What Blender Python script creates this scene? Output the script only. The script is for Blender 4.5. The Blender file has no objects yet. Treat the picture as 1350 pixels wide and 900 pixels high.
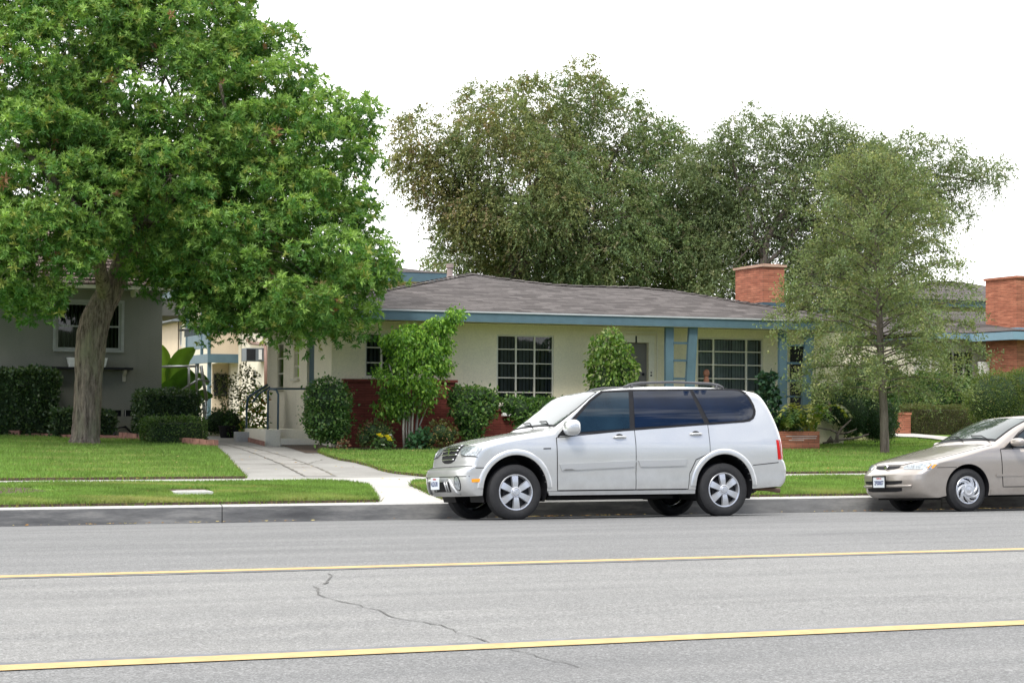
import bpy, bmesh, math, random
import numpy as np
from mathutils import Vector, Matrix
from mathutils.geometry import delaunay_2d_cdt, tessellate_polygon
random.seed(7)
RNG = np.random.default_rng(11)
R = math.radians
scene = bpy.context.scene
COL = scene.collection

# ------------------------------------------------------------------ camera
CAMP = Vector((0, 0, 1.53))
FPX, W0, H0 = 2400.0, 1350.0, 900.0
TH, PH, RO = math.atan(0.387), math.atan(85 / 2400), 0.0062
_r = Vector((math.cos(TH), -math.sin(TH), 0))
_f = Vector((math.sin(TH), math.cos(TH), 0))
_u = Vector((0, 0, 1))
FW = _f * math.cos(PH) + _u * math.sin(PH)
UP = -_f * math.sin(PH) + _u * math.cos(PH)
RT = _r * math.cos(RO) + UP * math.sin(RO)
UP = -_r * math.sin(RO) + UP * math.cos(RO)
cd = bpy.data.cameras.new('camera')
cam = bpy.data.objects.new('camera', cd)
COL.objects.link(cam)
cam.matrix_world = Matrix(((RT.x, UP.x, -FW.x, CAMP.x), (RT.y, UP.y, -FW.y, CAMP.y), (RT.z, UP.z, -FW.z, CAMP.z), (0, 0, 0, 1)))
cd.sensor_width = 36
cd.lens = FPX / W0 * 36
cd.clip_start, cd.clip_end = 0.1, 3000
scene.camera = cam

def ray(px, py):
    return FW + RT * ((px - W0 / 2) / FPX) - UP * ((py - H0 / 2) / FPX)
def at_y(px, py, Y):
    d = ray(px, py); return CAMP + d * (Y / d.y)
def at_x(px, py, X):
    d = ray(px, py); return CAMP + d * (X / d.x)
def proj(p):
    q = Vector(p) - CAMP
    z = q.dot(FW)
    return (W0 / 2 + FPX * q.dot(RT) / z, H0 / 2 - FPX * q.dot(UP) / z)

KY = 23.35            # kerb face
ROADP = [(-400, .10), (-4, .10), (0, .12), (6, .22), (9, .25), (11.5, .265), (14, .25), (17.5, .20), (21.3, .105), (23.36, 0.0)]
LANDP = [(23.36, .215), (23.5, .22), (25.9, .37), (27.4, .395), (31, .47), (34, .58), (38, .72), (45, .82), (60, .85), (900, .85)]
def interp(P, y):
    if y <= P[0][0]: return P[0][1]
    for (a, za), (b, zb) in zip(P, P[1:]):
        if y <= b: return za + (zb - za) * (y - a) / (b - a)
    return P[-1][1]
def elev(y):
    return interp(ROADP, y) if y < 23.36 else interp(LANDP, y)
def gnd(px, py, land=True):
    d = ray(px, py); y = 23.5 if land else 3.0
    while y < 120:
        t = y / d.y
        if CAMP.z + d.z * t <= elev(y): break
        y += 0.02
    t = y / d.y
    return Vector((d.x * t, y, elev(y)))

# ------------------------------------------------------------------ objects
BASE = {}
def tag(o, label=None, cat=None, group=None, kind=None):
    if label: o['label'] = label
    if cat: o['category'] = cat
    if group: o['group'] = group
    if kind: o['kind'] = kind
    return o
def thing(name, label, cat, loc=(0, 0, 0), group=None, rot=(0, 0, 0)):
    o = bpy.data.objects.new(name, None)
    COL.objects.link(o)
    o.empty_display_size = .2
    o.location = loc; o.rotation_euler = rot
    BASE[o.name] = Vector(loc)
    return tag(o, label, cat, group)
def part_empty(name, parent, local=(0, 0, 0)):
    o = bpy.data.objects.new(name, None); COL.objects.link(o); o.parent = parent
    o.location = local; BASE[o.name] = BASE[parent.name] + Vector(local)
    return o
def link(name, me, mat, parent, base, smooth=False):
    o = bpy.data.objects.new(name, me); COL.objects.link(o)
    if mat is not None:
        for m_ in (mat if isinstance(mat, (list, tuple)) else [mat]): me.materials.append(m_)
    if smooth:
        me.polygons.foreach_set('use_smooth', [True] * len(me.polygons))
    if parent is not None:
        o.parent = parent
        BASE[o.name] = BASE[parent.name].copy()
    else:
        o.location = base
        BASE[o.name] = Vector(base)
    return o

class MB:
    def __init__(s): s.v = []; s.f = []
    def add(s, vs, fs):
        n = len(s.v); s.v += [tuple(p) for p in vs]; s.f += [tuple(i + n for i in f) for f in fs]; return s
    def box(s, a, b):
        x0, x1 = sorted((a[0], b[0])); y0, y1 = sorted((a[1], b[1])); z0, z1 = sorted((a[2], b[2]))
        return s.add([(x0,y0,z0),(x1,y0,z0),(x1,y1,z0),(x0,y1,z0),(x0,y0,z1),(x1,y0,z1),(x1,y1,z1),(x0,y1,z1)],
                     [(0,3,2,1),(4,5,6,7),(0,1,5,4),(1,2,6,5),(2,3,7,6),(3,0,4,7)])
    def poly(s, pts): return s.add(pts, [tuple(range(len(pts)))])
    def prism(s, pts, vec):
        n = len(pts); v = Vector(vec)
        top = [Vector(p) + v for p in pts]
        return s.add(list(pts) + top, [tuple(range(n))[::-1], tuple(range(n, 2 * n))] + [(i, (i + 1) % n, n + (i + 1) % n, n + i) for i in range(n)])
    def tube(s, path, rad, n=8, cap=True, jit=0.0, seed=0):
        path = [Vector(p) for p in path]
        if not isinstance(rad, (list, tuple)): rad = [rad] * len(path)
        rr = random.Random(seed)
        rings = []; u = None
        for i, p in enumerate(path):
            d = (path[min(i + 1, len(path) - 1)] - path[max(i - 1, 0)]).normalized()
            if u is None:
                u = d.orthogonal().normalized()
            u = (u - d * u.dot(d)).normalized(); w = d.cross(u)
            rings.append([p + (u * math.cos(2 * math.pi * k / n) + w * math.sin(2 * math.pi * k / n)) * rad[i] * (1 + jit * rr.uniform(-1, 1)) for k in range(n)])
        vs = [q for r_ in rings for q in r_]
        fs = [(i * n + k, i * n + (k + 1) % n, (i + 1) * n + (k + 1) % n, (i + 1) * n + k) for i in range(len(path) - 1) for k in range(n)]
        if cap: fs += [tuple(range(n))[::-1], tuple(range((len(path) - 1) * n, len(path) * n))]
        return s.add(vs, fs)
    def lathe(s, c, axis, prof, n=48):
        c = Vector(c); a = Vector(axis).normalized(); u = a.orthogonal().normalized(); w = a.cross(u)
        vs = []
        for (h, r_) in prof:
            for k in range(n):
                t = 2 * math.pi * k / n
                vs.append(c + a * h + (u * math.cos(t) + w * math.sin(t)) * r_)
        return s.add(vs, [(i * n + k, i * n + (k + 1) % n, (i + 1) * n + (k + 1) % n, (i + 1) * n + k) for i in range(len(prof) - 1) for k in range(n)])
    def sphere(s, c, r_, n=10):
        if not hasattr(r_, '__len__'): r_ = (r_, r_, r_)
        vs, fs = [], []
        for i in range(n + 1):
            a = math.pi * i / n
            for k in range(2 * n):
                b = math.pi * k / n
                vs.append((c[0] + r_[0] * math.sin(a) * math.cos(b), c[1] + r_[1] * math.sin(a) * math.sin(b), c[2] + r_[2] * math.cos(a)))
        m = 2 * n
        for i in range(n):
            for k in range(m): fs.append((i * m + k, (i + 1) * m + k, (i + 1) * m + (k + 1) % m, i * m + (k + 1) % m))
        return s.add(vs, fs)
    def build(s, name, mat, parent=None, smooth=False, local=False, base=None, bevel=0, merge=False, sharp=None):
        if parent is not None: b = Vector((0, 0, 0)) if local else BASE[parent.name]
        else:
            if base is None:
                a = np.array([tuple(p) for p in s.v]); mn, mx = a.min(0), a.max(0)
                base = ((mn[0] + mx[0]) / 2, (mn[1] + mx[1]) / 2, mn[2])
            b = Vector(base)
        me = bpy.data.meshes.new(name)
        me.from_pydata([(p[0] - b[0], p[1] - b[1], p[2] - b[2]) for p in s.v], [], s.f)
        bm = bmesh.new(); bm.from_mesh(me)
        if merge: bmesh.ops.remove_doubles(bm, verts=bm.verts, dist=merge if merge is not True else 1e-4)
        bmesh.ops.recalc_face_normals(bm, faces=bm.faces)
        if bevel:
            es = [e for e in bm.edges if len(e.link_faces) == 2 and e.calc_face_angle(0) > R(30)]
            bmesh.ops.bevel(bm, geom=es, offset=bevel, segments=2, affect='EDGES', profile=.6)
        bm.to_mesh(me); bm.free()
        o = link(name, me, mat, parent, b, smooth)
        if smooth and sharp:
            try: me.set_sharp_from_angle(angle=R(sharp))
            except Exception: pass
        return o

def np_mesh(name, V, F, mat, parent=None, col=None, base=None, smooth=False):
    """V (N,3) world coordinates, F (M,k) int; col (N,3) colours per vertex"""
    b = BASE[parent.name] if parent is not None else Vector(base if base is not None else (0, 0, 0))
    V = V - np.array(tuple(b)); k = F.shape[1]
    me = bpy.data.meshes.new(name)
    me.vertices.add(len(V)); me.vertices.foreach_set('co', V.astype(np.float32).ravel())
    me.loops.add(F.size); me.loops.foreach_set('vertex_index', F.astype(np.int32).ravel())
    me.polygons.add(len(F)); me.polygons.foreach_set('loop_start', np.arange(0, F.size, k, dtype=np.int32))
    try: me.polygons.foreach_set('loop_total', np.full(len(F), k, dtype=np.int32))
    except Exception: pass
    if col is not None:
        at = me.attributes.new('Col', 'FLOAT_COLOR', 'POINT')
        c4 = np.ones((len(V), 4), dtype=np.float32); c4[:, :3] = col
        at.data.foreach_set('color', c4.ravel())
    me.update(calc_edges=True); me.validate()
    return link(name, me, mat, parent, b, smooth)

# ------------------------------------------------------------------ materials
def new_mat(name):
    m = bpy.data.materials.new(name); m.use_nodes = True
    nt = m.node_tree; return m, nt, nt.nodes['Principled BSDF']
class NT:
    def __init__(s, nt): s.nt = nt
    def n(s, t, **k):
        nd = s.nt.nodes.new(t)
        for a, b in k.items():
            if a.startswith('i_'): nd.inputs[a[2:].replace('_', ' ')].default_value = b
            else: setattr(nd, a, b)
        return nd
    def l(s, a, b): s.nt.links.new(a, b)
def ramp(h, src, stops):
    r_ = h.n('ShaderNodeValToRGB'); e = r_.color_ramp.elements
    while len(e) < len(stops): e.new(.5)
    for el, (p, c) in zip(e, stops):
        el.position = p; el.color = (c[0], c[1], c[2], 1) if hasattr(c, '__len__') else (c, c, c, 1)
    h.l(src, r_.inputs[0]); return r_.outputs[0]
def coords(h, scale=(1, 1, 1), world=False):
    tc = h.n('ShaderNodeNewGeometry' if world else 'ShaderNodeTexCoord')
    mp = h.n('ShaderNodeMapping'); mp.inputs['Scale'].default_value = scale
    h.l(tc.outputs['Position' if world else 'Object'], mp.inputs[0]); return mp.outputs[0]
def noise(h, vec, scale, detail=3, rough=.5):
    n = h.n('ShaderNodeTexNoise'); n.inputs['Scale'].default_value = scale; n.inputs['Detail'].default_value = detail; n.inputs['Roughness'].default_value = rough
    h.l(vec, n.inputs['Vector']); return n.outputs[0]
def mix(h, fac, a, b, mode='MIX'):
    m = h.n('ShaderNodeMix', data_type='RGBA', blend_type=mode)
    for v, i in ((fac, 0), (a, 6), (b, 7)):
        if hasattr(v, 'is_linked') or hasattr(v, 'links'): h.l(v, m.inputs[i])
        else: m.inputs[i].default_value = (*v, 1) if (hasattr(v, '__len__') and len(v) == 3) else v
    return m.outputs[2]
def mth(h, op, a, b=0.0):
    m = h.n('ShaderNodeMath', operation=op)
    for v, i in ((a, 0), (b, 1)):
        if hasattr(v, 'links'): h.l(v, m.inputs[i])
        else: m.inputs[i].default_value = v
    return m.outputs[0]
def bump(h, bs, src, strength=.3, dist=.01):
    b = h.n('ShaderNodeBump'); b.inputs['Strength'].default_value = strength; b.inputs['Distance'].default_value = dist
    h.l(src, b.inputs['Height']); h.l(b.outputs[0], bs.inputs['Normal'])
def plain(name, col, rough=.6, metal=0, var=.12, nscale=6, bmp=0, spec=.5, coat=0, bscale=60):
    m, nt, bs = new_mat(name); h = NT(nt)
    v = coords(h)
    c1 = tuple(min(1, c * (1 + var)) for c in col); c0 = tuple(c * (1 - var) for c in col)
    h.l(ramp(h, noise(h, v, nscale, 5, .6), [(.3, c0), (.7, c1)]), bs.inputs['Base Color'])
    bs.inputs['Roughness'].default_value = rough; bs.inputs['Metallic'].default_value = metal
    bs.inputs['Specular IOR Level'].default_value = spec; bs.inputs['Coat Weight'].default_value = coat
    if bmp: bump(h, bs, noise(h, v, bscale, 3), bmp, .01)
    return m

def mat_asphalt():
    m, nt, bs = new_mat('asphalt'); h = NT(nt); v = coords(h, world=True)
    big = noise(h, coords(h, (.25, 1.1, 1), True), 1.0, 4, .6)
    streak = noise(h, coords(h, (.06, 3.0, 1), True), 1.0, 3, .5)
    fine = noise(h, v, 95, 2, .7)
    gr = h.n('ShaderNodeTexVoronoi'); gr.inputs['Scale'].default_value = 60; h.l(v, gr.inputs['Vector'])
    base = ramp(h, big, [(.3, (.160, .160, .158)), (.7, (.220, .219, .214))])
    c = mix(h, .35, base, ramp(h, streak, [(.3, (.130, .132, .135)), (.7, (.235, .234, .229))]))
    # lanes: the centre turning lane has paler, less worn stone
    sep = h.n('ShaderNodeSeparateXYZ'); h.l(v, sep.inputs[0])
    lane = mth(h, 'MULTIPLY', mth(h, 'LESS_THAN', sep.outputs[1], 14.0), mth(h, 'GREATER_THAN', sep.outputs[1], 9.1))
    c = mix(h, mth(h, 'MULTIPLY', lane, .6), c, mix(h, 1.0, c, (1.30, 1.285, 1.25), 'MULTIPLY'))
    st = ramp(h, noise(h, coords(h, (.22, .8, 1), True), 1.7, 3, .5), [(.58, 0.0), (.72, .30)])
    c = mix(h, st, c, (.10, .10, .102))
    c = mix(h, 1.0, c, ramp(h, fine, [(.3, .55), (.5, 1.0), (.7, 1.5)]), 'MULTIPLY')
    c = mix(h, .55, c, mix(h, 1.0, c, ramp(h, gr.outputs['Color'], [(0, .6), (.6, 1.0), (1, 1.6)]), 'MULTIPLY'))
    h.l(c, bs.inputs['Base Color']); bs.inputs['Roughness'].default_value = .85; bs.inputs['Specular IOR Level'].default_value = .3
    bump(h, bs, fine, .6, .01); return m
def mat_concrete(name='concrete', a=(.40, .385, .355), b=(.52, .505, .47)):
    m, nt, bs = new_mat(name); h = NT(nt); v = coords(h, world=True)
    c = ramp(h, noise(h, v, .9, 6, .65), [(.3, a), (.7, b)])
    c = mix(h, 1.0, c, ramp(h, noise(h, v, 45, 2, .6), [(.25, .86), (.75, 1.12)]), 'MULTIPLY')
    h.l(c, bs.inputs['Base Color']); bs.inputs['Roughness'].default_value = .9; bs.inputs['Specular IOR Level'].default_value = .2
    bump(h, bs, noise(h, v, 120, 2), .25, .005); return m
def mat_kerbface():
    m, nt, bs = new_mat('kerb_stained'); h = NT(nt)
    c = ramp(h, noise(h, coords(h, (1.1, 1, 7), True), 1.0, 6, .72), [(.36, (.06, .061, .064)), (.5, (.17, .17, .168)), (.63, (.36, .35, .33))])
    c = mix(h, .55, c, ramp(h, noise(h, coords(h, (.35, 1, 1.2), True), 1.0, 3, .5), [(.35, (.06, .061, .064)), (.65, (.25, .247, .24))]))
    h.l(c, bs.inputs['Base Color']); bs.inputs['Roughness'].default_value = .9; bs.inputs['Specular IOR Level'].default_value = .2
    bump(h, bs, noise(h, coords(h, world=True), 80, 2), .3, .006); return m
def mat_grass(name='lawn_soil', dark=(.07, .13, .025), light=(.17, .26, .05), dry=(.24, .21, .075), dryamt=.62):
    m, nt, bs = new_mat(name); h = NT(nt); v = coords(h, world=True)
    c = ramp(h, noise(h, v, 55, 3, .7), [(.3, dark), (.7, light)])
    f = ramp(h, noise(h, coords(h, (.5, 1.4, 1), True), 1.3, 5, .7), [(dryamt - .05, 0.0), (dryamt + .12, .85)])
    c = mix(h, f, c, dry)
    h.l(c, bs.inputs['Base Color']); bs.inputs['Roughness'].default_value = .95; bs.inputs['Specular IOR Level'].default_value = .1
    return m
def mat_leaf(name, trans=.35, rough=.5, spec=.3):
    m, nt, bs = new_mat(name); h = NT(nt)
    at = h.n('ShaderNodeAttribute', attribute_name='Col')
    h.l(at.outputs['Color'], bs.inputs['Base Color']); bs.inputs['Roughness'].default_value = rough; bs.inputs['Specular IOR Level'].default_value = spec
    tr = h.n('ShaderNodeBsdfTranslucent')
    h.l(mix(h, 1.0, at.outputs['Color'], (1.15, 1.2, .6), 'MULTIPLY'), tr.inputs[0])
    ms = h.n('ShaderNodeMixShader'); ms.inputs[0].default_value = trans
    h.l(bs.outputs[0], ms.inputs[1]); h.l(tr.outputs[0], ms.inputs[2]); h.l(ms.outputs[0], nt.nodes['Material Output'].inputs[0])
    return m
def mat_bark(name, a, b, sc=(14, 14, 2.2), moss=None):
    m, nt, bs = new_mat(name); h = NT(nt); v = coords(h, sc, True)
    n1 = noise(h, v, 1.0, 6, .75)
    c = ramp(h, n1, [(.32, a), (.62, b)])
    if moss:
        c = mix(h, ramp(h, noise(h, coords(h, (3, 3, 1.2), True), 1.0, 4, .6), [(.5, 0.0), (.7, .7)]), c, moss)
    h.l(c, bs.inputs['Base Color']); bs.inputs['Roughness'].default_value = .95; bs.inputs['Specular IOR Level'].default_value = .1
    bump(h, bs, n1, .9, .05); return m
def mat_brick(name, c1, c2, mortar, bw=.3, bh=.052, msize=.09, vary=.5, dirt=0.0):
    m, nt, bs = new_mat(name); h = NT(nt)
    tc = h.n('ShaderNodeNewGeometry'); sp = h.n('ShaderNodeSeparateXYZ'); h.l(tc.outputs['Position'], sp.inputs[0])
    cb = h.n('ShaderNodeCombineXYZ'); h.l(mth(h, 'ADD', sp.outputs[0], sp.outputs[1]), cb.inputs[0]); h.l(sp.outputs[2], cb.inputs[1])
    b = h.n('ShaderNodeTexBrick'); h.l(cb.outputs[0], b.inputs['Vector'])
    b.inputs['Scale'].default_value = 1; b.inputs['Brick Width'].default_value = bw; b.inputs['Row Height'].default_value = bh
    b.inputs['Mortar Size'].default_value = bh * msize; b.inputs['Mortar Smooth'].default_value = .3; b.inputs['Bias'].default_value = 0
    b.inputs['Color1'].default_value = (*c1, 1); b.inputs['Color2'].default_value = (*c2, 1); b.inputs['Mortar'].default_value = (*mortar, 1)
    v = coords(h, world=True)
    c = mix(h, vary, b.outputs['Color'], mix(h, 1.0, b.outputs['Color'], ramp(h, noise(h, coords(h, (3, 3, 19), True), 1.0, 3), [(.3, .55), (.7, 1.45)]), 'MULTIPLY'))
    if dirt: c = mix(h, ramp(h, noise(h, v, 1.6, 4, .6), [(.5, 0.0), (.75, dirt)]), c, (.06, .05, .045))
    h.l(c, bs.inputs['Base Color']); bs.inputs['Roughness'].default_value = .9; bs.inputs['Specular IOR Level'].default_value = .2
    inv = mth(h, 'SUBTRACT', 1.0, b.outputs['Fac'])
    bump(h, bs, inv, .5, .01); return m
def mat_shingle(name, c1, c2, dark, bw=.33, rows=.042, moss=0.0):
    """rows run level round every slope: the row coordinate is height"""
    m, nt, bs = new_mat(name); h = NT(nt)
    tc = h.n('ShaderNodeNewGeometry'); sp = h.n('ShaderNodeSeparateXYZ'); h.l(tc.outputs['Position'], sp.inputs[0])
    cb = h.n('ShaderNodeCombineXYZ'); h.l(mth(h, 'ADD', sp.outputs[0], mth(h, 'MULTIPLY', sp.outputs[1], .02)), cb.inputs[0]); h.l(sp.outputs[2], cb.inputs[1])
    b = h.n('ShaderNodeTexBrick'); h.l(cb.outputs[0], b.inputs['Vector']); b.offset_frequency = 2; b.offset = .37
    b.inputs['Scale'].default_value = 1; b.inputs['Brick Width'].default_value = bw; b.inputs['Row Height'].default_value = rows
    b.inputs['Mortar Size'].default_value = rows * .14; b.inputs['Mortar Smooth'].default_value = .3
    b.inputs['Color1'].default_value = (*c1, 1); b.inputs['Color2'].default_value = (*c2, 1); b.inputs['Mortar'].default_value = (*dark, 1)
    v = coords(h, world=True)
    c = mix(h, 1.0, b.outputs['Color'], ramp(h, noise(h, v, .8, 5, .6), [(.3, .93), (.7, 1.07)]), 'MULTIPLY')
    c = mix(h, 1.0, c, ramp(h, noise(h, v, 60, 2, .7), [(.3, .78), (.7, 1.25)]), 'MULTIPLY')
    h.l(c, bs.inputs['Base Color']); bs.inputs['Roughness'].default_value = .95; bs.inputs['Specular IOR Level'].default_value = .15
    fr = mth(h, 'FRACT', mth(h, 'DIVIDE', sp.outputs[2], rows))
    bump(h, bs, mth(h, 'SUBTRACT', 1.0, fr), .7, .02); return m
def mat_stucco(name, col, var=.08, streak=.0):
    m, nt, bs = new_mat(name); h = NT(nt); v = coords(h, world=True)
    c1 = tuple(min(1, c * (1 + var)) for c in col); c0 = tuple(c * (1 - var) for c in col)
    c = ramp(h, noise(h, v, .7, 5, .6), [(.3, c0), (.7, c1)])
    if streak: c = mix(h, ramp(h, noise(h, coords(h, (5, 5, .35), True), 1.0, 4, .6), [(.52, 0.0), (.75, streak)]), c, tuple(x * .5 for x in col))
    c = mix(h, 1.0, c, ramp(h, noise(h, v, 35, 2, .6), [(.3, .93), (.7, 1.06)]), 'MULTIPLY')
    h.l(c, bs.inputs['Base Color']); bs.inputs['Roughness'].default_value = .9; bs.inputs['Specular IOR Level'].default_value = .2
    bump(h, bs, noise(h, v, 90, 3), .35, .008); return m
def mat_paint(name, col, metal=.5, rough=.32, dirt=.15, flake=.1):
    m, nt, bs = new_mat(name); h = NT(nt); v = coords(h)
    c = ramp(h, noise(h, v, 420, 1), [(.3, tuple(x * (1 - flake) for x in col)), (.7, tuple(min(1, x * (1 + flake)) for x in col))])
    sp = h.n('ShaderNodeSeparateXYZ'); h.l(v, sp.inputs[0])
    low = h.n('ShaderNodeMapRange'); low.inputs[1].default_value = .75; low.inputs[2].default_value = .3; h.l(sp.outputs[2], low.inputs[0])
    f = mth(h, 'MULTIPLY', mth(h, 'MULTIPLY', low.outputs[0], ramp(h, noise(h, v, 5, 5, .7), [(.35, .3), (.7, 1.0)])), dirt)
    c = mix(h, f, c, (.22, .20, .17)); h.l(c, bs.inputs['Base Color'])
    bs.inputs['Metallic'].default_value = metal; bs.inputs['Coat Weight'].default_value = 1; bs.inputs['Coat Roughness'].default_value = .06
    h.l(ramp(h, noise(h, v, 3, 4), [(.3, rough), (.7, rough + .1)]), bs.inputs['Roughness']); return m
def mat_glass(name, col, rough=.02, spec=.7):
    m, nt, bs = new_mat(name); h = NT(nt)
    h.l(ramp(h, noise(h, coords(h), 2.5, 3), [(.35, tuple(c * .75 for c in col)), (.65, tuple(c * 1.25 for c in col))]), bs.inputs['Base Color'])
    bs.inputs['Roughness'].default_value = rough; bs.inputs['Specular IOR Level'].default_value = spec
    return m
def mat_clear(name, tint=(.9, .95, .93), refl=1.5, dust=0.0):
    m, nt, bs = new_mat(name); h = NT(nt)
    t = h.n('ShaderNodeBsdfTransparent'); t.inputs[0].default_value = (*tint, 1)
    g = h.n('ShaderNodeBsdfGlossy'); g.inputs['Roughness'].default_value = .015; g.inputs[0].default_value = (1, 1, 1, 1)
    f = h.n('ShaderNodeFresnel'); f.inputs[0].default_value = refl
    ms = h.n('ShaderNodeMixShader'); h.l(f.outputs[0], ms.inputs[0]); h.l(t.outputs[0], ms.inputs[1]); h.l(g.outputs[0], ms.inputs[2])
    h.l(ms.outputs[0], nt.nodes['Material Output'].inputs[0]); return m

M = {}
M['asphalt'] = mat_asphalt()
M['concrete'] = mat_concrete()
M['concrete_mid'] = mat_concrete('concrete_mid', (.25, .24, .22), (.35, .34, .315))
M['concrete_old'] = mat_concrete('concrete_old', (.27, .255, .23), (.37, .355, .33))
M['kerb_top'] = mat_concrete('kerb_top', (.42, .41, .39), (.55, .54, .51))
M['kerb_face'] = mat_kerbface()
M['lawn'] = mat_grass()
M['soil'] = plain('soil', (.085, .058, .04), .95, var=.4, nscale=14, bmp=.5)
M['terrain'] = mat_grass('terrain_cover', (.07, .09, .03), (.13, .14, .05), (.2, .17, .09), .5)
M['yellow'] = plain('yellow_line_paint', (.49, .345, .155), .8, var=.16, nscale=9, bmp=.3)
M['seal'] = plain('dark_seal', (.15, .154, .165), .7, var=.35, nscale=6, bmp=.3)
M['crack'] = plain('crack_shade', (.11, .107, .10), .9, var=.3)
M['paving_crack'] = plain('paving_crack', (.17, .155, .13), .9, var=.4)
M['cream'] = mat_stucco('cream_stucco', (.80, .72, .52), .05, .10)
M['cream_pale'] = mat_stucco('pale_cream_stucco', (.80, .74, .60), .05, .15)
M['peach'] = mat_stucco('peach_stucco', (.70, .58, .43), .05, .15)
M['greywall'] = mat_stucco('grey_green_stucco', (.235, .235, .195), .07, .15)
M['white'] = plain('white_paint', (.78, .77, .73), .55, var=.05)
M['trim'] = plain('cream_trim_paint', (.66, .62, .50), .5, var=.05)
M['blue'] = plain('blue_grey_paint', (.082, .142, .172), .55, var=.12, nscale=3)
M['blue_light'] = plain('faded_blue_paint', (.19, .30, .37), .55, var=.08, nscale=3)
M['bluedark'] = plain('dark_slate_paint', (.05, .095, .125), .5, var=.1)
M['gutter'] = plain('pale_gutter_metal', (.5, .52, .53), .4, var=.1)
M['brick'] = mat_brick('red_roman_brick', (.36, .125, .075), (.45, .175, .105), (.14, .09, .07), vary=.6)
M['brick_dark'] = mat_brick('dark_red_roman_brick', (.135, .034, .026), (.185, .050, .036), (.07, .024, .02), vary=.5)
M['brick_edge'] = mat_brick('edging_brick', (.34, .14, .10), (.42, .24, .18), (.2, .15, .12), bw=.24, bh=.075, vary=.8)
M['shingle'] = mat_shingle('grey_brown_shingle', (.068, .059, .056), (.150, .133, .127), (.03, .026, .025), rows=.042)
M['shake'] = mat_shingle('old_wood_shake', (.17, .12, .10), (.30, .23, .20), (.03, .02, .02), bw=.14, rows=.06)
M['pane'] = mat_clear('window_pane', (.62, .68, .68), 1.5)
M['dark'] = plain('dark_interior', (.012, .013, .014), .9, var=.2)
M['blind'] = plain('vertical_blind', (.14, .142, .138), .7, var=.1)
M['blind_pale'] = plain('pale_vertical_blind', (.62, .62, .57), .7, var=.1)
M['screen'] = plain('grey_screen_door', (.17, .155, .14), .7, var=.08)
M['alu'] = plain('aluminium_rail', (.62, .63, .64), .35, .6, var=.06)
M['black'] = plain('black_plastic', (.014, .014, .016), .6, var=.2, spec=.25)
M['terracotta'] = plain('terracotta', (.30, .13, .08), .8)
M['bark_big'] = mat_bark('rough_grey_bark', (.028, .02, .016), (.33, .265, .215), (20, 20, 3.4), moss=(.30, .29, .19))
M['bark'] = mat_bark('grey_brown_bark', (.07, .055, .045), (.21, .175, .145))
M['bark_pale'] = mat_bark('pale_grey_bark', (.24, .21, .18), (.48, .44, .38), (20, 20, 3))
M['leaf'] = mat_leaf('leaf')
M['leaf_dull'] = mat_leaf('leaf_dull', .3, .6, .2)
M['leaf_waxy'] = mat_leaf('leaf_waxy', .2, .4, .45)
M['grass'] = mat_leaf('grass_blade', .4, .7, .1)
# ------------------------------------------------------------------ world, sun
w = bpy.data.worlds.new('World'); scene.world = w; w.use_nodes = True
h = NT(w.node_tree); bg = w.node_tree.nodes['Background']
SUN_EL, SUN_AZ = R(50), R(218)      # azimuth of the sun, measured from +Y clockwise
sky = h.n('ShaderNodeTexSky', sky_type='NISHITA', sun_disc=False, sun_elevation=SUN_EL, sun_rotation=SUN_AZ)
tc = h.n('ShaderNodeTexCoord'); sp = h.n('ShaderNodeSeparateXYZ'); h.l(tc.outputs['Generated'], sp.inputs[0])
mp = h.n('ShaderNodeMapping'); mp.inputs['Scale'].default_value = (1.2, 1.2, 5); h.l(tc.outputs['Generated'], mp.inputs[0])
cl = noise(h, mp.outputs[0], 2.2, 6, .62)
# a white overcast deck, torn open low in the sky across the street (behind the viewer)
south = h.n('ShaderNodeMapRange'); south.inputs[1].default_value = -.15; south.inputs[2].default_value = -.55; h.l(sp.outputs[1], south.inputs[0])
lowm = h.n('ShaderNodeMapRange'); lowm.inputs[1].default_value = .72; lowm.inputs[2].default_value = .5; h.l(sp.outputs[2], lowm.inputs[0])
opn = mth(h, 'MULTIPLY', south.outputs[0], lowm.outputs[0])
cov = ramp(h, cl, [(.50, .0), (.60, .85)])
fac = mth(h, 'SUBTRACT', 1.0, mth(h, 'MULTIPLY', opn, mth(h, 'SUBTRACT', 1.0, cov)))
cloudc = ramp(h, noise(h, mp.outputs[0], .9, 4), [(.3, (11.2, 11.3, 11.5)), (.7, (12.6, 12.6, 12.6))])
h.l(mix(h, fac, mix(h, 1.0, sky.outputs[0], (.36, .48, .70), 'MULTIPLY'), cloudc), bg.inputs[0]); bg.inputs[1].default_value = .1
sl = bpy.data.lights.new('sun', 'SUN'); sl.energy = 1.35; sl.angle = R(11); sl.color = (1, .965, .91)
so = bpy.data.objects.new('sun', sl); COL.objects.link(so)
sd = Vector((math.sin(SUN_AZ) * math.cos(SUN_EL), math.cos(SUN_AZ) * math.cos(SUN_EL), math.sin(SUN_EL)))
so.rotation_euler = sd.to_track_quat('Z', 'Y').to_euler()
scene.view_settings.view_transform = 'Standard'; scene.view_settings.look = 'None'
scene.view_settings.exposure = .93; scene.view_settings.gamma = 1
scene.render.engine = 'CYCLES'
scene.cycles.max_bounces = 7; scene.cycles.diffuse_bounces = 3; scene.cycles.transparent_max_bounces = 12
scene.cycles.use_denoising = True
try: scene.cycles.denoiser = 'OPENIMAGEDENOISE'
except Exception: pass

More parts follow.
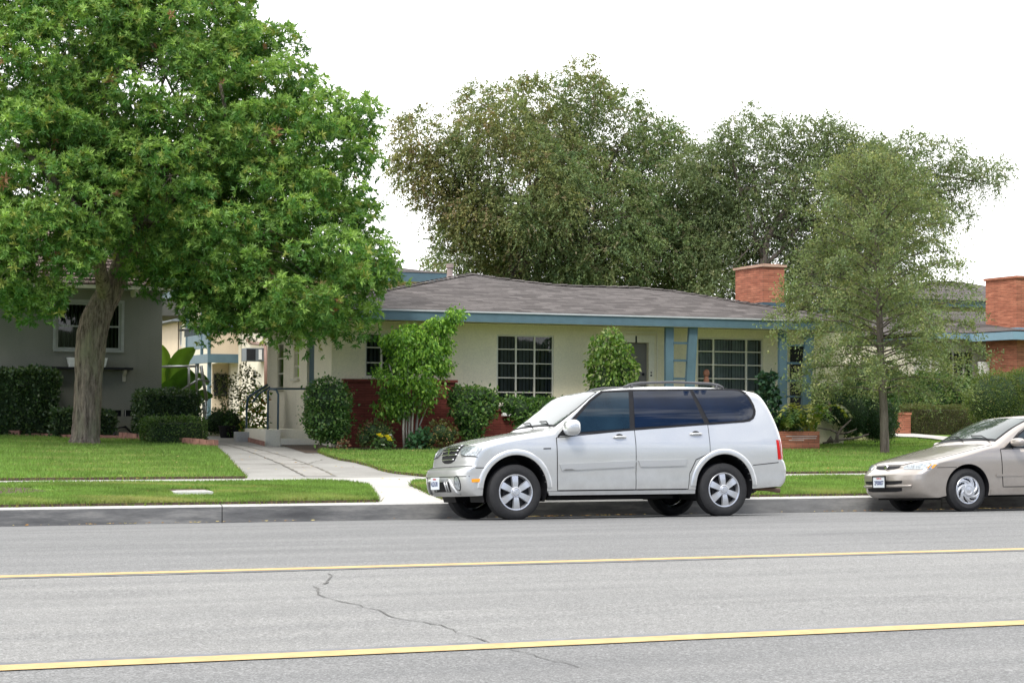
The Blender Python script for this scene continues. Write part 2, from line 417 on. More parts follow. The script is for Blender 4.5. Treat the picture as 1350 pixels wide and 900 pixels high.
# ------------------------------------------------------------------ sheets of ground
def clip_poly(poly, y, keep_above):
    out = []
    for a, b in zip(poly, poly[1:] + poly[:1]):
        ia = (a[1] >= y) if keep_above else (a[1] <= y); ib = (b[1] >= y) if keep_above else (b[1] <= y)
        if ia: out.append(a)
        if ia != ib:
            t = (y - a[1]) / (b[1] - a[1]); out.append((a[0] + t * (b[0] - a[0]), y))
    return out
def sheet(mb, poly, dz, skirt=0.0):
    poly = [(p[0], p[1]) for p in poly]
    prof = ROADP if max(p[1] for p in poly) < 23.37 else LANDP
    ys = [p[0] for p in prof]
    y0, y1 = min(p[1] for p in poly), max(p[1] for p in poly)
    cuts = [y0] + [y for y in ys if y0 + 1e-6 < y < y1 - 1e-6] + [y1]
    for a, b in zip(cuts, cuts[1:]):
        q = clip_poly(clip_poly(poly, a, True), b, False)
        qq = []
        for p in q:
            if not qq or abs(p[0] - qq[-1][0]) + abs(p[1] - qq[-1][1]) > 1e-5: qq.append(p)
        if len(qq) < 3: continue
        vs = [Vector((p[0], p[1], interp(prof, p[1]) + dz)) for p in qq]
        tris = tessellate_polygon([vs]); mb.add(vs, [tuple(t) for t in tris])
    if skirt:
        n = len(poly)
        for i in range(n):
            a, b = poly[i], poly[(i + 1) % n]
            mb.add([(a[0], a[1], interp(prof, a[1]) + dz), (b[0], b[1], interp(prof, b[1]) + dz), (b[0], b[1], interp(prof, b[1]) + dz - skirt), (a[0], a[1], interp(prof, a[1]) + dz - skirt)], [(0, 1, 2, 3)])
    return mb
def S(mb, name, mat): return tag(mb.build(name, mat, base=(0, 0, 0)), kind='structure')
XA, XB = -120, 160
mb = MB()
sheet(mb, [(-500, -400), (600, -400), (600, 23.36), (-500, 23.36)], -.03)
sheet(mb, [(-500, 23.4), (600, 23.4), (600, 900), (-500, 900)], -.02)
S(mb, 'ground', M['terrain'])
S(sheet(MB(), [(XA, -4), (XB, -4), (XB, KY), (XA, KY)], 0), 'road', M['asphalt'])
# painted lines and the dark sealed-out lines beside them
YN, YF = gnd(675, 851, False).y, gnd(675, 742.3, False).y
def wav(x, y, a=.012): return y + a * math.sin(x * 1.7) + a * .6 * math.sin(x * 4.3 + 1)
def strip(ya, yb, dz, a=.0):
    mb = MB(); X = np.arange(-30, 60, .5)
    for x0, x1 in zip(X, X[1:]):
        pts = [(x0, wav(x0, ya, a)), (x1, wav(x1, ya, a)), (x1, wav(x1, yb, a)), (x0, wav(x0, yb, a))]
        mb.add([(p[0], p[1], elev(p[1]) + dz) for p in pts], [(0, 1, 2, 3)])
    return mb
S(strip(YN - .10, YN + .08, .006, .004), 'road_line', M['yellow'])
S(strip(YF - .09, YF + .09, .006, .004), 'road_line', M['yellow'])
S(strip(YN + .08, YN + .17, .004, .01), 'sealed_line', M['seal'])
S(strip(YF - .18, YF - .09, .004, .01), 'sealed_line', M['seal'])
def ribbon(mb, pts, wd, dz, land=False, seed=1):
    rr = random.Random(seed); P = []
    for a, b in zip(pts, pts[1:]):
        n = max(2, int((Vector(b) - Vector(a)).length / .12))
        for i in range(n):
            q = Vector(a).lerp(Vector(b), i / n); P.append(Vector((q.x + rr.uniform(-.02, .02), q.y + rr.uniform(-.035, .035), 0)))
    P.append(Vector((pts[-1][0], pts[-1][1], 0)))
    L = []
    for i, p in enumerate(P):
        d = (P[min(i + 1, len(P) - 1)] - P[max(i - 1, 0)]); d.z = 0; d.normalize(); nrm = Vector((-d.y, d.x, 0)); ww = wd * rr.uniform(.15, 1.5) / 2
        L.append((p + nrm * ww, p - nrm * ww))
    for (a, b), (c, d) in zip(L, L[1:]):
        mb.add([(q.x, q.y, elev(q.y) + dz) for q in (a, b, d, c)], [(0, 1, 2, 3)])
mb = MB()
ribbon(mb, [gnd(x, y, False) for x, y in [(416, 773), (422, 786), (440, 791), (470, 797), (508, 808), (522, 815), (560, 820), (578, 824), (604, 834), (630, 843), (645, 848)]], .012, .005)
ribbon(mb, [gnd(x, y, False) for x, y in [(437, 757), (434, 764), (427, 770)]], .016, .005)
ribbon(mb, [gnd(x, y, False) for x, y in [(660, 853), (700, 862), (760, 880), (735, 870)]], .006, .005, seed=3)
0 and ribbon(mb, [gnd(x, y, False) for x, y in [(110, 782), (200, 793), (300, 792), (400, 787)]], .012, .005, seed=4)
S(mb, 'road_crack', M['crack'])
# gutter joint where asphalt meets the kerb
# kerb
def kerb_seg(x0, x1):
    mt, mf = MB(), MB()
    mf.add([(x0, KY, -.05), (x1, KY, -.05), (x1, KY + .012, .205), (x0, KY + .012, .205)], [(0, 1, 2, 3)])
    mf.add([(x0, KY, -.05), (x0, KY + .012, .205), (x0, KY + .15, .21), (x0, KY + .15, -.05)], [(0, 1, 2, 3)])
    mf.add([(x1, KY, -.05), (x1, KY + .012, .205), (x1, KY + .15, .21), (x1, KY + .15, -.05)], [(0, 1, 2, 3)])
    mt.add([(x0, KY + .012, .205), (x1, KY + .012, .205), (x1, KY + .035, .226), (x0, KY + .035, .226)], [(0, 1, 2, 3)])
    mt.add([(x0, KY + .035, .226), (x1, KY + .035, .226), (x1, KY + .155, .23), (x0, KY + .155, .23)], [(0, 1, 2, 3)])
    return mt, mf
xj = at_y(293, 680, KY).x
js = [XA] + [xj + 3.66 * k for k in range(-14, 14) ] + [XB]
ta, tb = MB(), MB()
for x0, x1 in zip(js, js[1:]):
    a, b = kerb_seg(x0 + .006, x1 - .006); ta.add(a.v, a.f); tb.add(b.v, b.f)
kb = S(tb, 'kerb', M['kerb_face'])
S(ta, 'kerb_top', M['kerb_top'])
S(MB().box((XA, KY + .03, -.05), (XB, KY + .14, .2)), 'kerb_core', M['black'])

# verge, pavement, walkway, lawns  (outlines on the ground)
G = lambda x, y: (gnd(x, y).x, gnd(x, y).y)
SW0, SW1 = 25.9, 27.4
ap = {k: v for k, v in dict(l0=at_y(499, 664, 23.5).x, r0=at_y(592, 662, 23.5).x, l1=at_y(466, 640, 25.6).x, r1=at_y(546, 637, 25.4).x).items()}
side = sheet(MB(), [(XA, SW0), (XB, SW0), (XB, SW1), (XA, SW1)], .004)
sheet(side, [(ap['l0'] - .05, 23.5), (ap['r0'] + .1, 23.5), (ap['r1'] + .1, 25.9), (ap['l1'] - 1.2, 25.9)], .004)
S(side, 'sidewalk', M['concrete'])
LL = [(-60, 23.5), (ap['l0'], 23.5), (ap['l1'] + .12, 25.2), (ap['l1'] - .1, 25.6), (ap['l1'] - .55, SW0 - .06), (ap['l1'] - 1.1, SW0), (-60, SW0)]
LR = [(ap['r0'], 23.5), (90, 23.5), (90, SW0), (ap['r1'] + .6, SW0), (ap['r1'] + .12, SW0 - .12), (ap['r1'] - .02, 25.5), (ap['r1'] - .04, 25.1), (ap['r0'] + .0, 24.2)]
walkL = [G(x, y) for x, y in [(326, 632), (300, 606), (283, 590), (276, 583)]]
walkR = [G(x, y) for x, y in [(545, 628), (520, 624.5), (503, 621), (487, 615), (468, 610), (448, 607), (432, 602), (420, 597), (424, 594)]]
lawnL = [(-60, SW1), (walkL[0][0], SW1)] + walkL[1:3] + [G(282, 592), G(240, 585.5), G(170, 582.5), G(90, 580.5), G(0, 577), (-60, 45)]
bedY = 34.6
lawnR = [(walkR[0][0] + .15, SW1), (90, SW1), (90, 44), (at_y(1168, 575, 44).x, 44)] + [G(1183, 581), G(1150, 583), G(1085, 583), G(1030, 584)] + [(at_y(1000, 584, 34.9).x, 34.9), (at_y(700, 590, bedY).x, bedY), (at_y(480, 593, bedY).x, bedY), G(440, 594.5)] + [walkR[-1]] + walkR[::-1][1:-1]
lw = MB()
for p in (LL, LR, lawnL, lawnR): sheet(lw, p, .045)
S(lw, 'lawn', M['lawn'])
sk = MB()
for poly in (LL, LR, lawnL, lawnR):
    n = len(poly)
    for i in range(n):
        a, b = poly[i], poly[(i + 1) % n]
        sk.add([(a[0], a[1], interp(LANDP, a[1]) + .044), (b[0], b[1], interp(LANDP, b[1]) + .044), (b[0], b[1], interp(LANDP, b[1]) - .03), (a[0], a[1], interp(LANDP, a[1]) - .03)], [(0, 1, 2, 3)])
S(sk, 'lawn_soil_edge', M['soil'])
wk = sheet(MB(), [(walkL[0][0] - .1, SW1)] + [(p[0] - .05, p[1]) for p in walkL[1:]] + [G(272, 578), G(262, 574.5), G(330, 574.5), G(348, 588), G(412, 590), (walkR[-2][0] + .3, walkR[-2][1] + .6)] + [(p[0] + .08, p[1]) for p in walkR[::-1][1:-1]] + [(walkR[0][0] + .1, SW1)], .003)
S(wk, 'walkway', M['concrete_mid'])
# worn channel of broken paving running up the walkway
ch = [(424, 628, 20), (408, 620, 19), (392, 613, 17), (374, 606, 15), (358, 600.5, 13), (343, 596, 11), (326, 591, 9), (306, 586.5, 8), (284, 583, 7)]
cm, ce = MB(), MB()
A_ = [gnd(x - w_ * 1.1, y + .3) for x, y, w_ in ch]; B_ = [gnd(x + w_ * .9, y - .3) for x, y, w_ in ch]
for i in range(len(ch) - 1):
    cm.add([(p.x, p.y, p.z + .008) for p in (A_[i], B_[i], B_[i + 1], A_[i + 1])], [(0, 1, 2, 3)])
S(cm, 'walkway_channel', M['concrete_old'])
ribbon(ce, A_, .03, .012, seed=5); ribbon(ce, B_, .045, .012, seed=6)
ribbon(ce, [gnd(313, 612.5), gnd(400, 612)], .04, .011, seed=8)
ribbon(ce, [gnd(455, 604), gnd(425, 606), gnd(405, 612)], .02, .011, seed=9)
rr = random.Random(4)
for i in range(7):
    t = .25 + i * .1; j = int(t * 8); p = B_[j].lerp(B_[min(8, j + 1)], t * 8 - j)
    ribbon(ce, [p + Vector((-.16, .0, 0)), p + Vector((.02, .09, 0))], .04, .014, seed=20 + i)
S(ce, 'walkway_crack', M['paving_crack'])
jt = MB()
for k in range(-30, 40):
    x = ap['l1'] + 1.5 * k
    jt.add([(x, SW0, elev(SW0) + .008), (x + .02, SW0, elev(SW0) + .008), (x + .02, SW1, elev(SW1) + .008), (x, SW1, elev(SW1) + .008)], [(0, 1, 2, 3)])
S(jt, 'sidewalk_joint', M['concrete_old'])
# planting beds
bed = MB()
sheet(bed, [(at_y(424, 594, 34.6).x - .4, 34.3), (at_y(1190, 584, 34.5).x, 34.3), (at_y(1190, 584, 34.5).x, 37.5), (at_y(424, 594, 34.6).x - .2, 37.5)], .012)
sheet(bed, [(-20, 38.5), (6.9, 35.9), (7.2, 42), (-20, 45)], .006)
S(bed, 'planting_bed', M['soil'])
# concrete path in front of the low hedge on the right
S(sheet(MB(), [G(1172, 579.5), G(1205, 580), G(1245, 584.5), G(1310, 593), G(1420, 601), G(1420, 596), G(1310, 587), G(1248, 579.5), G(1205, 575.5), G(1172, 574.5)], .085), 'path', M['concrete'])

# grass blades
def scatter_in(poly, n, rng):
    P = np.array(poly); mn, mx = P.min(0), P.max(0)
    q = rng.uniform(mn, mx, (n, 2)); ins = np.zeros(n, bool); m = len(P)
    for i in range(m):
        a, b = P[i], P[(i + 1) % m]
        if a[1] == b[1]: continue
        c = ((a[1] > q[:, 1]) != (b[1] > q[:, 1])) & (q[:, 0] < (b[0] - a[0]) * (q[:, 1] - a[1]) / (b[1] - a[1]) + a[0])
        ins ^= c
    return q[ins]
def vis_poly(poly, x0, x1): # keep the stretch the picture can see
    out = [(min(max(p[0], x0), x1), p[1]) for p in poly]; return out
def elev_np(y): return np.interp(y, [p[0] for p in LANDP], [p[1] for p in LANDP])
def noise2(x, y, s=1.0):
    return (np.sin(x * 2.1 * s + 1.3 * np.sin(y * 1.7 * s)) + np.sin(y * 3.3 * s + 2.0 * np.sin(x * 1.1 * s + 2)) + .6 * np.sin(x * 5.1 * s + y * 4.3 * s)) / 2.6
def blades(poly, n, hgt, x0, x1, seed):
    rng = np.random.default_rng(seed); q = scatter_in(vis_poly(poly, x0, x1), n, rng)
    u_, b_ = gnd(253, 654), gnd(8, 652)
    bad = ((abs(q[:, 0] - u_.x) < .30) & (q[:, 1] > u_.y - .40) & (q[:, 1] < u_.y + .45)) | ((((q[:, 0] - b_.x + .3) / 1.0) ** 2 + ((q[:, 1] - b_.y) / .5) ** 2 < 1) & (rng.uniform(size=len(q)) < .9))
    q = q[~bad]
    N = len(q); z = elev_np(q[:, 1]) + .04; a = rng.uniform(0, 2 * np.pi, N)
    w_ = rng.uniform(.006, .013, N); hh = hgt * rng.uniform(.5, 1.3, N) * (1 + .25 * noise2(q[:, 0], q[:, 1]))
    d = np.stack([np.cos(a), np.sin(a), 0 * a], 1); lean = rng.uniform(-.6, .6, (N, 2)) * hh[:, None]
    c = np.column_stack([q, z]); tip = c.copy(); tip[:, 2] += hh; tip[:, :2] += lean
    V = np.concatenate([c - d * w_[:, None], c + d * w_[:, None], tip], 1).reshape(-1, 3)
    F = np.arange(3 * N).reshape(-1, 3)
    dry = np.clip(noise2(q[:, 0] * .7, q[:, 1] * 2.0, 1.1) * 1.2 - .32 + rng.uniform(-.35, .35, N) + .0, 0, 1)[:, None]
    g = rng.uniform(.7, 1.35, (N, 1)) * (1 + .22 * noise2(q[:, 0] * .9 + 3, q[:, 1] * 1.3, 1.7) + .15 * noise2(q[:, 0] * 4, q[:, 1] * 5, 1.3))[:, None]
    edge = np.clip((24.3 - q[:, 1]) / .8, 0, 1) * np.clip(noise2(q[:, 0] * 1.5, q[:, 1] + 7, 1.0) + .4, 0, 1) * (q[:, 1] < 24.3)
    dry = np.clip(dry + edge[:, None] * .8, 0, 1)
    colr = (np.array([[.175, .28, .07]]) * g) * (1 - dry * .75) + np.array([[.42, .39, .17]]) * dry * .75
    return V, F, np.repeat(colr, 3, 0)
Vs, Fs, Cs, off = [], [], [], 0
for poly, n, hg, x0, x1, sd_ in ((LL, 110000, .05, 1.5, 14, 1), (LR, 120000, .05, 6, 20, 2), (lawnL, 90000, .05, 1.5, 11, 3), (lawnR, 170000, .045, 8, 26, 4)):
    V, F, C = blades(poly, n, hg, x0, x1, sd_); Vs.append(V); Fs.append(F + off); Cs.append(C); off += len(V)
tag(np_mesh('grass', np.concatenate(Vs), np.concatenate(Fs), M['grass'], col=np.concatenate(Cs)), 'short green lawn grass with a few dry patches', 'grass', kind='stuff')
# longer ragged tufts along the lawn edges
def edge_tufts(poly, seed, per=90):
    rng = np.random.default_rng(seed); out = []
    for a, b in zip(poly, poly[1:] + poly[:1]):
        if abs(a[0]) > 55 and abs(b[0]) > 55: continue
        a_, b_ = np.array(a), np.array(b); a_[0] = np.clip(a_[0], 1, 30); b_[0] = np.clip(b_[0], 1, 30)
        L = np.linalg.norm(b_ - a_); n = int(L * per); t = rng.uniform(0, 1, (n, 1))
        out.append(a_ + (b_ - a_) * t + rng.normal(0, .02, (n, 2)))
    q = np.concatenate(out); N = len(q); a = rng.uniform(0, 6.28, N); d = np.stack([np.cos(a), np.sin(a), 0 * a], 1)
    c = np.column_stack([q, elev_np(q[:, 1]) + .01]); hh = rng.uniform(.03, .085, N); tip = c.copy(); tip[:, 2] += hh; tip[:, :2] += rng.normal(0, .025, (N, 2))
    w_ = rng.uniform(.005, .01, N)[:, None]
    V = np.concatenate([c - d * w_, c + d * w_, tip], 1).reshape(-1, 3)
    dry = rng.uniform(0, 1, (N, 1)) ** 2
    return V, np.arange(3 * N).reshape(-1, 3), np.repeat(np.array([[.11, .21, .03]]) * (1 - dry) + np.array([[.26, .2, .08]]) * dry, 3, 0)
Vs, Fs, Cs, off = [], [], [], 0
for i, poly in enumerate((LL, LR, lawnL, lawnR)):
    V, F, C = edge_tufts(poly, 20 + i); Vs.append(V); Fs.append(F + off); Cs.append(C); off += len(V)
tag(np_mesh('grass_fringe', np.concatenate(Vs), np.concatenate(Fs), M['grass'], col=np.concatenate(Cs)), 'ragged grass fringe along the lawn edges', 'grass', kind='stuff')
# fallen leaves
rng = np.random.default_rng(5)
pts = []
for px, n, sp_ in ((700, 30, .35), (690, 25, .2), (770, 18, .5), (830, 12, .4), (1128, 14, .5), (1215, 14, .3), (1310, 60, .5), (300, 12, 1.5), (90, 10, 1.0)):
    x = at_y(px, 680, KY - .15).x
    for _ in range(n): pts.append((x + rng.normal(0, sp_), KY - abs(rng.normal(0, .09)) - .03, 0))
for _ in range(90):
    x = rng.uniform(2, 20); pts.append((x, KY - abs(rng.normal(0, .05)) - .02, 0))
for _ in range(110): pts.append((rng.uniform(2, 20), rng.uniform(23.6, 27.2), 1))
for _ in range(130): pts.append((rng.uniform(3, 20), rng.uniform(27.6, 34.5), 1))
V, C = [], []
for x, y, l in pts:
    z = elev(y) + (.075 if l else .012); s_ = rng.uniform(.015, .035); a = rng.uniform(0, 6.28)
    for k in range(4):
        b = a + k * math.pi / 2; r_ = s_ * (1.0 if k % 2 == 0 else .5)
        V.append((x + r_ * math.cos(b), y + r_ * math.sin(b), z + rng.uniform(0, .015)))
    c = [(.42, .22, .06), (.5, .36, .16), (.3, .16, .07), (.55, .45, .2)][rng.integers(4)]
    C += [c] * 4
tag(np_mesh('fallen_leaves', np.array(V), np.arange(len(V)).reshape(-1, 4), M['leaf_dull'], col=np.array(C)), 'dry brown leaves fallen in the gutter and on the grass', 'leaves', kind='stuff')
# sunken meter box in the verge
p = gnd(253, 654)
t = thing('utility_box', 'sunken concrete utility box with a pale lid in the grass verge', 'utility box', (p.x, p.y, p.z))
MB().box((p.x - .26, p.y - .16, p.z - .02), (p.x + .26, p.y + .16, p.z + .072)).build('rim', M['kerb_top'], t, bevel=.012)
MB().box((p.x - .2, p.y - .11, p.z + .06), (p.x + .2, p.y + .11, p.z + .079)).build('lid', M['concrete'], t, bevel=.006)
S(sheet(MB(), [(p.x - .3, p.y + .15), (p.x + .3, p.y + .15), (p.x + .26, p.y + .5), (p.x - .38, p.y + .48)], .0495), 'bare_soil', M['soil'])
q = gnd(8, 652)
S(sheet(MB(), [(q.x - 1, q.y - .5), (q.x + .3, q.y - .45), (q.x + .55, q.y - .1), (q.x + .25, q.y + .5), (q.x - 1, q.y + .4)], .0495), 'bare_soil', M['soil'])
# ------------------------------------------------------------------ cars
M['silver'] = mat_paint('silver_paint', (.635, .64, .63), .6, .28, .4)
M['silver_low'] = mat_paint('silver_cladding', (.50, .51, .51), .45, .36, .35)
M['champ'] = mat_paint('champagne_paint', (.43, .385, .345), .55, .30, .5)
M['tint'] = mat_glass('tinted_glass', (.004, .009, .022), .015, .7)
M['tint_light'] = mat_glass('light_tinted_glass', (.010, .024, .034), .015, .7)
M['screen_glass'] = mat_glass('windscreen_glass', (.035, .050, .046), .015, 1.0)
M['gap'] = plain('panel_gap', (.012, .012, .012), .8)
M['rubber'] = plain('tyre_rubber', (.016, .016, .017), .8, var=.25, nscale=20, bmp=.2)
M['alloy'] = plain('alloy_rim', (.60, .61, .63), .32, .7, var=.08, coat=.3)
M['alloy_dark'] = plain('brake_disc', (.022, .022, .024), .6, .4)
M['chrome'] = plain('chrome', (.7, .7, .72), .12, 1.0, var=.03)
M['lampglass'] = plain('lamp_reflector', (.34, .37, .39), .15, .3, var=.6, nscale=26, coat=1)
M['amber'] = plain('amber_lens', (.85, .33, .02), .25, var=.12, coat=.8, nscale=40)
M['red'] = plain('red_lens', (.50, .012, .01), .4, var=.15, spec=.25, nscale=40)
M['plate'] = plain('plate_white', (.72, .76, .80), .45, var=.04)
M['plate_ink'] = plain('plate_ink', (.03, .05, .16), .6)

def text_mesh(s, size, name, mat, parent, mtx, thick=.002, bold=0.0):
    cu = bpy.data.curves.new(name, 'FONT'); cu.body = s; cu.size = size; cu.extrude = thick; cu.align_x = 'CENTER'; cu.align_y = 'CENTER'; cu.offset = bold
    tmp = bpy.data.objects.new(name + '_tmp', cu); COL.objects.link(tmp)
    dg = bpy.context.evaluated_depsgraph_get(); me = bpy.data.meshes.new_from_object(tmp.evaluated_get(dg))
    bpy.data.objects.remove(tmp); me.transform(mtx)
    me.materials.clear()
    return link(name, me, mat, parent, Vector((0, 0, 0)))

class Car:
    def __init__(s, pairs, W, n=3.0, sub=7):
        s.C = [Vector((a[0], a[1])) for a, b in pairs]; s.E = [Vector((b[0], b[1])) for a, b in pairs]
        s.W = W; s.n = n; s.N = len(pairs) - 1; s.sub = sub
    def cr(s, L, t):
        i = min(int(t), s.N - 1); u = t - i
        p = [L[max(0, min(s.N, k))] for k in (i - 1, i, i + 1, i + 2)]
        return .5 * ((2 * p[1]) + (p[2] - p[0]) * u + (2 * p[0] - 5 * p[1] + 4 * p[2] - p[3]) * u * u + (3 * p[1] - p[0] - 3 * p[2] + p[3]) * u ** 3)
    def raw(s, t, q):
        C, E = s.cr(s.C, t), s.cr(s.E, t); a = min(1.0, abs(q)); f = 1 - (1 - a ** s.n) ** (1 / s.n)
        P = C + (E - C) * f
        return Vector((P.x, q * s.W(E.x, E.y), P.y))
    def P(s, t, q, off=0.0):
        t = max(0.0, min(s.N - 1e-6, t)); q = max(-1.0, min(1.0, q))
        p = s.raw(t, q)
        if not off: return p
        e = .03; q0, q1 = max(-.9999, q - e), min(.9999, q + e); t0, t1 = max(0, t - e), min(s.N - 1e-6, t + e)
        n = (s.raw(t1, q) - s.raw(t0, q)).cross(s.raw(t, q1) - s.raw(t, q0))
        if n.length < 1e-9: n = Vector((0, q, .3))
        n.normalize()
        c = Vector((2.3, 0, .6))
        if n.dot(p - c) < 0: n = -n
        return p + n * off
    def body(s, sill, arches, name, mat, parent):
        """arches: list of (xc, zc, r, rz); sill: z under the doors"""
        M_ = [i / s.sub for i in range(s.N * s.sub + 1)]; M_[-1] = s.N - 1e-6
        us = [1 - (1 - i / 14) ** 1.9 for i in range(15)]; qs = [-u for u in us[::-1]] + us[1:]
        mb = MB()
        vs = [s.raw(t, q) for t in M_ for q in qs]; m = len(qs)
        mb.add(vs, [(i * m + k, i * m + k + 1, (i + 1) * m + k + 1, (i + 1) * m + k) for i in range(len(M_) - 1) for k in range(m - 1)])
        poly = [s.cr(s.E, t) for t in M_]
        lo = []
        for (xc, zc, r_, rz) in arches[::-1]:
            zs = sill if xc < 99 else sill
            a0 = math.asin(max(-1, min(1, (sill - zc) / rz)))
            for k in range(25):
                a = a0 + (math.pi - 2 * a0) * k / 24; lo.append(Vector((xc + r_ * math.cos(a), zc + rz * math.sin(a))))
        for side in (-1, 1):
            vs2, tr = s.cdt(poly + lo)
            mb.add([(v.x, side * s.W(v.x, v.y), v.y) for v in vs2], tr)
        o = mb.build(name, mat, parent, smooth=True, local=True, merge=2e-4, sharp=50)
        return o
    def cdt(s, poly, step=.05):
        xs = [p[0] for p in poly]; ys = [p[1] for p in poly]; n = len(poly)
        pts = [Vector((p[0], p[1])) for p in poly]
        def inside(x, y):
            c = False
            for i in range(n):
                a, b = poly[i], poly[(i + 1) % n]
                if (a[1] > y) != (b[1] > y) and x < (b[0] - a[0]) * (y - a[1]) / (b[1] - a[1]) + a[0]: c = not c
            return c
        def near(x, y):
            for i in range(n):
                a, b = poly[i], poly[(i + 1) % n]; dx, dy = b[0] - a[0], b[1] - a[1]; L = dx * dx + dy * dy or 1e-9
                t = max(0, min(1, ((x - a[0]) * dx + (y - a[1]) * dy) / L))
                if (a[0] + t * dx - x) ** 2 + (a[1] + t * dy - y) ** 2 < (step * .35) ** 2: return True
            return False
        x = min(xs) + step / 2
        while x < max(xs):
            y = min(ys) + step / 2
            while y < max(ys):
                if inside(x, y) and not near(x, y): pts.append(Vector((x, y)))
                y += step
            x += step
        r_ = delaunay_2d_cdt(pts, [(i, (i + 1) % n) for i in range(n)], [], 0, 1e-6)
        out = []
        for f in r_[2]:
            cx = sum(r_[0][i].x for i in f) / len(f); cy = sum(r_[0][i].y for i in f) / len(f)
            if inside(cx, cy): out.append(tuple(f))
        return r_[0], out
    def dens(s, poly, d=.05):
        out = []
        for a, b in zip(poly, poly[1:] + poly[:1]):
            L = math.hypot(b[0] - a[0], b[1] - a[1]); n = max(1, int(L / d))
            for i in range(n): out.append((a[0] + (b[0] - a[0]) * i / n, a[1] + (b[1] - a[1]) * i / n))
        return out
    def side(s, poly, off, side, name, mat, parent, thick=0.0, bulge=0.0):
        poly = s.dens(poly); vs, tr = s.cdt(poly)
        mb = MB(); g = lambda x, z, o: (x, side * (s.W(x, z) + o), z)
        mb.add([g(v.x, v.y, off + thick) for v in vs], tr)
        if thick:
            n = len(poly)
            mb.add([g(p[0], p[1], off + thick) for p in poly] + [g(p[0], p[1], 0) for p in poly], [(i, (i + 1) % n, n + (i + 1) % n, n + i) for i in range(n)])
        return mb.build(name, mat, parent, smooth=True, local=True, merge=1e-5, sharp=35)
    def wrap(s, poly, off, name, mat, parent, thick=0.0, step=.06, ks=.25):
        """poly in (t, q); ks scales t to comparable size"""
        pl = s.dens([(a * ks, b) for a, b in poly], .04); vs, tr = s.cdt(pl, step)
        mb = MB(); mb.add([s.P(v.x / ks, v.y, off + thick) for v in vs], tr)
        if thick:
            n = len(pl)
            mb.add([s.P(p[0] / ks, p[1], off + thick) for p in pl] + [s.P(p[0] / ks, p[1], 0) for p in pl], [(i, (i + 1) % n, n + (i + 1) % n, n + i) for i in range(n)])
        return mb.build(name, mat, parent, smooth=True, local=True, merge=1e-5, sharp=35)
    def line(s, pts, wd, off, side, mb):
        """a thin strip along a side-view polyline"""
        P_ = []
        for a, b in zip(pts, pts[1:]):
            n = max(1, int(math.hypot(b[0] - a[0], b[1] - a[1]) / .05))
            for i in range(n): P_.append(Vector((a[0] + (b[0] - a[0]) * i / n, a[1] + (b[1] - a[1]) * i / n)))
        P_.append(Vector(pts[-1]))
        L = []
        for i, p in enumerate(P_):
            d = (P_[min(i + 1, len(P_) - 1)] - P_[max(i - 1, 0)]).normalized(); nn = Vector((-d.y, d.x)) * wd / 2
            L.append((p + nn, p - nn))
        for (a, b), (c, d) in zip(L, L[1:]):
            mb.add([(q.x, side * (s.W(q.x, q.y) + off), q.y) for q in (a, b, d, c)], [(0, 1, 2, 3)])
        return mb
    def flare(s, arc, w_, out, side, mb, sill):
        xc, zc, r_, rz = arc; a0 = math.asin(max(-1, min(1, (sill - zc) / rz))); K = 28
        secs = [(0.0, -.06), (0.0, out * .8), (.12, out), (.6, out * .9), (.93, out * .45), (1.0, -.002)]
        vs = []
        for k in range(K + 1):
            a = a0 + (math.pi - 2 * a0) * k / K
            for f, o in secs:
                x, z = xc + (r_ + w_ * f) * math.cos(a), zc + (rz + w_ * f) * math.sin(a); vs.append((x, side * (s.W(x, z) + o), z))
        m = len(secs)
        mb.add(vs, [(i * m + k, i * m + k + 1, (i + 1) * m + k + 1, (i + 1) * m + k) for i in range(K) for k in range(m - 1)])
        return mb
    def liner(s, arc, side, mb, depth=.5):
        xc, zc, r_, rz = arc; K = 20; ring = []
        for k in range(K + 1):
            a = -.35 + (math.pi + .7) * k / K; ring.append((xc + r_ * math.cos(a), zc + rz * math.sin(a)))
        vs = [(x, side * (s.W(x, z) - .004), z) for x, z in ring] + [(x, side * (s.W(x, z) - depth), z) for x, z in ring]; m = K + 1
        mb.add(vs, [(k, k + 1, m + k + 1, m + k) for k in range(K)] + [tuple(range(m, 2 * m))])

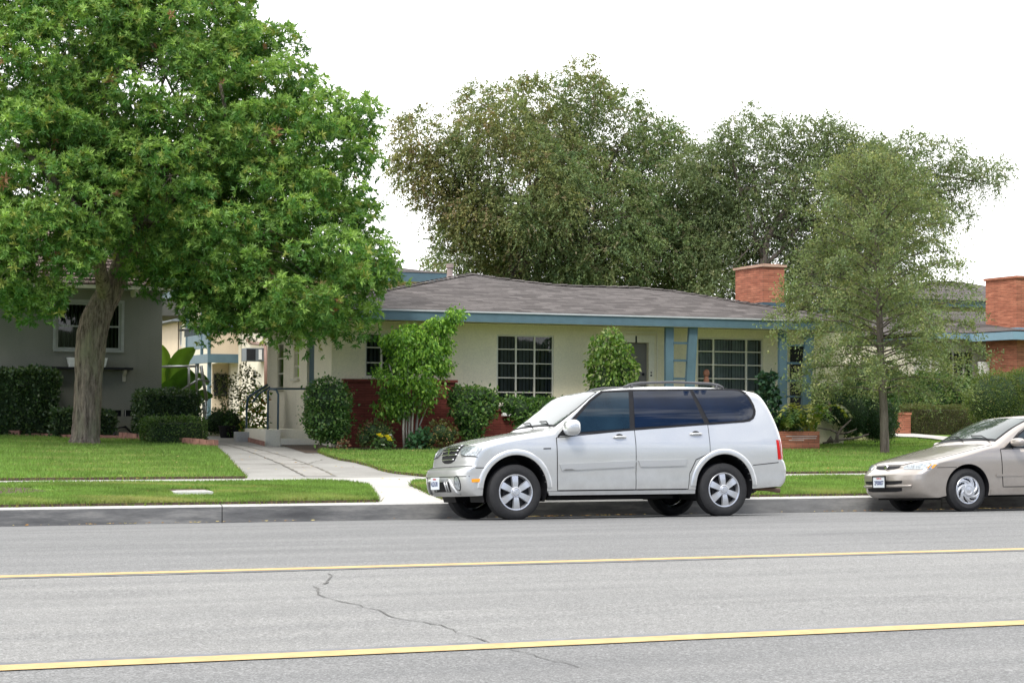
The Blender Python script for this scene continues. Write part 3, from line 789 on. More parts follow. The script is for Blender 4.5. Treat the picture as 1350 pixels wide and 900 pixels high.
def wheel(parent, x, y, z, side, r_, rr_, wd, kind, spoke0=0.0, steer=0.0):
    """side -1: outer face towards -y; r_ tyre radius, rr_ rim radius"""
    wh = part_empty('wheel', parent, (x, y, z)); wh.rotation_euler = (0, 0, steer)
    ax = (0, side, 0); hw = wd / 2
    prof = [(-hw, rr_ + .005), (-hw, rr_ + .03), (-hw - .004, (r_ + rr_) / 2), (-hw + .012, r_ - .022), (-hw + .03, r_ - .004)]
    k = 5
    for i in range(k):
        c = -hw + .03 + (wd - .06) * (i + .5) / k; g = (wd - .06) / k * .36
        prof += [(c - g, r_), (c + g, r_), (c + g + .003, r_ - .009), (c + g * 1.6, r_ - .009)] if i < k - 1 else [(c - g, r_), (c + g, r_)]
    prof += [(hw - .03, r_ - .004), (hw - .012, r_ - .022), (hw + .004, (r_ + rr_) / 2), (hw + .001, rr_ + .03), (hw - .004, rr_ + .012), (hw - .012, rr_)]
    MB().lathe((0, 0, 0), ax, prof, 64).build('tyre', M['rubber'], wh, smooth=True, local=True, sharp=30)
    rim = MB(); f = hw - .012
    rim.lathe((0, 0, 0), ax, [(f, rr_ + .002), (f + .006, rr_ - .004), (f + .003, rr_ - .016), (f - .03, rr_ - .024), (-hw + .02, rr_ - .03)], 64)
    dark = MB(); dark.lathe((0, 0, 0), ax, [(f - .075, .001), (f - .075, rr_ - .026)], 40); dark.lathe((0, 0, 0), ax, [(f - .06, .02), (f - .055, rr_ * .68), (f - .075, rr_ * .7)], 40)
    def pt(rad, ang, h_): # face plane coordinates: x, z
        return (rad * math.cos(ang), side * h_, rad * math.sin(ang))
    if kind == 'six':
        for i in range(6):
            a = spoke0 + i * math.pi / 3
            def sp(rad, wdt, hh):
                c, s_ = math.cos(a), math.sin(a); return [(rad * c - wdt * s_, side * hh, rad * s_ + wdt * c), (rad * c + wdt * s_, side * hh, rad * s_ - wdt * c)]
            st = [(.045, .030, f - .004), (rr_ * .5, .036, f + .004), (rr_ * .9, .043, f - .002), (rr_ - .008, .05, f - .008)]
            vs = []
            for rad, wdt, hh in st:
                vs += sp(rad, wdt, hh); vs += sp(rad, wdt * 1.15, hh - .035)
            fs = []
            for j in range(3):
                o = 4 * j; fs += [(o, o + 1, o + 5, o + 4), (o, o + 4, o + 6, o + 2), (o + 1, o + 3, o + 7, o + 5)]
            rim.add(vs, fs)
        rim.lathe((0, 0, 0), ax, [(f - .03, .068), (f + .002, .066), (f + .006, .058), (f + .004, .05)], 32)
        o = rim.build('rim', M['alloy'], wh, smooth=True, local=True, sharp=35)
        cp = MB().lathe((0, 0, 0), ax, [(f + .004, .048), (f + .014, .042), (f + .017, .03), (f + .013, .028), (f + .013, .022), (f + .018, .02), (f + .018, .0005)], 28).build('hub_cap', M['alloy'], wh, smooth=True, local=True, sharp=25)
    else:
        # swirled cover: a dished disc with seven slanted openings
        K = 7; vs, fs = [], []; nr, na = 14, 182
        def hgt(fr): return f + .012 * math.sin(math.pi * min(1, fr * 1.05)) + (.008 if fr < .42 else 0)
        for i in range(nr + 1):
            fr = .02 + .98 * i / nr; rad = rr_ * fr
            for j in range(na):
                a = 2 * math.pi * j / na; vs.append(pt(rad, a, hgt(fr)))
        for i in range(nr):
            for j in range(na):
                fr = .02 + .98 * (i + .5) / nr; a = 2 * math.pi * (j + .5) / na
                ph = ((a - 2.1 * fr + spoke0) * K / (2 * math.pi)) % 1.0
                if .56 < fr < .9 and abs(ph - .5) < .19 * math.sin(math.pi * (fr - .52) / .42) + .02: continue
                fs.append((i * na + j, i * na + (j + 1) % na, (i + 1) * na + (j + 1) % na, (i + 1) * na + j))
        rim.add(vs, fs)
        for i in range(K):
            ri = []
            for q in range(9):
                fr = .42 + .52 * q / 8; a = 2.1 * fr - spoke0 + (i + .02) * 2 * math.pi / K; ri.append(pt(rr_ * fr, a, hgt(fr) + .002))
            rim.tube(ri, [.004] + [.007] * 7 + [.004], 6)
        rim.lathe((0, 0, 0), ax, [(f + .012, rr_ * .44), (f + .026, rr_ * .41), (f + .028, rr_ * .3), (f + .024, rr_ * .26), (f + .03, .001)], 36)
        rim.build('rim', M['alloy'], wh, smooth=True, local=True, sharp=30)
    dark.build('brake_disc', M['alloy_dark'], wh, local=True)
    return wh

def boxy(mb, c, r_, p):
    n = 12; vs, fs = [], []; m = 2 * n
    for i in range(n + 1):
        a = math.pi * i / n
        for k in range(m):
            b = math.pi * k / n; d = Vector((math.sin(a) * math.cos(b), math.sin(a) * math.sin(b), math.cos(a)))
            L = (abs(d.x) ** p + abs(d.y) ** p + abs(d.z) ** p) ** (1 / p); d = d / L; vs.append((c[0] + d.x * r_[0], c[1] + d.y * r_[1], c[2] + d.z * r_[2]))
    for i in range(n):
        for k in range(m): fs.append((i * m + k, (i + 1) * m + k, (i + 1) * m + (k + 1) % m, i * m + (k + 1) % m))
    return mb.add(vs, fs)
def plate(parent, c, nrm_yaw, txt, frame=None, pitch=0.0):
    """licence plate facing -x"""
    mt = Matrix.Translation(Vector(c)) @ Matrix.Rotation(nrm_yaw, 4, 'Z') @ Matrix.Rotation(pitch, 4, 'Y')
    pm_ = MB().box((-.006, -.153, -.077), (.006, .153, .077)).build('number_plate', M['plate'], parent, local=True); pm_.data.transform(mt)
    if frame:
        fm = MB(); 
        for a, b in (((-.012, -.165, -.09), (.004, .165, -.074)), ((-.012, -.165, .074), (.004, .165, .09)), ((-.012, -.165, -.09), (.004, -.15, .09)), ((-.012, .15, -.09), (.004, .165, .09))): fm.box(a, b)
        o = fm.build('plate_frame', M['black'], pm_, local=True); o.data.transform(mt)
    # letters read from in front of the car (looking along +x, left is +y)
    base = mt @ Matrix.Translation((-.0075, 0, 0)) @ Matrix(((0, 0, -1, 0), (-1, 0, 0, 0), (0, 1, 0, 0), (0, 0, 0, 1)))
    text_mesh(txt, .085, 'plate_number', M['plate_ink'], pm_, base @ Matrix.Translation((0, -.012, 0)) @ Matrix.Scale(.78, 4, (1, 0, 0)), .001, .0015)
    text_mesh('California', .032, 'plate_state', M['red'], pm_, base @ Matrix.Translation((0, .054, 0)), .001)
    return pm_

# ---- silver SUV
YS = 21.32
WB = 3.69
def XS(x): return .75 - (.75 - x) * .95 if x < .75 else (.75 + (x - .75) * 1.05 if x < 3.55 else WB + (x - 3.55) * .95)
pw = at_y(682, 684, YS)
SX = pw.x - .75; SYC = YS + .88
suv = thing('parked_suv', 'silver long wheelbase SUV with tinted windows and roof rails parked at the kerb', 'car', (SX, SYC, elev(SYC) ), rot=(-.052, 0, 0))
def W_suv(x, z):
    w_ = .865
    w_ -= .02 * max(0, (.5 - z) / .2) ** 2
    w_ -= .14 * max(0, min(z, 1.06) - .955) + .006 * max(0, min(1, (.60 - z) / .03))
    if z > 1.06: w_ -= .20 * (z - 1.06) + .10 * (z - 1.06) ** 2
    else: w_ += .012 * math.sin(math.pi * max(0, min(1, (z - .62) / .44)))
    if x < .9: w_ -= .075 * ((.9 - x) / .7) ** 2
    if x > 3.95: w_ -= .05 * ((x - 3.95) / .7) ** 2
    return w_
SP = [((.10,.30),(.30,.31)), ((.03,.37),(.24,.37)), ((-.01,.50),(.21,.50)), ((.0,.62),(.215,.62)), ((.045,.665),(.235,.66)), ((.10,.685),(.27,.68)),
      ((.12,.76),(.28,.735)), ((.155,.865),(.31,.82)), ((.20,.925),(.36,.87)), ((.29,.965),(.43,.905)), ((.62,1.05),(.67,.965)), ((.98,1.11),(1.0,1.02)),
      ((1.22,1.155),(1.26,1.06)), ((1.30,1.195),(1.30,1.11)), ((1.61,1.415),(1.57,1.33)), ((1.90,1.62),(1.80,1.555)), ((2.04,1.668),(1.97,1.615)), ((2.38,1.708),(2.38,1.64)),
      ((3.0,1.73),(3.0,1.645)), ((3.8,1.71),(3.74,1.62)), ((4.12,1.675),(4.02,1.565)), ((4.28,1.62),(4.18,1.51)), ((4.42,1.38),(4.32,1.31)), ((4.52,1.08),(4.42,1.05)),
      ((4.55,.80),(4.445,.80)), ((4.555,.735),(4.45,.735)), ((4.60,.715),(4.44,.71)), ((4.635,.60),(4.48,.60)), ((4.62,.46),(4.46,.46)), ((4.54,.37),(4.38,.38))]
SP = [((XS(a[0]), a[1]), (XS(b[0]), b[1])) for a, b in SP]
K_ = Car(SP, W_suv, 3.5)
AF, AR = (.75, .375, .425, .44), (WB, .375, .42, .44)
SILL = .355
body = K_.body(SILL, [AF, AR], 'body', M['silver'], suv)
def s2(px, py, inset=0.0):
    """picture point -> (x, z) on the near flank of the SUV, in car coordinates"""
    c_, s_ = math.cos(-.052), math.sin(-.052); o = Vector((SX, SYC, elev(SYC)))
    rot = lambda v: Vector((v.x, v.y * c_ + v.z * s_, -v.y * s_ + v.z * c_))
    a = rot(CAMP - o); d = rot(ray(px, py)); t = (-(.865 - inset) - a.y) / d.y; q = a + d * t
    return (q.x, q.z)
gl_ins = .10
# window openings traced on the flank
BT = [(1.275, 1.075)]
wins = [('front', [s2(742, 571, .03), s2(829, 564.5, .05), s2(829, 516.5, .14), s2(795, 517.5, .14), s2(779, 529, .12)], 'tint_light'),
        ('rear', [s2(836, 563.5, .05), s2(928, 557.5, .05), s2(910, 515, .14), s2(835, 515.5, .14)], 'tint'),
        ('quarter', [s2(935, 557, .05), s2(980, 553.7, .05), s2(986, 552.6, .05), s2(990.5, 550, .06), s2(993, 546, .06), s2(993.6, 541.5, .07), s2(991.5, 534, .09), s2(987.5, 526, .11), s2(982, 519.5, .13), s2(975, 515.6, .14), s2(966, 514.2, .14), s2(914, 514, .14)], 'tint')]
DLO = [s2(734, 574.5, .03), s2(832, 567.5, .04), s2(931, 560, .05), s2(981, 556.3, .05), s2(989, 555, .05), s2(994, 551.5, .06), s2(997, 546, .06), s2(997.5, 541, .07), s2(995, 533, .09), s2(990.5, 524.5, .11), s2(984.5, 517, .13), s2(977, 513, .14), s2(966, 511.8, .14), s2(832, 513, .14), s2(793, 515, .14), s2(777, 527, .12), s2(752, 553, .07)]
zt = [p[1] for p in DLO]
for sd_ in (-1, 1):
    K_.side(DLO, .004, sd_, 'window_surround', M['black'], suv, thick=.003)
    for nm, pl, mt_ in wins:
        K_.side(pl, .011, sd_, 'side_window', M[mt_], suv)
    # doors (proud skins over a dark gap)
    xf, xm, xr = s2(734, 600)[0], s2(838, 600)[0], s2(936, 600)[0]
    zb = s2(835, 645)[1]; zl = s2(835, 566, .02)[1]
    d1 = [(xf, s2(734, 578)[1] + .012), (xf + .01, zb + .0), (xm - .001, zb), (xm - .001, s2(836, 569, .02)[1] + .025)]
    d2 = [(xm + .001, s2(838, 569, .02)[1] + .025), (xm + .001, zb), (WB-.53, zb), (WB-.51, .56), (WB-.42, .74), (xr - .004, .835), (xr - .004, s2(935, 561.5, .02)[1] + .02)]
    for ln_, wd_ in ((d1 + [d1[0]], .013), (d2 + [d2[0]], .013), ([(xf, s2(734, 578)[1]), s2(738, 573, .03), s2(770, 535, .10), s2(793, 516, .14)], .014), ([(.20, .655), (.40, .655)], .010), ([(XS(4.0), .665), (XS(4.42), .70)], .010)):
        K_.line(ln_, wd_, .003, sd_, MB()).build('panel_gap', M['gap'], suv, local=True)
    for d_, hx in ((d1, s2(817, 576)), (d2, s2(918, 572))):
        shr = [(p[0] + (.004 if p[0] < sum(q[0] for q in d_) / len(d_) else -.004), p[1] + (.006 if p[1] < .8 else -.004)) for p in d_]
        dr = K_.side(shr, .0, sd_, 'door', M['silver'], suv, thick=.006)
        hb = MB(); x, z = hx; yy = sd_ * (W_suv(x, z) + .008)
        hb.tube([(x - .085, yy, z), (x - .07, yy + sd_ * .022, z + .002), (x, yy + sd_ * .03, z + .004), (x + .07, yy + sd_ * .022, z + .002), (x + .085, yy, z)], [.012, .014, .015, .014, .012], 8)
        hb.build('handle', M['silver'], dr, smooth=True, local=True)
        hk = [(x + .055 * math.cos(a), z + .008 + .036 * math.sin(a)) for a in [i * math.pi / 8 for i in range(9)]]
        K_.side(hk, .0085, sd_, 'handle_recess', M['alloy_dark'], dr)
    # rubbing strip
    a0, a1 = s2(740, 616), s2(834, 611)
    st = MB()
    for xa, xb, za, zb_ in ((xf + .03, xm - .03, a0[1] + .01, a1[1] + .01), (xm + .03, WB-.58, a1[1] + .008, a1[1] + .02)):
        K_.side([(xa, za + .03), (xa + .03, za - .05), (xb, zb_ - .05), (xb + .03, zb_ + .03)], 0, sd_, 'door_moulding', M['silver_low'], suv, thick=.022)
    # sill step
    K_.side([(AF[0] + AF[2] + .02, .30), (AR[0] - AR[2] - .02, .30), (AR[0] - AR[2] - .02, zb - .012), (AF[0] + AF[2] + .0, zb - .012)], 0, sd_, 'side_sill', M['silver_low'], suv, thick=.03)
    fl = MB(); K_.flare(AF, .072, .013, sd_, fl, .40).build('wheel_flare', M['silver'], suv, smooth=True, local=True, sharp=60); fl = MB(); K_.flare(AR, .072, .013, sd_, fl, .40).build('wheel_flare', M['silver'], suv, smooth=True, local=True, sharp=60)
    # lower bumper wrap lamps etc
    mk = s2(631, 633)
    K_.side([(mk[0] - .085, mk[1] - .022), (mk[0] + .085, mk[1] - .018), (mk[0] + .085, mk[1] + .024), (mk[0] - .085, mk[1] + .020)], 0, sd_, 'side_marker', M['amber'], suv, thick=.008)
    # front headlamp across the corner
    hl = [(8.05, .44 * sd_), (8.15, .70 * sd_), (8.2, .98 * sd_), (7.6, .99 * sd_), (6.95, .985 * sd_), (6.55, .97 * sd_), (6.5, .72 * sd_), (6.65, .52 * sd_), (7.3, .42 * sd_)]
    hlo = K_.wrap(hl, .006, 'headlight', M['lampglass'], suv)
    K_.wrap([(7.3 + (a - 7.3) * 1.09, q_ if abs(q_) > .9 else sd_ * (.71 + (abs(q_) - .71) * 1.07)) for a, q_ in hl], .003, 'headlight_seal', M['gap'], suv)
    K_.wrap([(6.40, .99 * sd_), (6.40, .55 * sd_), (6.47, .55 * sd_), (6.47, .99 * sd_)], .006, 'headlight_gap', M['gap'], suv)
    # fog lamp scoop, tail lamp, mirror, roof rail
    fg = [(1.75 + .62 * math.sin(a), sd_ * (.74 + .085 * math.cos(a))) for a in [i * math.pi / 10 for i in range(20)]]
    fo = K_.wrap(fg, .003, 'fog_lamp', M['lampglass'], suv); 
    K_.wrap([(1.75 + .75 * math.sin(a), sd_ * (.74 + .105 * math.cos(a))) for a in [i * math.pi / 10 for i in range(20)]], .0015, 'fog_lamp_recess', M['alloy_dark'], suv)
    K_.wrap([(23.2, .80 * sd_), (23.2, .9995 * sd_), (24.9, .9995 * sd_), (24.9, .80 * sd_)], .004, 'tail_light', M['red'], suv)
    zt_ = 1.0
    K_.side([(XS(4.39), 1.0), (XS(4.435), 1.0), (XS(4.462), .74), (XS(4.41), .74)], .003, sd_, 'tail_light', M['red'], suv)
    if 0: K_.side([(XS(4.375), .92), (XS(4.40), .92), (XS(4.405), .85), (XS(4.38), .85)], .013, sd_, 'reverse_light', M['lampglass'], suv)
    mx, mz = s2(752, 562)[0], 1.165
    mr = MB(); boxy(mr, (mx - .03 + (.22 if sd_ > 0 else 0), sd_ * .985, mz - .01), (.10, .12, .10), 3.0)
    mo = mr.build('mirror', M['silver'], suv, smooth=True, local=True)
    mx += .2 if sd_ > 0 else 0
    MB().tube([(mx + .06, sd_ * .84, mz - .06), (mx + .03, sd_ * .92, mz - .045)], [.05, .04], 8).build('mirror_stalk', M['black'], mo, smooth=True, local=True)
    rl = MB(); yr = .60 * sd_
    zr = lambda x: min((K_.raw(t_, .74) for t_ in np.linspace(16, 21, 60)), key=lambda p_: abs(p_.x - x)).z
    X0r, X1r = s2(822, 505)[0] + .12, s2(970, 506)[0] - .05
    pts = [(X0r, yr, zr(X0r) - .0), (X0r + .10, yr, zr(X0r + .1) + .03), (X0r + .25, yr, zr(X0r + .25) + .046), ((X0r + X1r) / 2, yr, zr((X0r + X1r) / 2) + .05), (X1r - .2, yr, zr(X1r - .2) + .045), (X1r - .08, yr, zr(X1r - .08) + .03), (X1r, yr, zr(X1r))]
    rl.tube(pts, [.018, .02, .017, .017, .017, .02, .018], 8)
    for xx in (X0r + .12, X1r - .1): rl.tube([(xx, yr, zr(xx) - .02), (xx, yr, zr(xx) + .03)], .02, 8)
    rl.build('roof_rail', plain('grey_rail', (.09, .09, .095), .4, .3), suv, smooth=True, local=True)
# screens
K_.wrap([(13.1, -.86), (13.15, 0), (13.1, .86), (15.1, .90), (15.35, 0), (15.1, -.90)], .005, 'windscreen', M['screen_glass'], suv)
K_.wrap([(12.95, -.90), (12.98, 0), (12.95, .90), (15.25, .94), (15.5, 0), (15.25, -.94)], .002, 'windscreen_seal', M['black'], suv)
K_.wrap([(21.3, -.8), (21.3, .8), (22.9, .82), (22.9, -.82)], .005, 'rear_window', M['tint'], suv)
wp = MB()
for q0, q1 in ((-.75, -.1), (-.05, .6)): wp.tube([K_.P(12.9, q0, .02), K_.P(13.25, (q0 + q1) / 2, .025), K_.P(13.3, q1, .02)], .008, 6)
wp.build('wiper', M['black'], suv, smooth=True, local=True)
def gline(pts, wd, off=.003):
    hb = MB()
    P_ = []
    for a, b in zip(pts, pts[1:]):
        for i in range(8): P_.append((a[0] + (b[0] - a[0]) * i / 8, a[1] + (b[1] - a[1]) * i / 8))
    P_.append(pts[-1])
    Q = [K_.P(a, b, off) for a, b in P_]
    hb.tube(Q, wd / 2, 5)
    hb.build('bonnet_gap', M['gap'], CUR, local=True)
CUR = suv
gline([(8.7, -.50), (8.85, 0), (8.7, .50)], .008); gline([(8.7, -.5), (10, -.80), (12.3, -.90)], .006, .0); gline([(8.7, .5), (10, .80), (12.3, .90)], .006, .0)
# grille
gr = K_.wrap([(8.55, -.42), (8.75, 0), (8.55, .42), (7.2, .40), (5.95, .30), (5.6, .15), (5.55, 0), (5.6, -.15), (5.95, -.30), (7.2, -.40)], .003, 'grille', M['black'], suv)
gs = MB()
for t_ in (6.1, 6.65, 7.2, 7.75, 8.3):
    hw_ = .28 if t_ < 6.3 else .36
    gs.tube([K_.P(t_ + .02 * (1 - (q / hw_) ** 2), q, .012) for q in np.linspace(-hw_, hw_, 13)], .011, 6)
gs.build('grille_bar', M['chrome'], gr, smooth=True, local=True)
em = MB(); c0 = K_.P(6.95, 0, .028)
em.add([(c0.x, c0.y + a * .055, c0.z + b * .055) for a, b in [(0, 1), (.55, .6), (.1, .25), (.75, -.25), (0, -1), (-.55, -.6), (-.1, -.25), (-.75, .25)]], [tuple(range(8))])
em.build('emblem', M['chrome'], gr, local=True)
K_.wrap([(8.35, -.10), (8.35, .10), (8.65, .10), (8.65, -.10)], .008, 'bonnet_badge', M['chrome'], suv)
K_.wrap([(4.62, -.96), (4.62, .96), (4.95, .96), (4.95, -.96)], .0015, 'bumper_gap', M['gap'], suv)
K_.wrap([(.9, -.42), (.9, .42), (1.9, .45), (1.9, -.45)], .003, 'lower_intake', M['black'], suv)
for q in (-.36, -.26, .26, .36): MB().tube([K_.P(.9, q, .012), K_.P(1.9, q, .012)], .012, 6).build('intake_bar', M['silver_low'], suv, smooth=True, local=True)
for sg in (-1, 1): it = MB(); it.tube([K_.P(2.05, sg * .42, .01), K_.P(2.05, sg * .54, .015), K_.P(1.5, sg * .60, .016), K_.P(.9, sg * .66, .014), K_.P(.5, sg * .70, .0)], [.02, .024, .022, .02, .012], 8); it.build('bumper_trim', M['silver_low'], suv, smooth=True, local=True)
K_.wrap([(2.35, -.99), (2.35, .99), (2.43, .99), (2.43, -.99)], .0015, 'bumper_crease', M['gap'], suv)
plate(suv, (-.035, .0, .47), 0, '4UZA701')
# badge on wing, dark underside, liners, exhaust
bx = s2(721, 591)
for sd_ in (-1, 1):
    K_.side([(bx[0] - .05, bx[1] - .008), (bx[0] + .05, bx[1] - .006), (bx[0] + .05, bx[1] + .008), (bx[0] - .05, bx[1] + .006)], 0, sd_, 'wing_badge', M['alloy_dark'], suv, thick=.005)
for sd_ in (-1, 1):
    for a_ in (AF, AR):
        lm = MB(); K_.liner(a_, sd_, lm); lm.build('wheel_arch', M['black'], suv, local=True)
ub = MB(); ub.box((.5, -.30, .30), (4.4, .30, .55)); ub.box((1.25, -.78, .33), (3.05, .78, .5)); ub.box((4.0, -.7, .38), (4.5, .7, .5)); ub.box((.15, -.6, .32), (.4, .6, .5))
ub.tube([(.75, -.7, .33), (.75, .7, .33)], .05, 8); ub.tube([(WB, -.7, .33), (WB, .7, .33)], .06, 8); ub.sphere((WB, .0, .33), .13)
ub.tube([(1.3, -.5, .27), (3.1, -.5, .27)], .035, 6); ub.sphere((4.15, -.35, .36), (.3, .2, .1))
ub.build('underbody', M['black'], suv, local=True)
MB().tube([(4.3, -.52, .36), (4.5, -.56, .35), (4.66, -.60, .325)], [.03, .03, .035], 10).build('exhaust_pipe', plain('rusty_pipe', (.25, .16, .11), .7, .4), suv, smooth=True, local=True)
K_.wrap([(9.0, .55), (9.0, .57), (9.1, .57), (9.1, .55)], .003, 'washer_jet', M['black'], suv)
for (x, sd_) in ((.75, -1), (.75, 1), (WB, -1), (WB, 1)):
    wheel(suv, x, sd_ * (.86 - .115), .345, sd_, .348, .228, .225, 'six', math.pi / 2 + (.05 if x < 1 else .12), steer=0.0)

# ---- champagne saloon
pc = at_y(1279, 673, 21.5); CX = pc.x - .90; CYC = 21.5 + .84
sed = thing('parked_sedan', 'beige compact sedan with swirled wheel covers parked behind the silver SUV', 'car', (CX, CYC, elev(CYC)), rot=(-.052, 0, 0))
def W_c(x, z):
    w_ = .835
    w_ -= .03 * max(0, (.5 - z) / .3) ** 2
    if z > .88: w_ -= .36 * (z - .88) + .12 * (z - .88) ** 2
    else: w_ += .014 * math.sin(math.pi * max(0, min(1, (z - .5) / .38)))
    if x < 1.1: w_ -= .11 * ((1.1 - x) / .85) ** 2
    if x > 3.5: w_ -= .07 * ((x - 3.5) / .8) ** 2
    return w_
CP = [((.16,.20),(.46,.20)), ((.05,.27),(.38,.27)), ((.0,.40),(.34,.40)), ((.005,.51),(.345,.51)), ((.04,.56),(.37,.555)), ((.09,.60),(.42,.60)), ((.13,.655),(.47,.65)),
      ((.19,.695),(.54,.68)), ((.34,.745),(.64,.70)), ((.75,.835),(.86,.765)), ((1.12,.915),(1.15,.845)), ((1.30,.955),(1.38,.895)), ((1.36,.985),(1.45,.925)), ((1.72,1.185),(1.80,1.125)),
      ((2.0,1.315),(2.09,1.245)), ((2.16,1.36),(2.25,1.30)), ((2.6,1.39),(2.62,1.325)), ((3.0,1.37),(2.98,1.30)), ((3.2,1.32),(3.14,1.24)), ((3.5,1.14),(3.42,1.08)), ((3.72,1.0),(3.64,.95)),
      ((4.05,.98),(3.98,.92)), ((4.26,.95),(4.12,.88)), ((4.34,.75),(4.18,.72)), ((4.40,.55),(4.22,.55)), ((4.38,.38),(4.2,.38)), ((4.28,.26),(4.1,.27))]
K_ = Car(CP, W_c, 2.5)
CF, CR = (.90, .32, .345, .345), (3.365, .32, .34, .34)
K_.body(.225, [CF, CR], 'body', M['champ'], sed)
def c2(px, py, inset=0.0):
    c_, s_ = math.cos(-.052), math.sin(-.052); o = Vector((CX, CYC, elev(CYC)))
    rot = lambda v: Vector((v.x, v.y * c_ + v.z * s_, -v.y * s_ + v.z * c_))
    a = rot(CAMP - o); d = rot(ray(px, py)); t = (-(.835 - inset) - a.y) / d.y; q = a + d * t
    return (q.x, q.z)
xf = c2(1319, 600)[0]; zs = .30
zbl = .865
for sd_ in (-1, 1):
    DL = [(1.52, .885), (2.35, .90), (3.25, .93), (3.48, .955), (3.05, 1.24), (2.9, 1.275), (2.25, 1.275), (2.13, 1.25), (1.83, 1.10)]
    K_.side(DL, .003, sd_, 'window_surround', M['black'], sed, thick=.003)
    for pl in ([(1.60, .90), (2.36, .915), (2.36, 1.255), (2.26, 1.255), (2.14, 1.23), (1.86, 1.09)], [(2.42, .915), (3.08, .94), (2.93, 1.25), (2.42, 1.255)], [(3.13, .945), (3.40, .965), (3.0, 1.225)]):
        K_.side(pl, .009, sd_, 'side_window', M['tint_light'], sed)
    d1 = [(xf, .87), (xf + .03, .34), (2.38, .34), (2.38, .885)]; d2 = [(2.39, .885), (2.39, .34), (2.98, .34), (3.10, .60), (3.26, .72), (3.26, .91)]
    for ln_, wd_ in ((d1 + [d1[0]], .012), (d2 + [d2[0]], .012), ([c2(1232, 616), c2(1262, 615.5)], .008), ([(xf, .87), (1.52, .885), (1.83, 1.11), (2.13, 1.265)], .010)):
        K_.line(ln_, wd_, .002, sd_, MB()).build('panel_gap', M['gap'], sed, local=True)
    for d_ in (d1, d2):
        cx_ = sum(q[0] for q in d_) / len(d_)
        dr = K_.side([(p[0] + (.005 if p[0] < cx_ else -.005), p[1] + (.005 if p[1] < .6 else -.004)) for p in d_], 0, sd_, 'door', M['champ'], sed, thick=.005)
        x, z = (2.24, .80) if d_ is d1 else (3.12, .82)
        MB().tube([(x - .08, sd_ * (W_c(x, z) + .004), z), (x, sd_ * (W_c(x, z) + .03), z), (x + .08, sd_ * (W_c(x, z) + .004), z)], .014, 8).build('handle', M['champ'], dr, smooth=True, local=True)
    zm = c2(1322, 626)[1]
    K_.side([(xf - .09, zm - .016), (2.97, zm - .016), (2.97, zm + .016), (xf - .09, zm + .014)], 0, sd_, 'door_moulding', M['champ'], sed, thick=.014)
    K_.side([(1.27, .235), (3.0, .235), (3.0, .30), (1.27, .30)], 0, sd_, 'side_sill', M['champ'], sed, thick=.012)
    hl = [(5.05, .52 * sd_), (4.95, .75 * sd_), (4.9, .99 * sd_), (6.6, .995 * sd_), (7.0, .93 * sd_), (6.7, .72 * sd_), (6.2, .56 * sd_), (5.6, .49 * sd_)]
    K_.wrap(hl, .004, 'headlight', M['lampglass'], sed)
    K_.wrap([(5.2, .945 * sd_), (5.2, .993 * sd_), (6.3, .993 * sd_), (6.3, .945 * sd_)], .007, 'indicator', M['amber'], sed)
    K_.wrap([(22.3, .6 * sd_), (22.3, .99 * sd_), (23.3, .99 * sd_), (23.3, .6 * sd_)], .005, 'tail_light', M['red'], sed)
    mx = 1.66
    mo = boxy(MB(), (mx, sd_ * .95, .965), (.07, .12, .058), 2.8).build('mirror', M['champ'], sed, smooth=True, local=True)
    MB().tube([(mx, sd_ * .80, .915), (mx, sd_ * .9, .94)], [.045, .035], 8).build('mirror_stalk', M['black'], mo, smooth=True, local=True)
K_.wrap([(12.3, -.86), (12.35, 0), (12.3, .86), (14.1, .90), (14.25, 0), (14.1, -.90)], .005, 'windscreen', M['screen_glass'], sed)
K_.wrap([(12.15, -.90), (12.15, 0), (12.15, .90), (14.25, .94), (14.4, 0), (14.25, -.94)], .002, 'windscreen_seal', M['black'], sed)
K_.wrap([(18.2, -.86), (18.1, 0), (18.2, .86), (19.7, .86), (19.8, 0), (19.7, -.86)], .005, 'rear_window', M['screen_glass'], sed)
wp = MB()
for q0, q1 in ((-.8, -.1), (-.05, .6)): wp.tube([K_.P(12.1, q0, .02), K_.P(12.4, (q0 + q1) / 2, .025), K_.P(12.45, q1, .02)], .008, 6)
wp.build('wiper', M['black'], sed, smooth=True, local=True)
CUR = sed; gline([(7.05, -.60), (6.25, -.45), (6.25, 0), (6.25, .45), (7.05, .60)], .010, .001); gline([(7.05, -.6), (8.2, -.84), (11.2, -.93)], .008, .0); gline([(7.05, .6), (8.2, .84), (11.2, .93)], .008, .0)
K_.wrap([(5.1, -.24), (5.0, 0), (5.1, .24), (5.4, .38), (5.95, .40), (6.0, 0), (5.95, -.40), (5.4, -.38)], .003, 'grille', M['black'], sed)
em = MB(); c0 = K_.P(5.5, 0, .02)
em.sphere(tuple(c0), (.012, .055, .035), 8); em.build('emblem', M['chrome'], sed, smooth=True, local=True)
for a, b, wq in ((1.95, 2.35, .62), (1.15, 1.6, .58)):
    K_.wrap([(a + .1, -wq), (a, -wq * .7), (a, wq * .7), (a + .1, wq), (b, wq + .02), (b, -wq - .02)], .003, 'bumper_slot', M['black'], sed)
bt = MB(); bt.tube([K_.P(1.78, q, .012) for q in np.linspace(-.82, .82, 17)], .016, 6); bt.build('bumper_trim', M['champ'], sed, smooth=True, local=True)
plate(sed, (-.028, .0, .425), 0, '2P00007', frame=True)
for sd_ in (-1, 1):
    for a_ in (CF, CR):
        lm = MB(); K_.liner(a_, sd_, lm, .45); lm.build('wheel_arch', M['black'], sed, local=True)
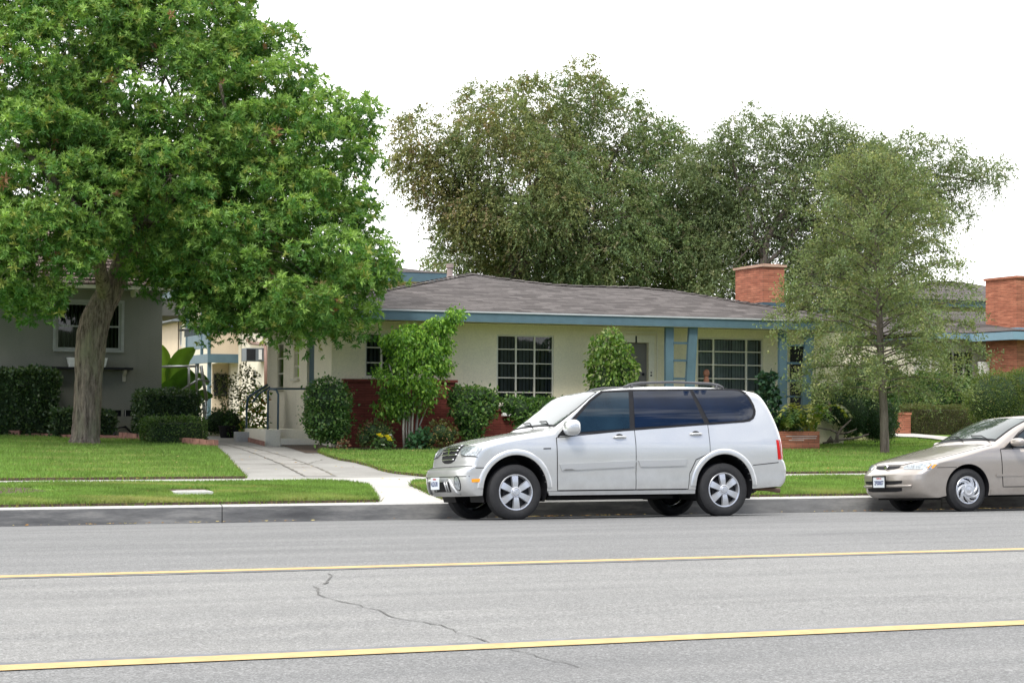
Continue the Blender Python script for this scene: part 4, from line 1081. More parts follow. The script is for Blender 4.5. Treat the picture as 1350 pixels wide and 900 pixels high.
ub = MB(); ub.box((.3, -.35, .2), (4.1, .35, .4)); ub.box((1.3, -.72, .22), (3.0, .72, .35)); ub.box((.3, -.55, .17), (.62, .55, .3)); ub.tube([(.9, -.65, .3), (.9, .65, .3)], .04, 8)
ub.build('underbody', M['black'], sed, local=True)
for (x, sd_) in ((.90, -1), (.90, 1), (3.365, -1), (3.365, 1)):
    wheel(sed, x, sd_ * (.82 - .095), .30, sd_, .302, .195, .185, 'swirl', .4)
print('SUV rear wheel px', proj((SX + 3.55, YS, .1 + .345)), 'Y', YN, YF)
# ------------------------------------------------------------------ house helpers
def pxX(px, Y, py=500): return at_y(px, py, Y).x
def pxZ(px, py, Y): return at_y(px, py, Y).z
def wall_plane(name, mat, parent, axis, val, u0, u1, v0, v1, holes=(), reveal=.12, thick=.2):
    """flat wall in the plane axis=val with rectangular openings (u0,u1,v0,v1); inward is +axis"""
    f = (lambda u, v, d=0: (u, val + d, v)) if axis == 'y' else (lambda u, v, d=0: (val + d, u, v))
    us = sorted({u0, u1} | {x for h_ in holes for x in h_[:2]}); vs = sorted({v0, v1} | {x for h_ in holes for x in h_[2:]})
    mb = MB()
    for a, b in zip(us, us[1:]):
        for c, d in zip(vs, vs[1:]):
            cx, cy = (a + b) / 2, (c + d) / 2
            if any(h_[0] < cx < h_[1] and h_[2] < cy < h_[3] for h_ in holes): continue
            mb.add([f(a, c), f(b, c), f(b, d), f(a, d)], [(0, 1, 2, 3)])
            mb.add([f(a, c, thick), f(b, c, thick), f(b, d, thick), f(a, d, thick)], [(0, 3, 2, 1)])
    for a, b, c, d in holes:
        mb.add([f(a, c), f(b, c), f(b, c, thick), f(a, c, thick)], [(0, 1, 2, 3)]); mb.add([f(a, d), f(b, d), f(b, d, thick), f(a, d, thick)], [(0, 1, 2, 3)])
        mb.add([f(a, c), f(a, d), f(a, d, thick), f(a, c, thick)], [(0, 1, 2, 3)]); mb.add([f(b, c), f(b, d), f(b, d, thick), f(b, c, thick)], [(0, 1, 2, 3)])
    return mb.build(name, mat, parent, merge=1e-5)
def window(parent, axis, val, u0, u1, v0, v1, cols, rows, fr=.035, bar=.025, mat='trim', blind=None, bars=0, sill=True, room=True, surround=0.0, blind_gap=.09):
    """cols/rows: inner bar positions (absolute)"""
    f = (lambda u, v, d=0: (u, val + d, v)) if axis == 'y' else (lambda u, v, d=0: (val + d, u, v))
    def bx(mb, a, b, c, d, d0, d1): mb.box(f(a, c, d0), f(b, d, d1))
    m = MB()
    e = .003
    bx(m, u0 + e, u1 - e, v0 + e, v0 + fr, .015, .075); bx(m, u0 + e, u1 - e, v1 - fr, v1 - e, .015, .075)
    bx(m, u0 + e, u0 + fr, v0 + fr, v1 - fr, .015, .075); bx(m, u1 - fr, u1 - e, v0 + fr, v1 - fr, .015, .075)
    for c in cols: bx(m, c - bar, c + bar, v0 + fr, v1 - fr, .02, .07)
    for r_ in rows: bx(m, u0 + fr, u1 - fr, r_ - bar * .6, r_ + bar * .6, .025, .065)
    if surround:
        s_ = surround
        bx(m, u0 - s_, u1 + s_, v1 + .002, v1 + s_, -.025, .02); bx(m, u0 - s_, u0 - .002, v0, v1, -.022, .02); bx(m, u1 + .002, u1 + s_, v0, v1, -.022, .02)
    w_ = m.build('window', M[mat], parent)
    p = MB(); p.add([f(u0 + fr, v0 + fr, .045), f(u1 - fr, v0 + fr, .045), f(u1 - fr, v1 - fr, .045), f(u0 + fr, v1 - fr, .045)], [(0, 1, 2, 3)])
    p.build('pane', M['pane'], w_)
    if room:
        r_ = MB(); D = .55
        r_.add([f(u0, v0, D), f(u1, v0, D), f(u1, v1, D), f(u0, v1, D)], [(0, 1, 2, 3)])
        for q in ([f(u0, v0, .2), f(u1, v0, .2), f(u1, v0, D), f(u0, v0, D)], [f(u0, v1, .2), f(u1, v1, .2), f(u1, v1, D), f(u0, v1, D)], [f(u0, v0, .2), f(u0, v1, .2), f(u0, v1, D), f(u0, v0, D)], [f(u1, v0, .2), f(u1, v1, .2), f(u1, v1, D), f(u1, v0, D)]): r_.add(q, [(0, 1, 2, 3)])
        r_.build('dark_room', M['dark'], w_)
    if blind:
        b = MB(); x = u0 + fr + .03; k = 0
        while x < u1 - fr - .03:
            if blind_gap > .05 or True:
                tl = .03 + .03 * ((k * 7919) % 13) / 13; wq = blind_gap * (.32 + .3 * ((k * 104729) % 11) / 11)
                b.add([f(x, v0 + .05, .12 + tl), f(x + wq, v0 + .05, .12 - .01), f(x + wq, v1 - .05, .12 - .01), f(x, v1 - .05, .12 + tl)], [(0, 1, 2, 3)])
            x += blind_gap; k += 1
        b.build('vertical_blind', M[blind], w_)
    if bars:
        b = MB()
        for i in range(bars):
            x = u0 + (u1 - u0) * (i + .5) / bars; bx(b, x - .006, x + .006, v0 + .01, v1 - .01, -.03, -.018)
        for z in (v0 + .06, v1 - .06): bx(b, u0, u1, z - .01, z + .01, -.034, -.014)
        b.build('security_bars', M['trim'], w_)
    if sill:
        s_ = MB(); bx(s_, u0 - .06, u1 + .06, v0 - .05, v0 - .002, -.07, .05); s_.build('sill', M[mat], w_)
    return w_

# ------------------------------------------------------------------ main bungalow
YW, YE = 36.3, 35.35
XL = pxX(437, YW); XR = pxX(1112, YW); zg = elev(YW) - .1
zf1 = pxZ(740, 415.3, YE); zf0 = pxZ(740, 427, YE)          # fascia
YB = 47.0
hs = thing('bungalow', 'long cream stucco bungalow with grey shingle roof, blue fascia and brick chimney', 'house', ((XL + XR) / 2, YW, elev(YW)))
hx = lambda px: pxX(px, YW)
def hz(px, py): return pxZ(px, py, YW)
W1 = (hx(654.5), hx(730), hz(690, 533), hz(690, 441.5)); W0_ = (hx(481), hx(548), hz(500, 497), hz(500, 439)); W2 = (hx(919), hx(1006), hz(960, 530), hz(960, 445.5))
DR = (hx(818), hx(854.5), zg + .35, hz(840, 451.5))
wall_plane('wall', M['cream'], hs, 'y', YW, XL, XR, zg - .2, zf0 + .02, [W0_, W1, DR, W2])
cW = lambda *px: [hx(p) for p in px]
rW = lambda x, *py: [hz(x, p) for p in py]
window(hs, 'y', YW, *W1, cW(680.5, 705), rW(690, 460.5, 479, 498, 517), blind='blind', mat='trim', blind_gap=.085, bar=.018)
window(hs, 'y', YW, *W0_, cW(503, 526), rW(500, 458, 478), blind='blind', blind_gap=.085, bar=.02)
window(hs, 'y', YW, *W2, cW(941, 984.5), rW(960, 463.5, 481, 499, 516), blind='blind_pale', mat='trim', blind_gap=.075, bar=.022)
# door
dm = MB(); dm.box((DR[0] + .05, YW + .08, DR[2]), (DR[1] - .004, YW + .12, DR[3] - .01)); door = dm.build('door', M['screen'], hs)
fm = MB(); fm.box((DR[0] - .12, YW - .03, DR[3] + .003), (DR[1] + .14, YW + .03, DR[3] + .16)); fm.box((DR[1] + .003, YW - .03, DR[2]), (DR[1] + .13, YW + .02, DR[3])); fm.box((DR[0] - .12, YW - .03, DR[2]), (DR[0] - .003, YW + .02, DR[3]))
fm.box((hx(814) - .1, YW - .02, hz(840, 439.3)), (hx(866), YW - .004, hz(840, 436.8))); fm.box((hx(865.3), YW - .02, DR[2]), (hx(866.8), YW - .004, hz(840, 439.3)))
df = fm.build('door_frame', M['cream_pale'], hs)
MB().sphere((DR[1] - .09, YW + .06, hz(850, 493)), .03).build('door_handle', M['black'], door, smooth=True)
lk = MB(); lk.sphere((hx(857.6), YW - .035, hz(857, 491)), .018, 6); lk.sphere((hx(857.6), YW - .035, hz(857, 494.6)), .022, 6); lk.build('lock', M['black'], df, smooth=True)
b = BASE[df.name]
text_mesh('1', .19, 'house_number', M['black'], df, Matrix.Translation(Vector((hx(837.6), YW - .036, hz(837, 447.7))) - b) @ Matrix.Rotation(R(90), 4, 'X') @ Matrix.Shear('XZ', 4, (.0, .0)), .006, .008)
pm2 = MB(); pm2.box((hx(800), YW - 1.0, elev(YW) - .1), (hx(1020), YW - .005, DR[2] - .02)); pm2.build('porch_slab', M['concrete_old'], hs)
# west flank
Y352 = 10.09; Y352 = at_x(352, 520, XL).y
def wy(px, py=500): return at_x(px, py, XL).y
def wz(px, py): return at_x(px, py, XL).z
fl_holes = [(wy(373.5), wy(365.6), wz(370, 512), wz(370, 452)), (wy(394), wy(387), wz(390, 499), wz(390, 448)), (wy(414), wy(404.5), wz(409, 568), wz(409, 455))]
wall_plane('wall', M['cream_pale'], hs, 'x', XL, YW + .004, Y352, zg - .2, zf0 + .02, fl_holes)
for hh in fl_holes[:2]: window(hs, 'x', XL, *hh, [], [hh[2] + (hh[3] - hh[2]) * q for q in (.33, .66)], blind='blind', mat='trim', bar=.02)
hh = fl_holes[2]
MB().box((XL + .05, hh[0] + .01, hh[2]), (XL + .09, hh[1] - .01, hh[3] - .01)).build('door', M['bluedark'], hs)
MB().box((XL + .25, Y352 - .25, zg), (XR - .25, Y352 + .0, zf0)).build('wall', M['cream_pale'], hs)
wall_plane('wall', M['cream'], hs, 'x', XR - .2, YW + .004, Y352, zg - .2, zf0 + .02)
# brick wainscot, two heights
bk = MB(); bk.box((hx(452), YW - .22, zg - .1), (hx(596), YW - .004, hz(520, 503.5))); bk.box((hx(596) + .002, YW - .10, zg - .1), (hx(800), YW - .004, hz(640, 541.5)))
bw = bk.build('brick_wainscot', M['brick_dark'], hs)
cp = MB(); cp.box((hx(452) - .03, YW - .26, hz(520, 503.5)), (hx(596) + .04, YW - .004, hz(520, 500))); cp.box((hx(596) + .05, YW - .14, hz(640, 541.5)), (hx(800), YW - .004, hz(640, 538.5))); cp.build('brick_coping', M['brick_dark'], bw)
# soffit, fascia, gutter edge
EX0, EX1 = XL - .95, pxX(1122, YE)
so_ = MB(); so_.box((EX0, YE, zf0 + .03), (EX1, YW + .02, zf0 + .06)); so_.box((EX0, YW, zf0 + .03), (XL + .02, Y352 + .5, zf0 + .06)); so_.build('soffit', M['cream'], hs)
fa = MB(); fa.box((EX0 - .03, YE - .03, zf0), (EX1 + .03, YE, zf1)); fa.box((EX0 - .03, YE + .002, zf0), (EX0, YB, zf1)); fa.box((EX1, YE + .002, zf0), (EX1 + .03, YB, zf1)); fa.build('fascia', M['blue'], hs)
gt = MB(); gt.box((EX0 - .06, YE - .06, zf1 + .002), (EX1 + .06, YE + .02, zf1 + .03)); gt.box((EX0 - .06, YE + .022, zf1 + .002), (EX0 + .02, YB, zf1 + .03)); gt.build('gutter', M['gutter'], hs)
# roof: silhouette points in space, slopes to both eaves
def sp3(px, py, Y): p = at_y(px, py, Y); return (p.x, p.y, p.z)
zr_ = zf1 + .03
eF = lambda x: (x, YE - .05, zr_)
ridge = [sp3(621, 361.5, 42.6), sp3(652, 366.5, 42.2), sp3(690, 371.7, 41.8), sp3(726, 375.8, 41.4), sp3(766, 378, 41.0), sp3(840, 379.5, 41.0), sp3(890, 384.5, 40.4), sp3(960, 396.2, 39.0), sp3(1040, 408.6, 37.2)]
rm = MB()
fr_pts = [EX0 - .05] + [EX0 + (ridge[0][0] - EX0) * .5] + [r_[0] for r_ in ridge] + [EX1 + .05]
vs = [eF(EX0 - .05)] + [eF(r_[0]) for r_ in ridge] + [eF(EX1 + .05)]
n = len(ridge)
rm.add(vs + ridge, [(0, 1, n + 2)] + [(i + 1, i + 2, n + 3 + i, n + 2 + i) for i in range(n - 1)] + [(n, n + 1, 2 * n + 1)])
bkv = [(EX0 - .05, YB + .9, zr_), (EX1 + .05, YB + .9, zr_)]
rm.add([eF(EX0 - .05), ridge[0], bkv[0]], [(0, 1, 2)])
rm.add([bkv[0]] + ridge + [eF(EX1 + .05), bkv[1]], [(0, 1, n + 2)] + [(n + 2, i, i + 1) for i in range(1, n + 1)])
rm.add([(p[0], p[1], p[2] - .03) for p in (eF(EX0 - .05), eF(EX1 + .05), bkv[1], bkv[0])], [(0, 1, 2, 3)])
roof = rm.build('roof', M['shingle'], hs)
cap = MB()
def capline(pts, mb, w_=.13):
    for a, b in zip(pts, pts[1:]):
        a, b = Vector(a), Vector(b); L = (b - a).length; k = max(1, int(L / .28))
        for i in range(k):
            p, q = a.lerp(b, i / k), a.lerp(b, (i + 1.12) / k); d = (b - a).normalized(); s_ = d.cross(Vector((0, 0, 1))).normalized() * w_
            z0, z1 = .012, .028
            mb.add([p - s_ + Vector((0, 0, z0 - .015)), p + Vector((0, 0, z0 + .015)), p + s_ + Vector((0, 0, z0 - .015)), q + s_ + Vector((0, 0, z1 - .015)), q + Vector((0, 0, z1 + .02)), q - s_ + Vector((0, 0, z1 - .015))], [(0, 1, 4, 5), (1, 2, 3, 4)])
capline(ridge + [eF(EX1 + .03)], cap); capline([ridge[0], eF(EX0 - .03)], cap)
cap.build('ridge_cap', M['shingle'], roof)
# chimney
CY1 = 38.4; cx = pxX(1005.6, CY1); cx1 = pxX(1034, CY1); cy2 = at_x(969.5, 380, cx).y; cz = pxZ(1006, 351.5, CY1)
cm_ = MB().box((cx, CY1, zf1 - .3), (cx1, cy2, cz)).build('chimney', M['brick'], roof)
MB().box((cx - .04, CY1 - .04, cz), (cx1 + .04, cy2 + .04, cz + .05)).build('chimney_cap', plain('mortar_cap', (.5, .36, .28), .9), cm_) if False else None
cc = MB().box((cx - .045, CY1 - .045, cz), (cx1 + .045, cy2 + .045, cz + .055)); cc.box((cx + .08, CY1 + .08, cz + .055), (cx1 - .08, cy2 - .08, cz + .08))
cc.build('chimney_cap', plain('mortar_cap', (.46, .30, .22), .9), roof)
fsh = MB().box((cx - .02, CY1 - .02, zf1 - .1), (cx1 + .02, cy2 + .02, pxZ(1006, 398.5, CY1))).build('flashing', M['bluedark'], roof)
# ladder-like porch posts
def post(x0t, x1t, x0b, x1b, zb_, Y, name='porch_post', m='blue', dy=.09):
    P_ = [(x0b, Y, zb_), (x1b, Y, zb_), (x1t, Y, zf0 + .0), (x0t, Y, zf0 + .0)]
    return MB().prism(P_, (0, dy, 0)).build(name, M[m], hs)
X_ = lambda px: pxX(px, YE + .1)
pz = elev(YE) - .1
for a, b, c, d, rungs in ((879, 889.3, 908.5, 919.5, (452, 475, 499, 523)), (1029, 1039.2, 1062.5, 1073.5, (452, 476, 500, 521, 543))):
    post(X_(a), X_(b), X_(a), X_(b), pz, YE + .14)
    p2 = post(X_(c), X_(d), X_(c) - .16, X_(d) - .16, pz, YE + .08)
    rb = []
    for y in rungs:
        z = pxZ(900, y, YE + .15)
        MB().box((X_(b) - .01, YE + .12, z - .025), (X_(c) - .02, YE + .2, z + .02)).build('ladder_rung', M['bluedark'], p2)
# flat dark panel standing for the shade in a porch-end recess
MB().box((hx(1041.5), YW - .02, elev(YW)), (hx(1063), YW - .005, pxZ(1050, 455, YW))).build('recess_shade_panel', M['dark'], hs)
# planter in front of the posts
pl = MB(); px0, px1 = pxX(1022, 34.5), pxX(1080.5, 34.5); zp0, zp1 = elev(34.5) - .1, pxZ(1050, 568.5, 34.5)
th_ = .1
pl.box((px0, 34.5, zp0), (px1, 34.5 + th_, zp1)); pl.box((px0, 35.2, zp0), (px1, 35.3, zp1)); pl.box((px0, 34.5 + th_ + .001, zp0), (px0 + th_, 35.199, zp1)); pl.box((px1 - th_, 34.5 + th_ + .001, zp0), (px1, 35.199, zp1))
planter = pl.build('brick_planter', M['brick'], None); tag(planter, 'low red brick planter with pale streaks below the right ladder posts', 'planter')
MB().box((px0 + th_, 34.6, zp0), (px1 - th_, 35.2, zp1 - .04)).build('soil', M['soil'], planter)
ef = MB()
for (a, b, y) in ((1036, 1077, 574.8), (1044, 1076, 577.6), (1040, 1060, 580)): ef.box((pxX(a, 34.5), 34.493, pxZ(1050, y + .5, 34.5)), (pxX(b, 34.5), 34.4995, pxZ(1050, y - .5, 34.5)))
ef.build('lime_streak', plain('lime_streak', (.55, .45, .42), .9, var=.3), planter)
# stoop
stp = MB(); SXa = at_y(349.5, 588, 37.0).x; z0 = elev(37) - .1
zt1 = at_y(380, 577.5, 37.0).z; zt2 = at_y(356, 566, 37.0).z
stp.box((SXa, 37.0, z0), (SXa + .32, 38.9, zt2)); stp.box((SXa + .322, 37.0, z0), (XL - .003, 37.4, zt1)); stp.box((SXa + .322, 37.402, z0), (XL - .003, 38.9, zt2 - .002))
stoop = stp.build('stoop', M['cream_pale'], hs, bevel=.012)
ra = MB(); zt = at_y(356, 512, 37.1).z
x_a, x_b = at_y(354, 540, 37.3).x, at_y(364, 540, 37.1).x
ra.tube([(x_a, 37.35, zt2 - .03), (x_a, 37.35, zt - .05), (x_a + .04, 37.35, zt), (XL + .01, 37.9, zt + .01)], .022, 8)
ra.tube([(x_b + .03, 37.05, zt1 - .02), (x_b + .03, 37.05, zt - .12), (x_b, 37.08, zt - .03), (x_a + .03, 37.3, zt)], .022, 8)
tag(ra.build('handrail', M['bluedark'], None, smooth=True), 'dark blue grey pipe handrail on the cream stoop', 'handrail')
ra = MB(); Y_ = 39.0
ra.tube([at_y(325, 540, 39.4), at_y(327, 524, 39.4), at_y(335, 518, 39.4), at_y(353, 507, 39.4)], .028, 8)
ra.tube([at_y(333, 530, 39.2), at_y(341, 519, 39.2), at_y(356, 510, 39.2)], .022, 8)
ra.tube([at_y(325, 540, 39.4), at_y(325, 590, 39.4)], .022, 6)
tag(ra.build('handrail', M['bluedark'], None, smooth=True), 'sloping pipe handrail half hidden in the plants left of the stoop', 'handrail')
# vent pipe on the roof
vp = MB(); p = at_y(593, 364, 43.5); vp.lathe((p.x, p.y, p.z - .35), (0, 0, 1), [(0, .16), (.1, .13), (.38, .075), (.55, .07), (.56, .095), (.66, .095), (.66, .001)], 16)
vp.build('vent_pipe', plain('vent_metal', (.33, .26, .24), .7), roof, smooth=True, sharp=40)
# white ornament under the window
om = MB(); zz = hz(666, 538)
for i in range(5): om.lathe((hx(660 + 2.4 * i), YW - .2, zz - .12), (0, 0, 1), [(0, .03), (.06, .03), (.1, .018), (.14, .03)], 8)
om.box((hx(658), YW - .25, zz + .0), (hx(672), YW - .15, zz + .03)); om.box((hx(658), YW - .25, zz - .16), (hx(672), YW - .15, zz - .12))
tag(om.build('balustrade_ornament', M['white'], None), 'small white balustrade ornament standing below the barred middle window', 'ornament')

# ------------------------------------------------------------------ two-storey block behind
RX = 13.44; RY = at_x(352, 480, RX).y
zA = pxZ(550, 371.5, RY - .9); zB = pxZ(550, 359.5, RY - .9)
bl = thing('apartment_block', 'two storey cream apartment block with blue balcony beam behind the bungalow', 'building', (RX, RY, elev(RY)))
gz = .6; RXE = pxX(591, RY - .9)
ry = lambda px: at_x(px, 480, RX).y
rz_ = lambda px, py: at_x(px, py, RX).z
wn = [(ry(337.3), ry(332.5), rz_(335, 511), rz_(335, 487)), (ry(352) + .02, ry(350), rz_(351, 455), rz_(351, 445))]
wall_plane('wall', M['cream_pale'], bl, 'x', RX, RY, 70, gz, zA + .02, wn[:1])
window(bl, 'x', RX, *wn[0], [], [(wn[0][2] + wn[0][3]) / 2], blind='blind_pale', mat='trim')
wall_plane('wall', M['cream'], bl, 'y', RY - .002, RX, RXE - .9, gz, zA + .02)
fa = MB(); fa.box((RX - .9, RY - .93, zA), (RXE, RY - .9, zB)); fa.box((RX - .93, RY - .9, zA), (RX - .9, 72, zB)); fa.build('fascia', M['blue'], bl)
MB().box((RX - .9, RY - .9, zA + .02), (RXE, 72, zA + .05)).build('soffit', M['cream'], bl)
rp = MB(); pk = sp3(511, 348, RY + 4); pk2 = (pk[0] + 8, pk[1], pk[2]); a_ = (RX - .95, RY - .95, zB + .01); b_ = (RXE, RY - .95, zB + .01); c_ = (RXE, 72, zB + .01); d_ = (RX - .95, 72, zB + .01)
pkw = (RX + 3, RY + 4, pxZ(515, 347, RY + 4))
rp.add([a_, b_, c_, d_, pkw, (RXE - 2, RY + 4, pkw[2]), (RX + 3, 68, pkw[2])], [(0, 1, 5, 4), (0, 4, 6, 3), (1, 2, 5), (5, 2, 6, 4), (2, 3, 6)])
rp.build('roof', M['shingle'], bl)
# balcony
BX = at_y(275, 470, 60).x; y0 = 60.0; y1 = at_x(257, 470, BX).y + 1.5
zb0, zb1 = pxZ(290, 478, y0), pxZ(290, 466.5, y0); zp = pxZ(290, 430, y0)
MB().box((BX - .04, y0 - .04, zb0), (RX - .01, y0 + .1, zb1)).box((BX - .04, y0 + .102, zb0), (BX + .1, y1, zb1)).build('balcony_beam', M['blue'], bl)
MB().box((BX + .1, y0 + .1, zb1 - .15), (RX - .01, y1, zb1)).build('balcony_floor', M['cream'], bl)
MB().box((BX + .06, y0, zb1 + .002), (RX - .02, y0 + .1, zp)).build('balcony_parapet', M['peach'], bl)
MB().box((BX + .0, y0 - .03, zp + .002), (RX - .02, y0 + .13, zp + .05)).build('balcony_coping', plain('brown_coping', (.16, .12, .1), .8), bl)
rb = MB(); y = y0 + .0
MB().box((BX, y0 + .14, zb1 + .2), (BX + .05, y1, zp)).build('balcony_railing', M['blue'], bl)
for yy in (y0 + .02, y0 + 1.2, y1):
    for (za_, zb_) in ((zb1 + .002, zA),):
        MB().box((BX - .03, yy - .05, za_), (BX + .058, yy + .06, zb_)).build('balcony_post', M['blue'], bl)
for yy in (y0 + .15, y0 + 2.2):
    MB().box((BX + .0, yy - .06, gz), (BX + .12, yy + .06, zb0)).build('ground_post', M['blue'], bl)
MB().box((BX + .45, y0 + 1.5, gz + .2), (RX - .02, y0 + 1.6, zb0)).build('porch_wall', M['peach'], bl)
MB().box((BX + .5, y0 + 1.4, gz + 1.2), (BX + .95, y0 + 1.49, zb0 - .35)).build('porch_window', M['dark'], bl)
MB().box((RX - .09, y0 - .4, gz), (RX - .01, y0 - .32, zA)).build('downpipe', M['trim'], bl)
# air conditioner on brackets
a0 = at_x(352, 459, RX); ya = at_x(350, 467, RX).y; za0, za1 = rz_(345, 476.5), rz_(345, 459.5)
ac = MB(); ac.box((RX - .62, ya, za0), (RX - .01, ya + .65, za1)); aco = thing('air_conditioner', 'dark air conditioning box fixed high on the pale wall left of the bungalow', 'air conditioner', (RX - .3, ya + .3, za0))
ac.build('casing', plain('ac_casing', (.15, .17, .18), .6, .2), aco, bevel=.01)
MB().box((RX - .60, ya - .012, za0 + .03), (RX - .32, ya - .002, za1 - .03)).build('louvre', M['dark'], aco)
MB().box((RX - .22, ya - .03, za0 + .05), (RX - .12, ya - .002, za1 - .04)).build('fan_motor', M['white'], aco)
pp = MB(); ypp = at_x(345, 452, RX - .1).y
pp.tube([at_x(326, 448, RX - .12), at_x(330, 452, RX - .12), at_x(346, 453.5, RX - .12), at_x(350, 457, RX - .12), at_x(350.5, 520, RX - .12)], .055, 8)
pp.build('drain_pipe', plain('brown_pipe', (.27, .16, .12), .5), bl, smooth=True)
# stair with pale metal rails
st = thing('outdoor_stair_rail', 'pale metal stair rail and posts in front of the banana leaves', 'railing', tuple(gnd(268, 575)))
rm_ = MB(); YS_ = 44.0
g2 = lambda x, y: at_y(x, y, YS_)
rm_.tube([g2(205, 483.5), g2(262, 482.5)], .028, 8); rm_.tube([g2(265, 482), g2(272.5, 528), ], .04, 8); rm_.tube([g2(272.5, 528), g2(268, 533), g2(270, 560)], .03, 8); rm_.build('top_rail', M['alu'], st, smooth=True)
for x in (249, 259): MB().tube([g2(x, 483), g2(x, 520)], .03, 8).build('post', M['alu'], st, smooth=True)
MB().tube([g2(271, 530), g2(270, 575)], .035, 8).build('post', M['alu'], st, smooth=True)
MB().tube([g2(238, 515), g2(262, 500), g2(276, 503)], .03, 8).build('lower_rail', M['alu'], st, smooth=True)

# distant house left of the block
DY = 82.0
dh = thing('distant_house', 'small distant peach building with paired narrow windows seen past the balcony', 'building', (pxX(245, DY), DY, .8))
dx0, dx1 = pxX(235, DY), pxX(262, DY); dz0, dz1 = .6, pxZ(240, 424, DY)
YF0 = DY
hol = []
wall_plane('wall', M['peach'], dh, 'y', DY, dx0, dx1, dz0, dz1, [(pxX(236.4, DY), pxX(239.4, DY), pxZ(238, 456, DY), pxZ(238, 429, DY)), (pxX(240.8, DY), pxX(244.6, DY), pxZ(238, 455, DY), pxZ(238, 428, DY))])
for a, b in ((236.4, 239.4), (240.8, 244.6)): window(dh, 'y', DY, pxX(a, DY), pxX(b, DY), pxZ(238, 456, DY) , pxZ(238, 429, DY), [], [pxZ(238, 442, DY)], blind='blind_pale', mat='white', sill=False)
MB().box((dx0, DY + .2, dz0), (dx1, DY + 9, dz1)).build('wall', M['peach'], dh)
rr_ = MB(); q = [(dx0 - .45, DY - .6, dz1), (dx1 + .4, DY - .6, dz1), (dx1 + .4, DY - .6, dz1 + .12), (dx0 - .45, DY - .6, dz1 + .12)]
rr_.prism(q, (0, 10, 0)); rr_.add([(dx0 - .45, DY - .6, dz1 + .122), (dx1 + .4, DY - .6, dz1 + .122), (dx1 + .4, DY + 9, dz1 + .122), (dx0 - .45, DY + 9, dz1 + .122), (dx0 + .9, DY + 3, dz1 + .75), (dx1 - .6, DY + 3, dz1 + .75)], [(0, 1, 5, 4), (1, 2, 5), (2, 3, 4, 5), (3, 0, 4)])
rr_.build('roof', plain('grey_roof', (.20, .22, .24), .9), dh)
D2 = 110.0
ds = MB().box((pxX(150, D2), D2, .6), (pxX(233, D2), D2 + 8, pxZ(220, 473, D2)))
dso = thing('distant_shed', 'low white distant building beyond the banana leaves', 'building', (pxX(215, D2), D2, .8))
ds.build('wall', M['white'], dso)
MB().box((pxX(150, D2) - .5, D2 - .8, pxZ(220, 473, D2) + .002), (pxX(233, D2) + .4, D2 + 9, pxZ(220, 471, D2) + .1)).build('roof', plain('pale_roof', (.33, .35, .38), .8), dso)
for px in (219, 226, 231): MB().box((pxX(px, D2), D2 - .05, pxZ(220, 489, D2)), (pxX(px + 3.4, D2), D2 - .003, pxZ(220, 477, D2))).build('window', M['screen'], dso)
wl = MB()
for ya_, yb_ in ((421, 424), (446, 449)): wl.tube([at_y(60, ya_ - 10, 90), at_y(150, ya_ + 1, 90), at_y(262, yb_, 90)], .03, 5)
tag(wl.build('power_line', M['black'], None, smooth=True), 'pair of thin overhead wires crossing the sky gap left of the balcony', 'power line')

# ------------------------------------------------------------------ grey house on the left
GY = 42.2
gx1 = pxX(213, GY); gx0 = -8.0; gzb = elev(GY) - .2; gzt = pxZ(180, 381, GY)
gh = thing('grey_house', 'grey green stucco house with wood shake roof in the shade of the big tree', 'house', (gx1 - 5, GY, elev(GY)))
gw = lambda px: pxX(px, GY); gzz = lambda px, py: pxZ(px, py, GY)
GW = (gw(73), gw(158.5), gzz(115, 461), gzz(115, 399))
vents = [(gw(120), gw(160.5), gzz(150, 548.5), gzz(150, 540.5)), (gw(164.5), gw(186), gzz(175, 548.5), gzz(175, 540.5))]
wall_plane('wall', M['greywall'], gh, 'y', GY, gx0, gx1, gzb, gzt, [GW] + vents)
MB().box((gx0, GY + .21, gzb), (gx1, GY + 10, gzt)).build('wall', M['greywall'], gh) if False else None
for v in vents:
    MB().box((v[0], GY + .06, v[2]), (v[1], GY + .08, v[3])).build('crawl_vent', M['dark'], gh)
wall_plane('wall', M['greywall'], gh, 'x', gx1 - .2, GY + .204, GY + 9, gzb, gzt)
M['grey_trim'] = plain('weathered_grey_trim', (.36, .37, .34), .6)
window(gh, 'y', GY, *GW, [gw(114)], [gzz(115, 430)], blind='blind', mat='grey_trim', surround=.07, bar=.03, fr=.05)
MB().box((gw(165.5), GY - .02, vents[0][2] - .0), (gw(166), GY - .004, vents[0][3])).build('vent_trim', M['white'], gh)
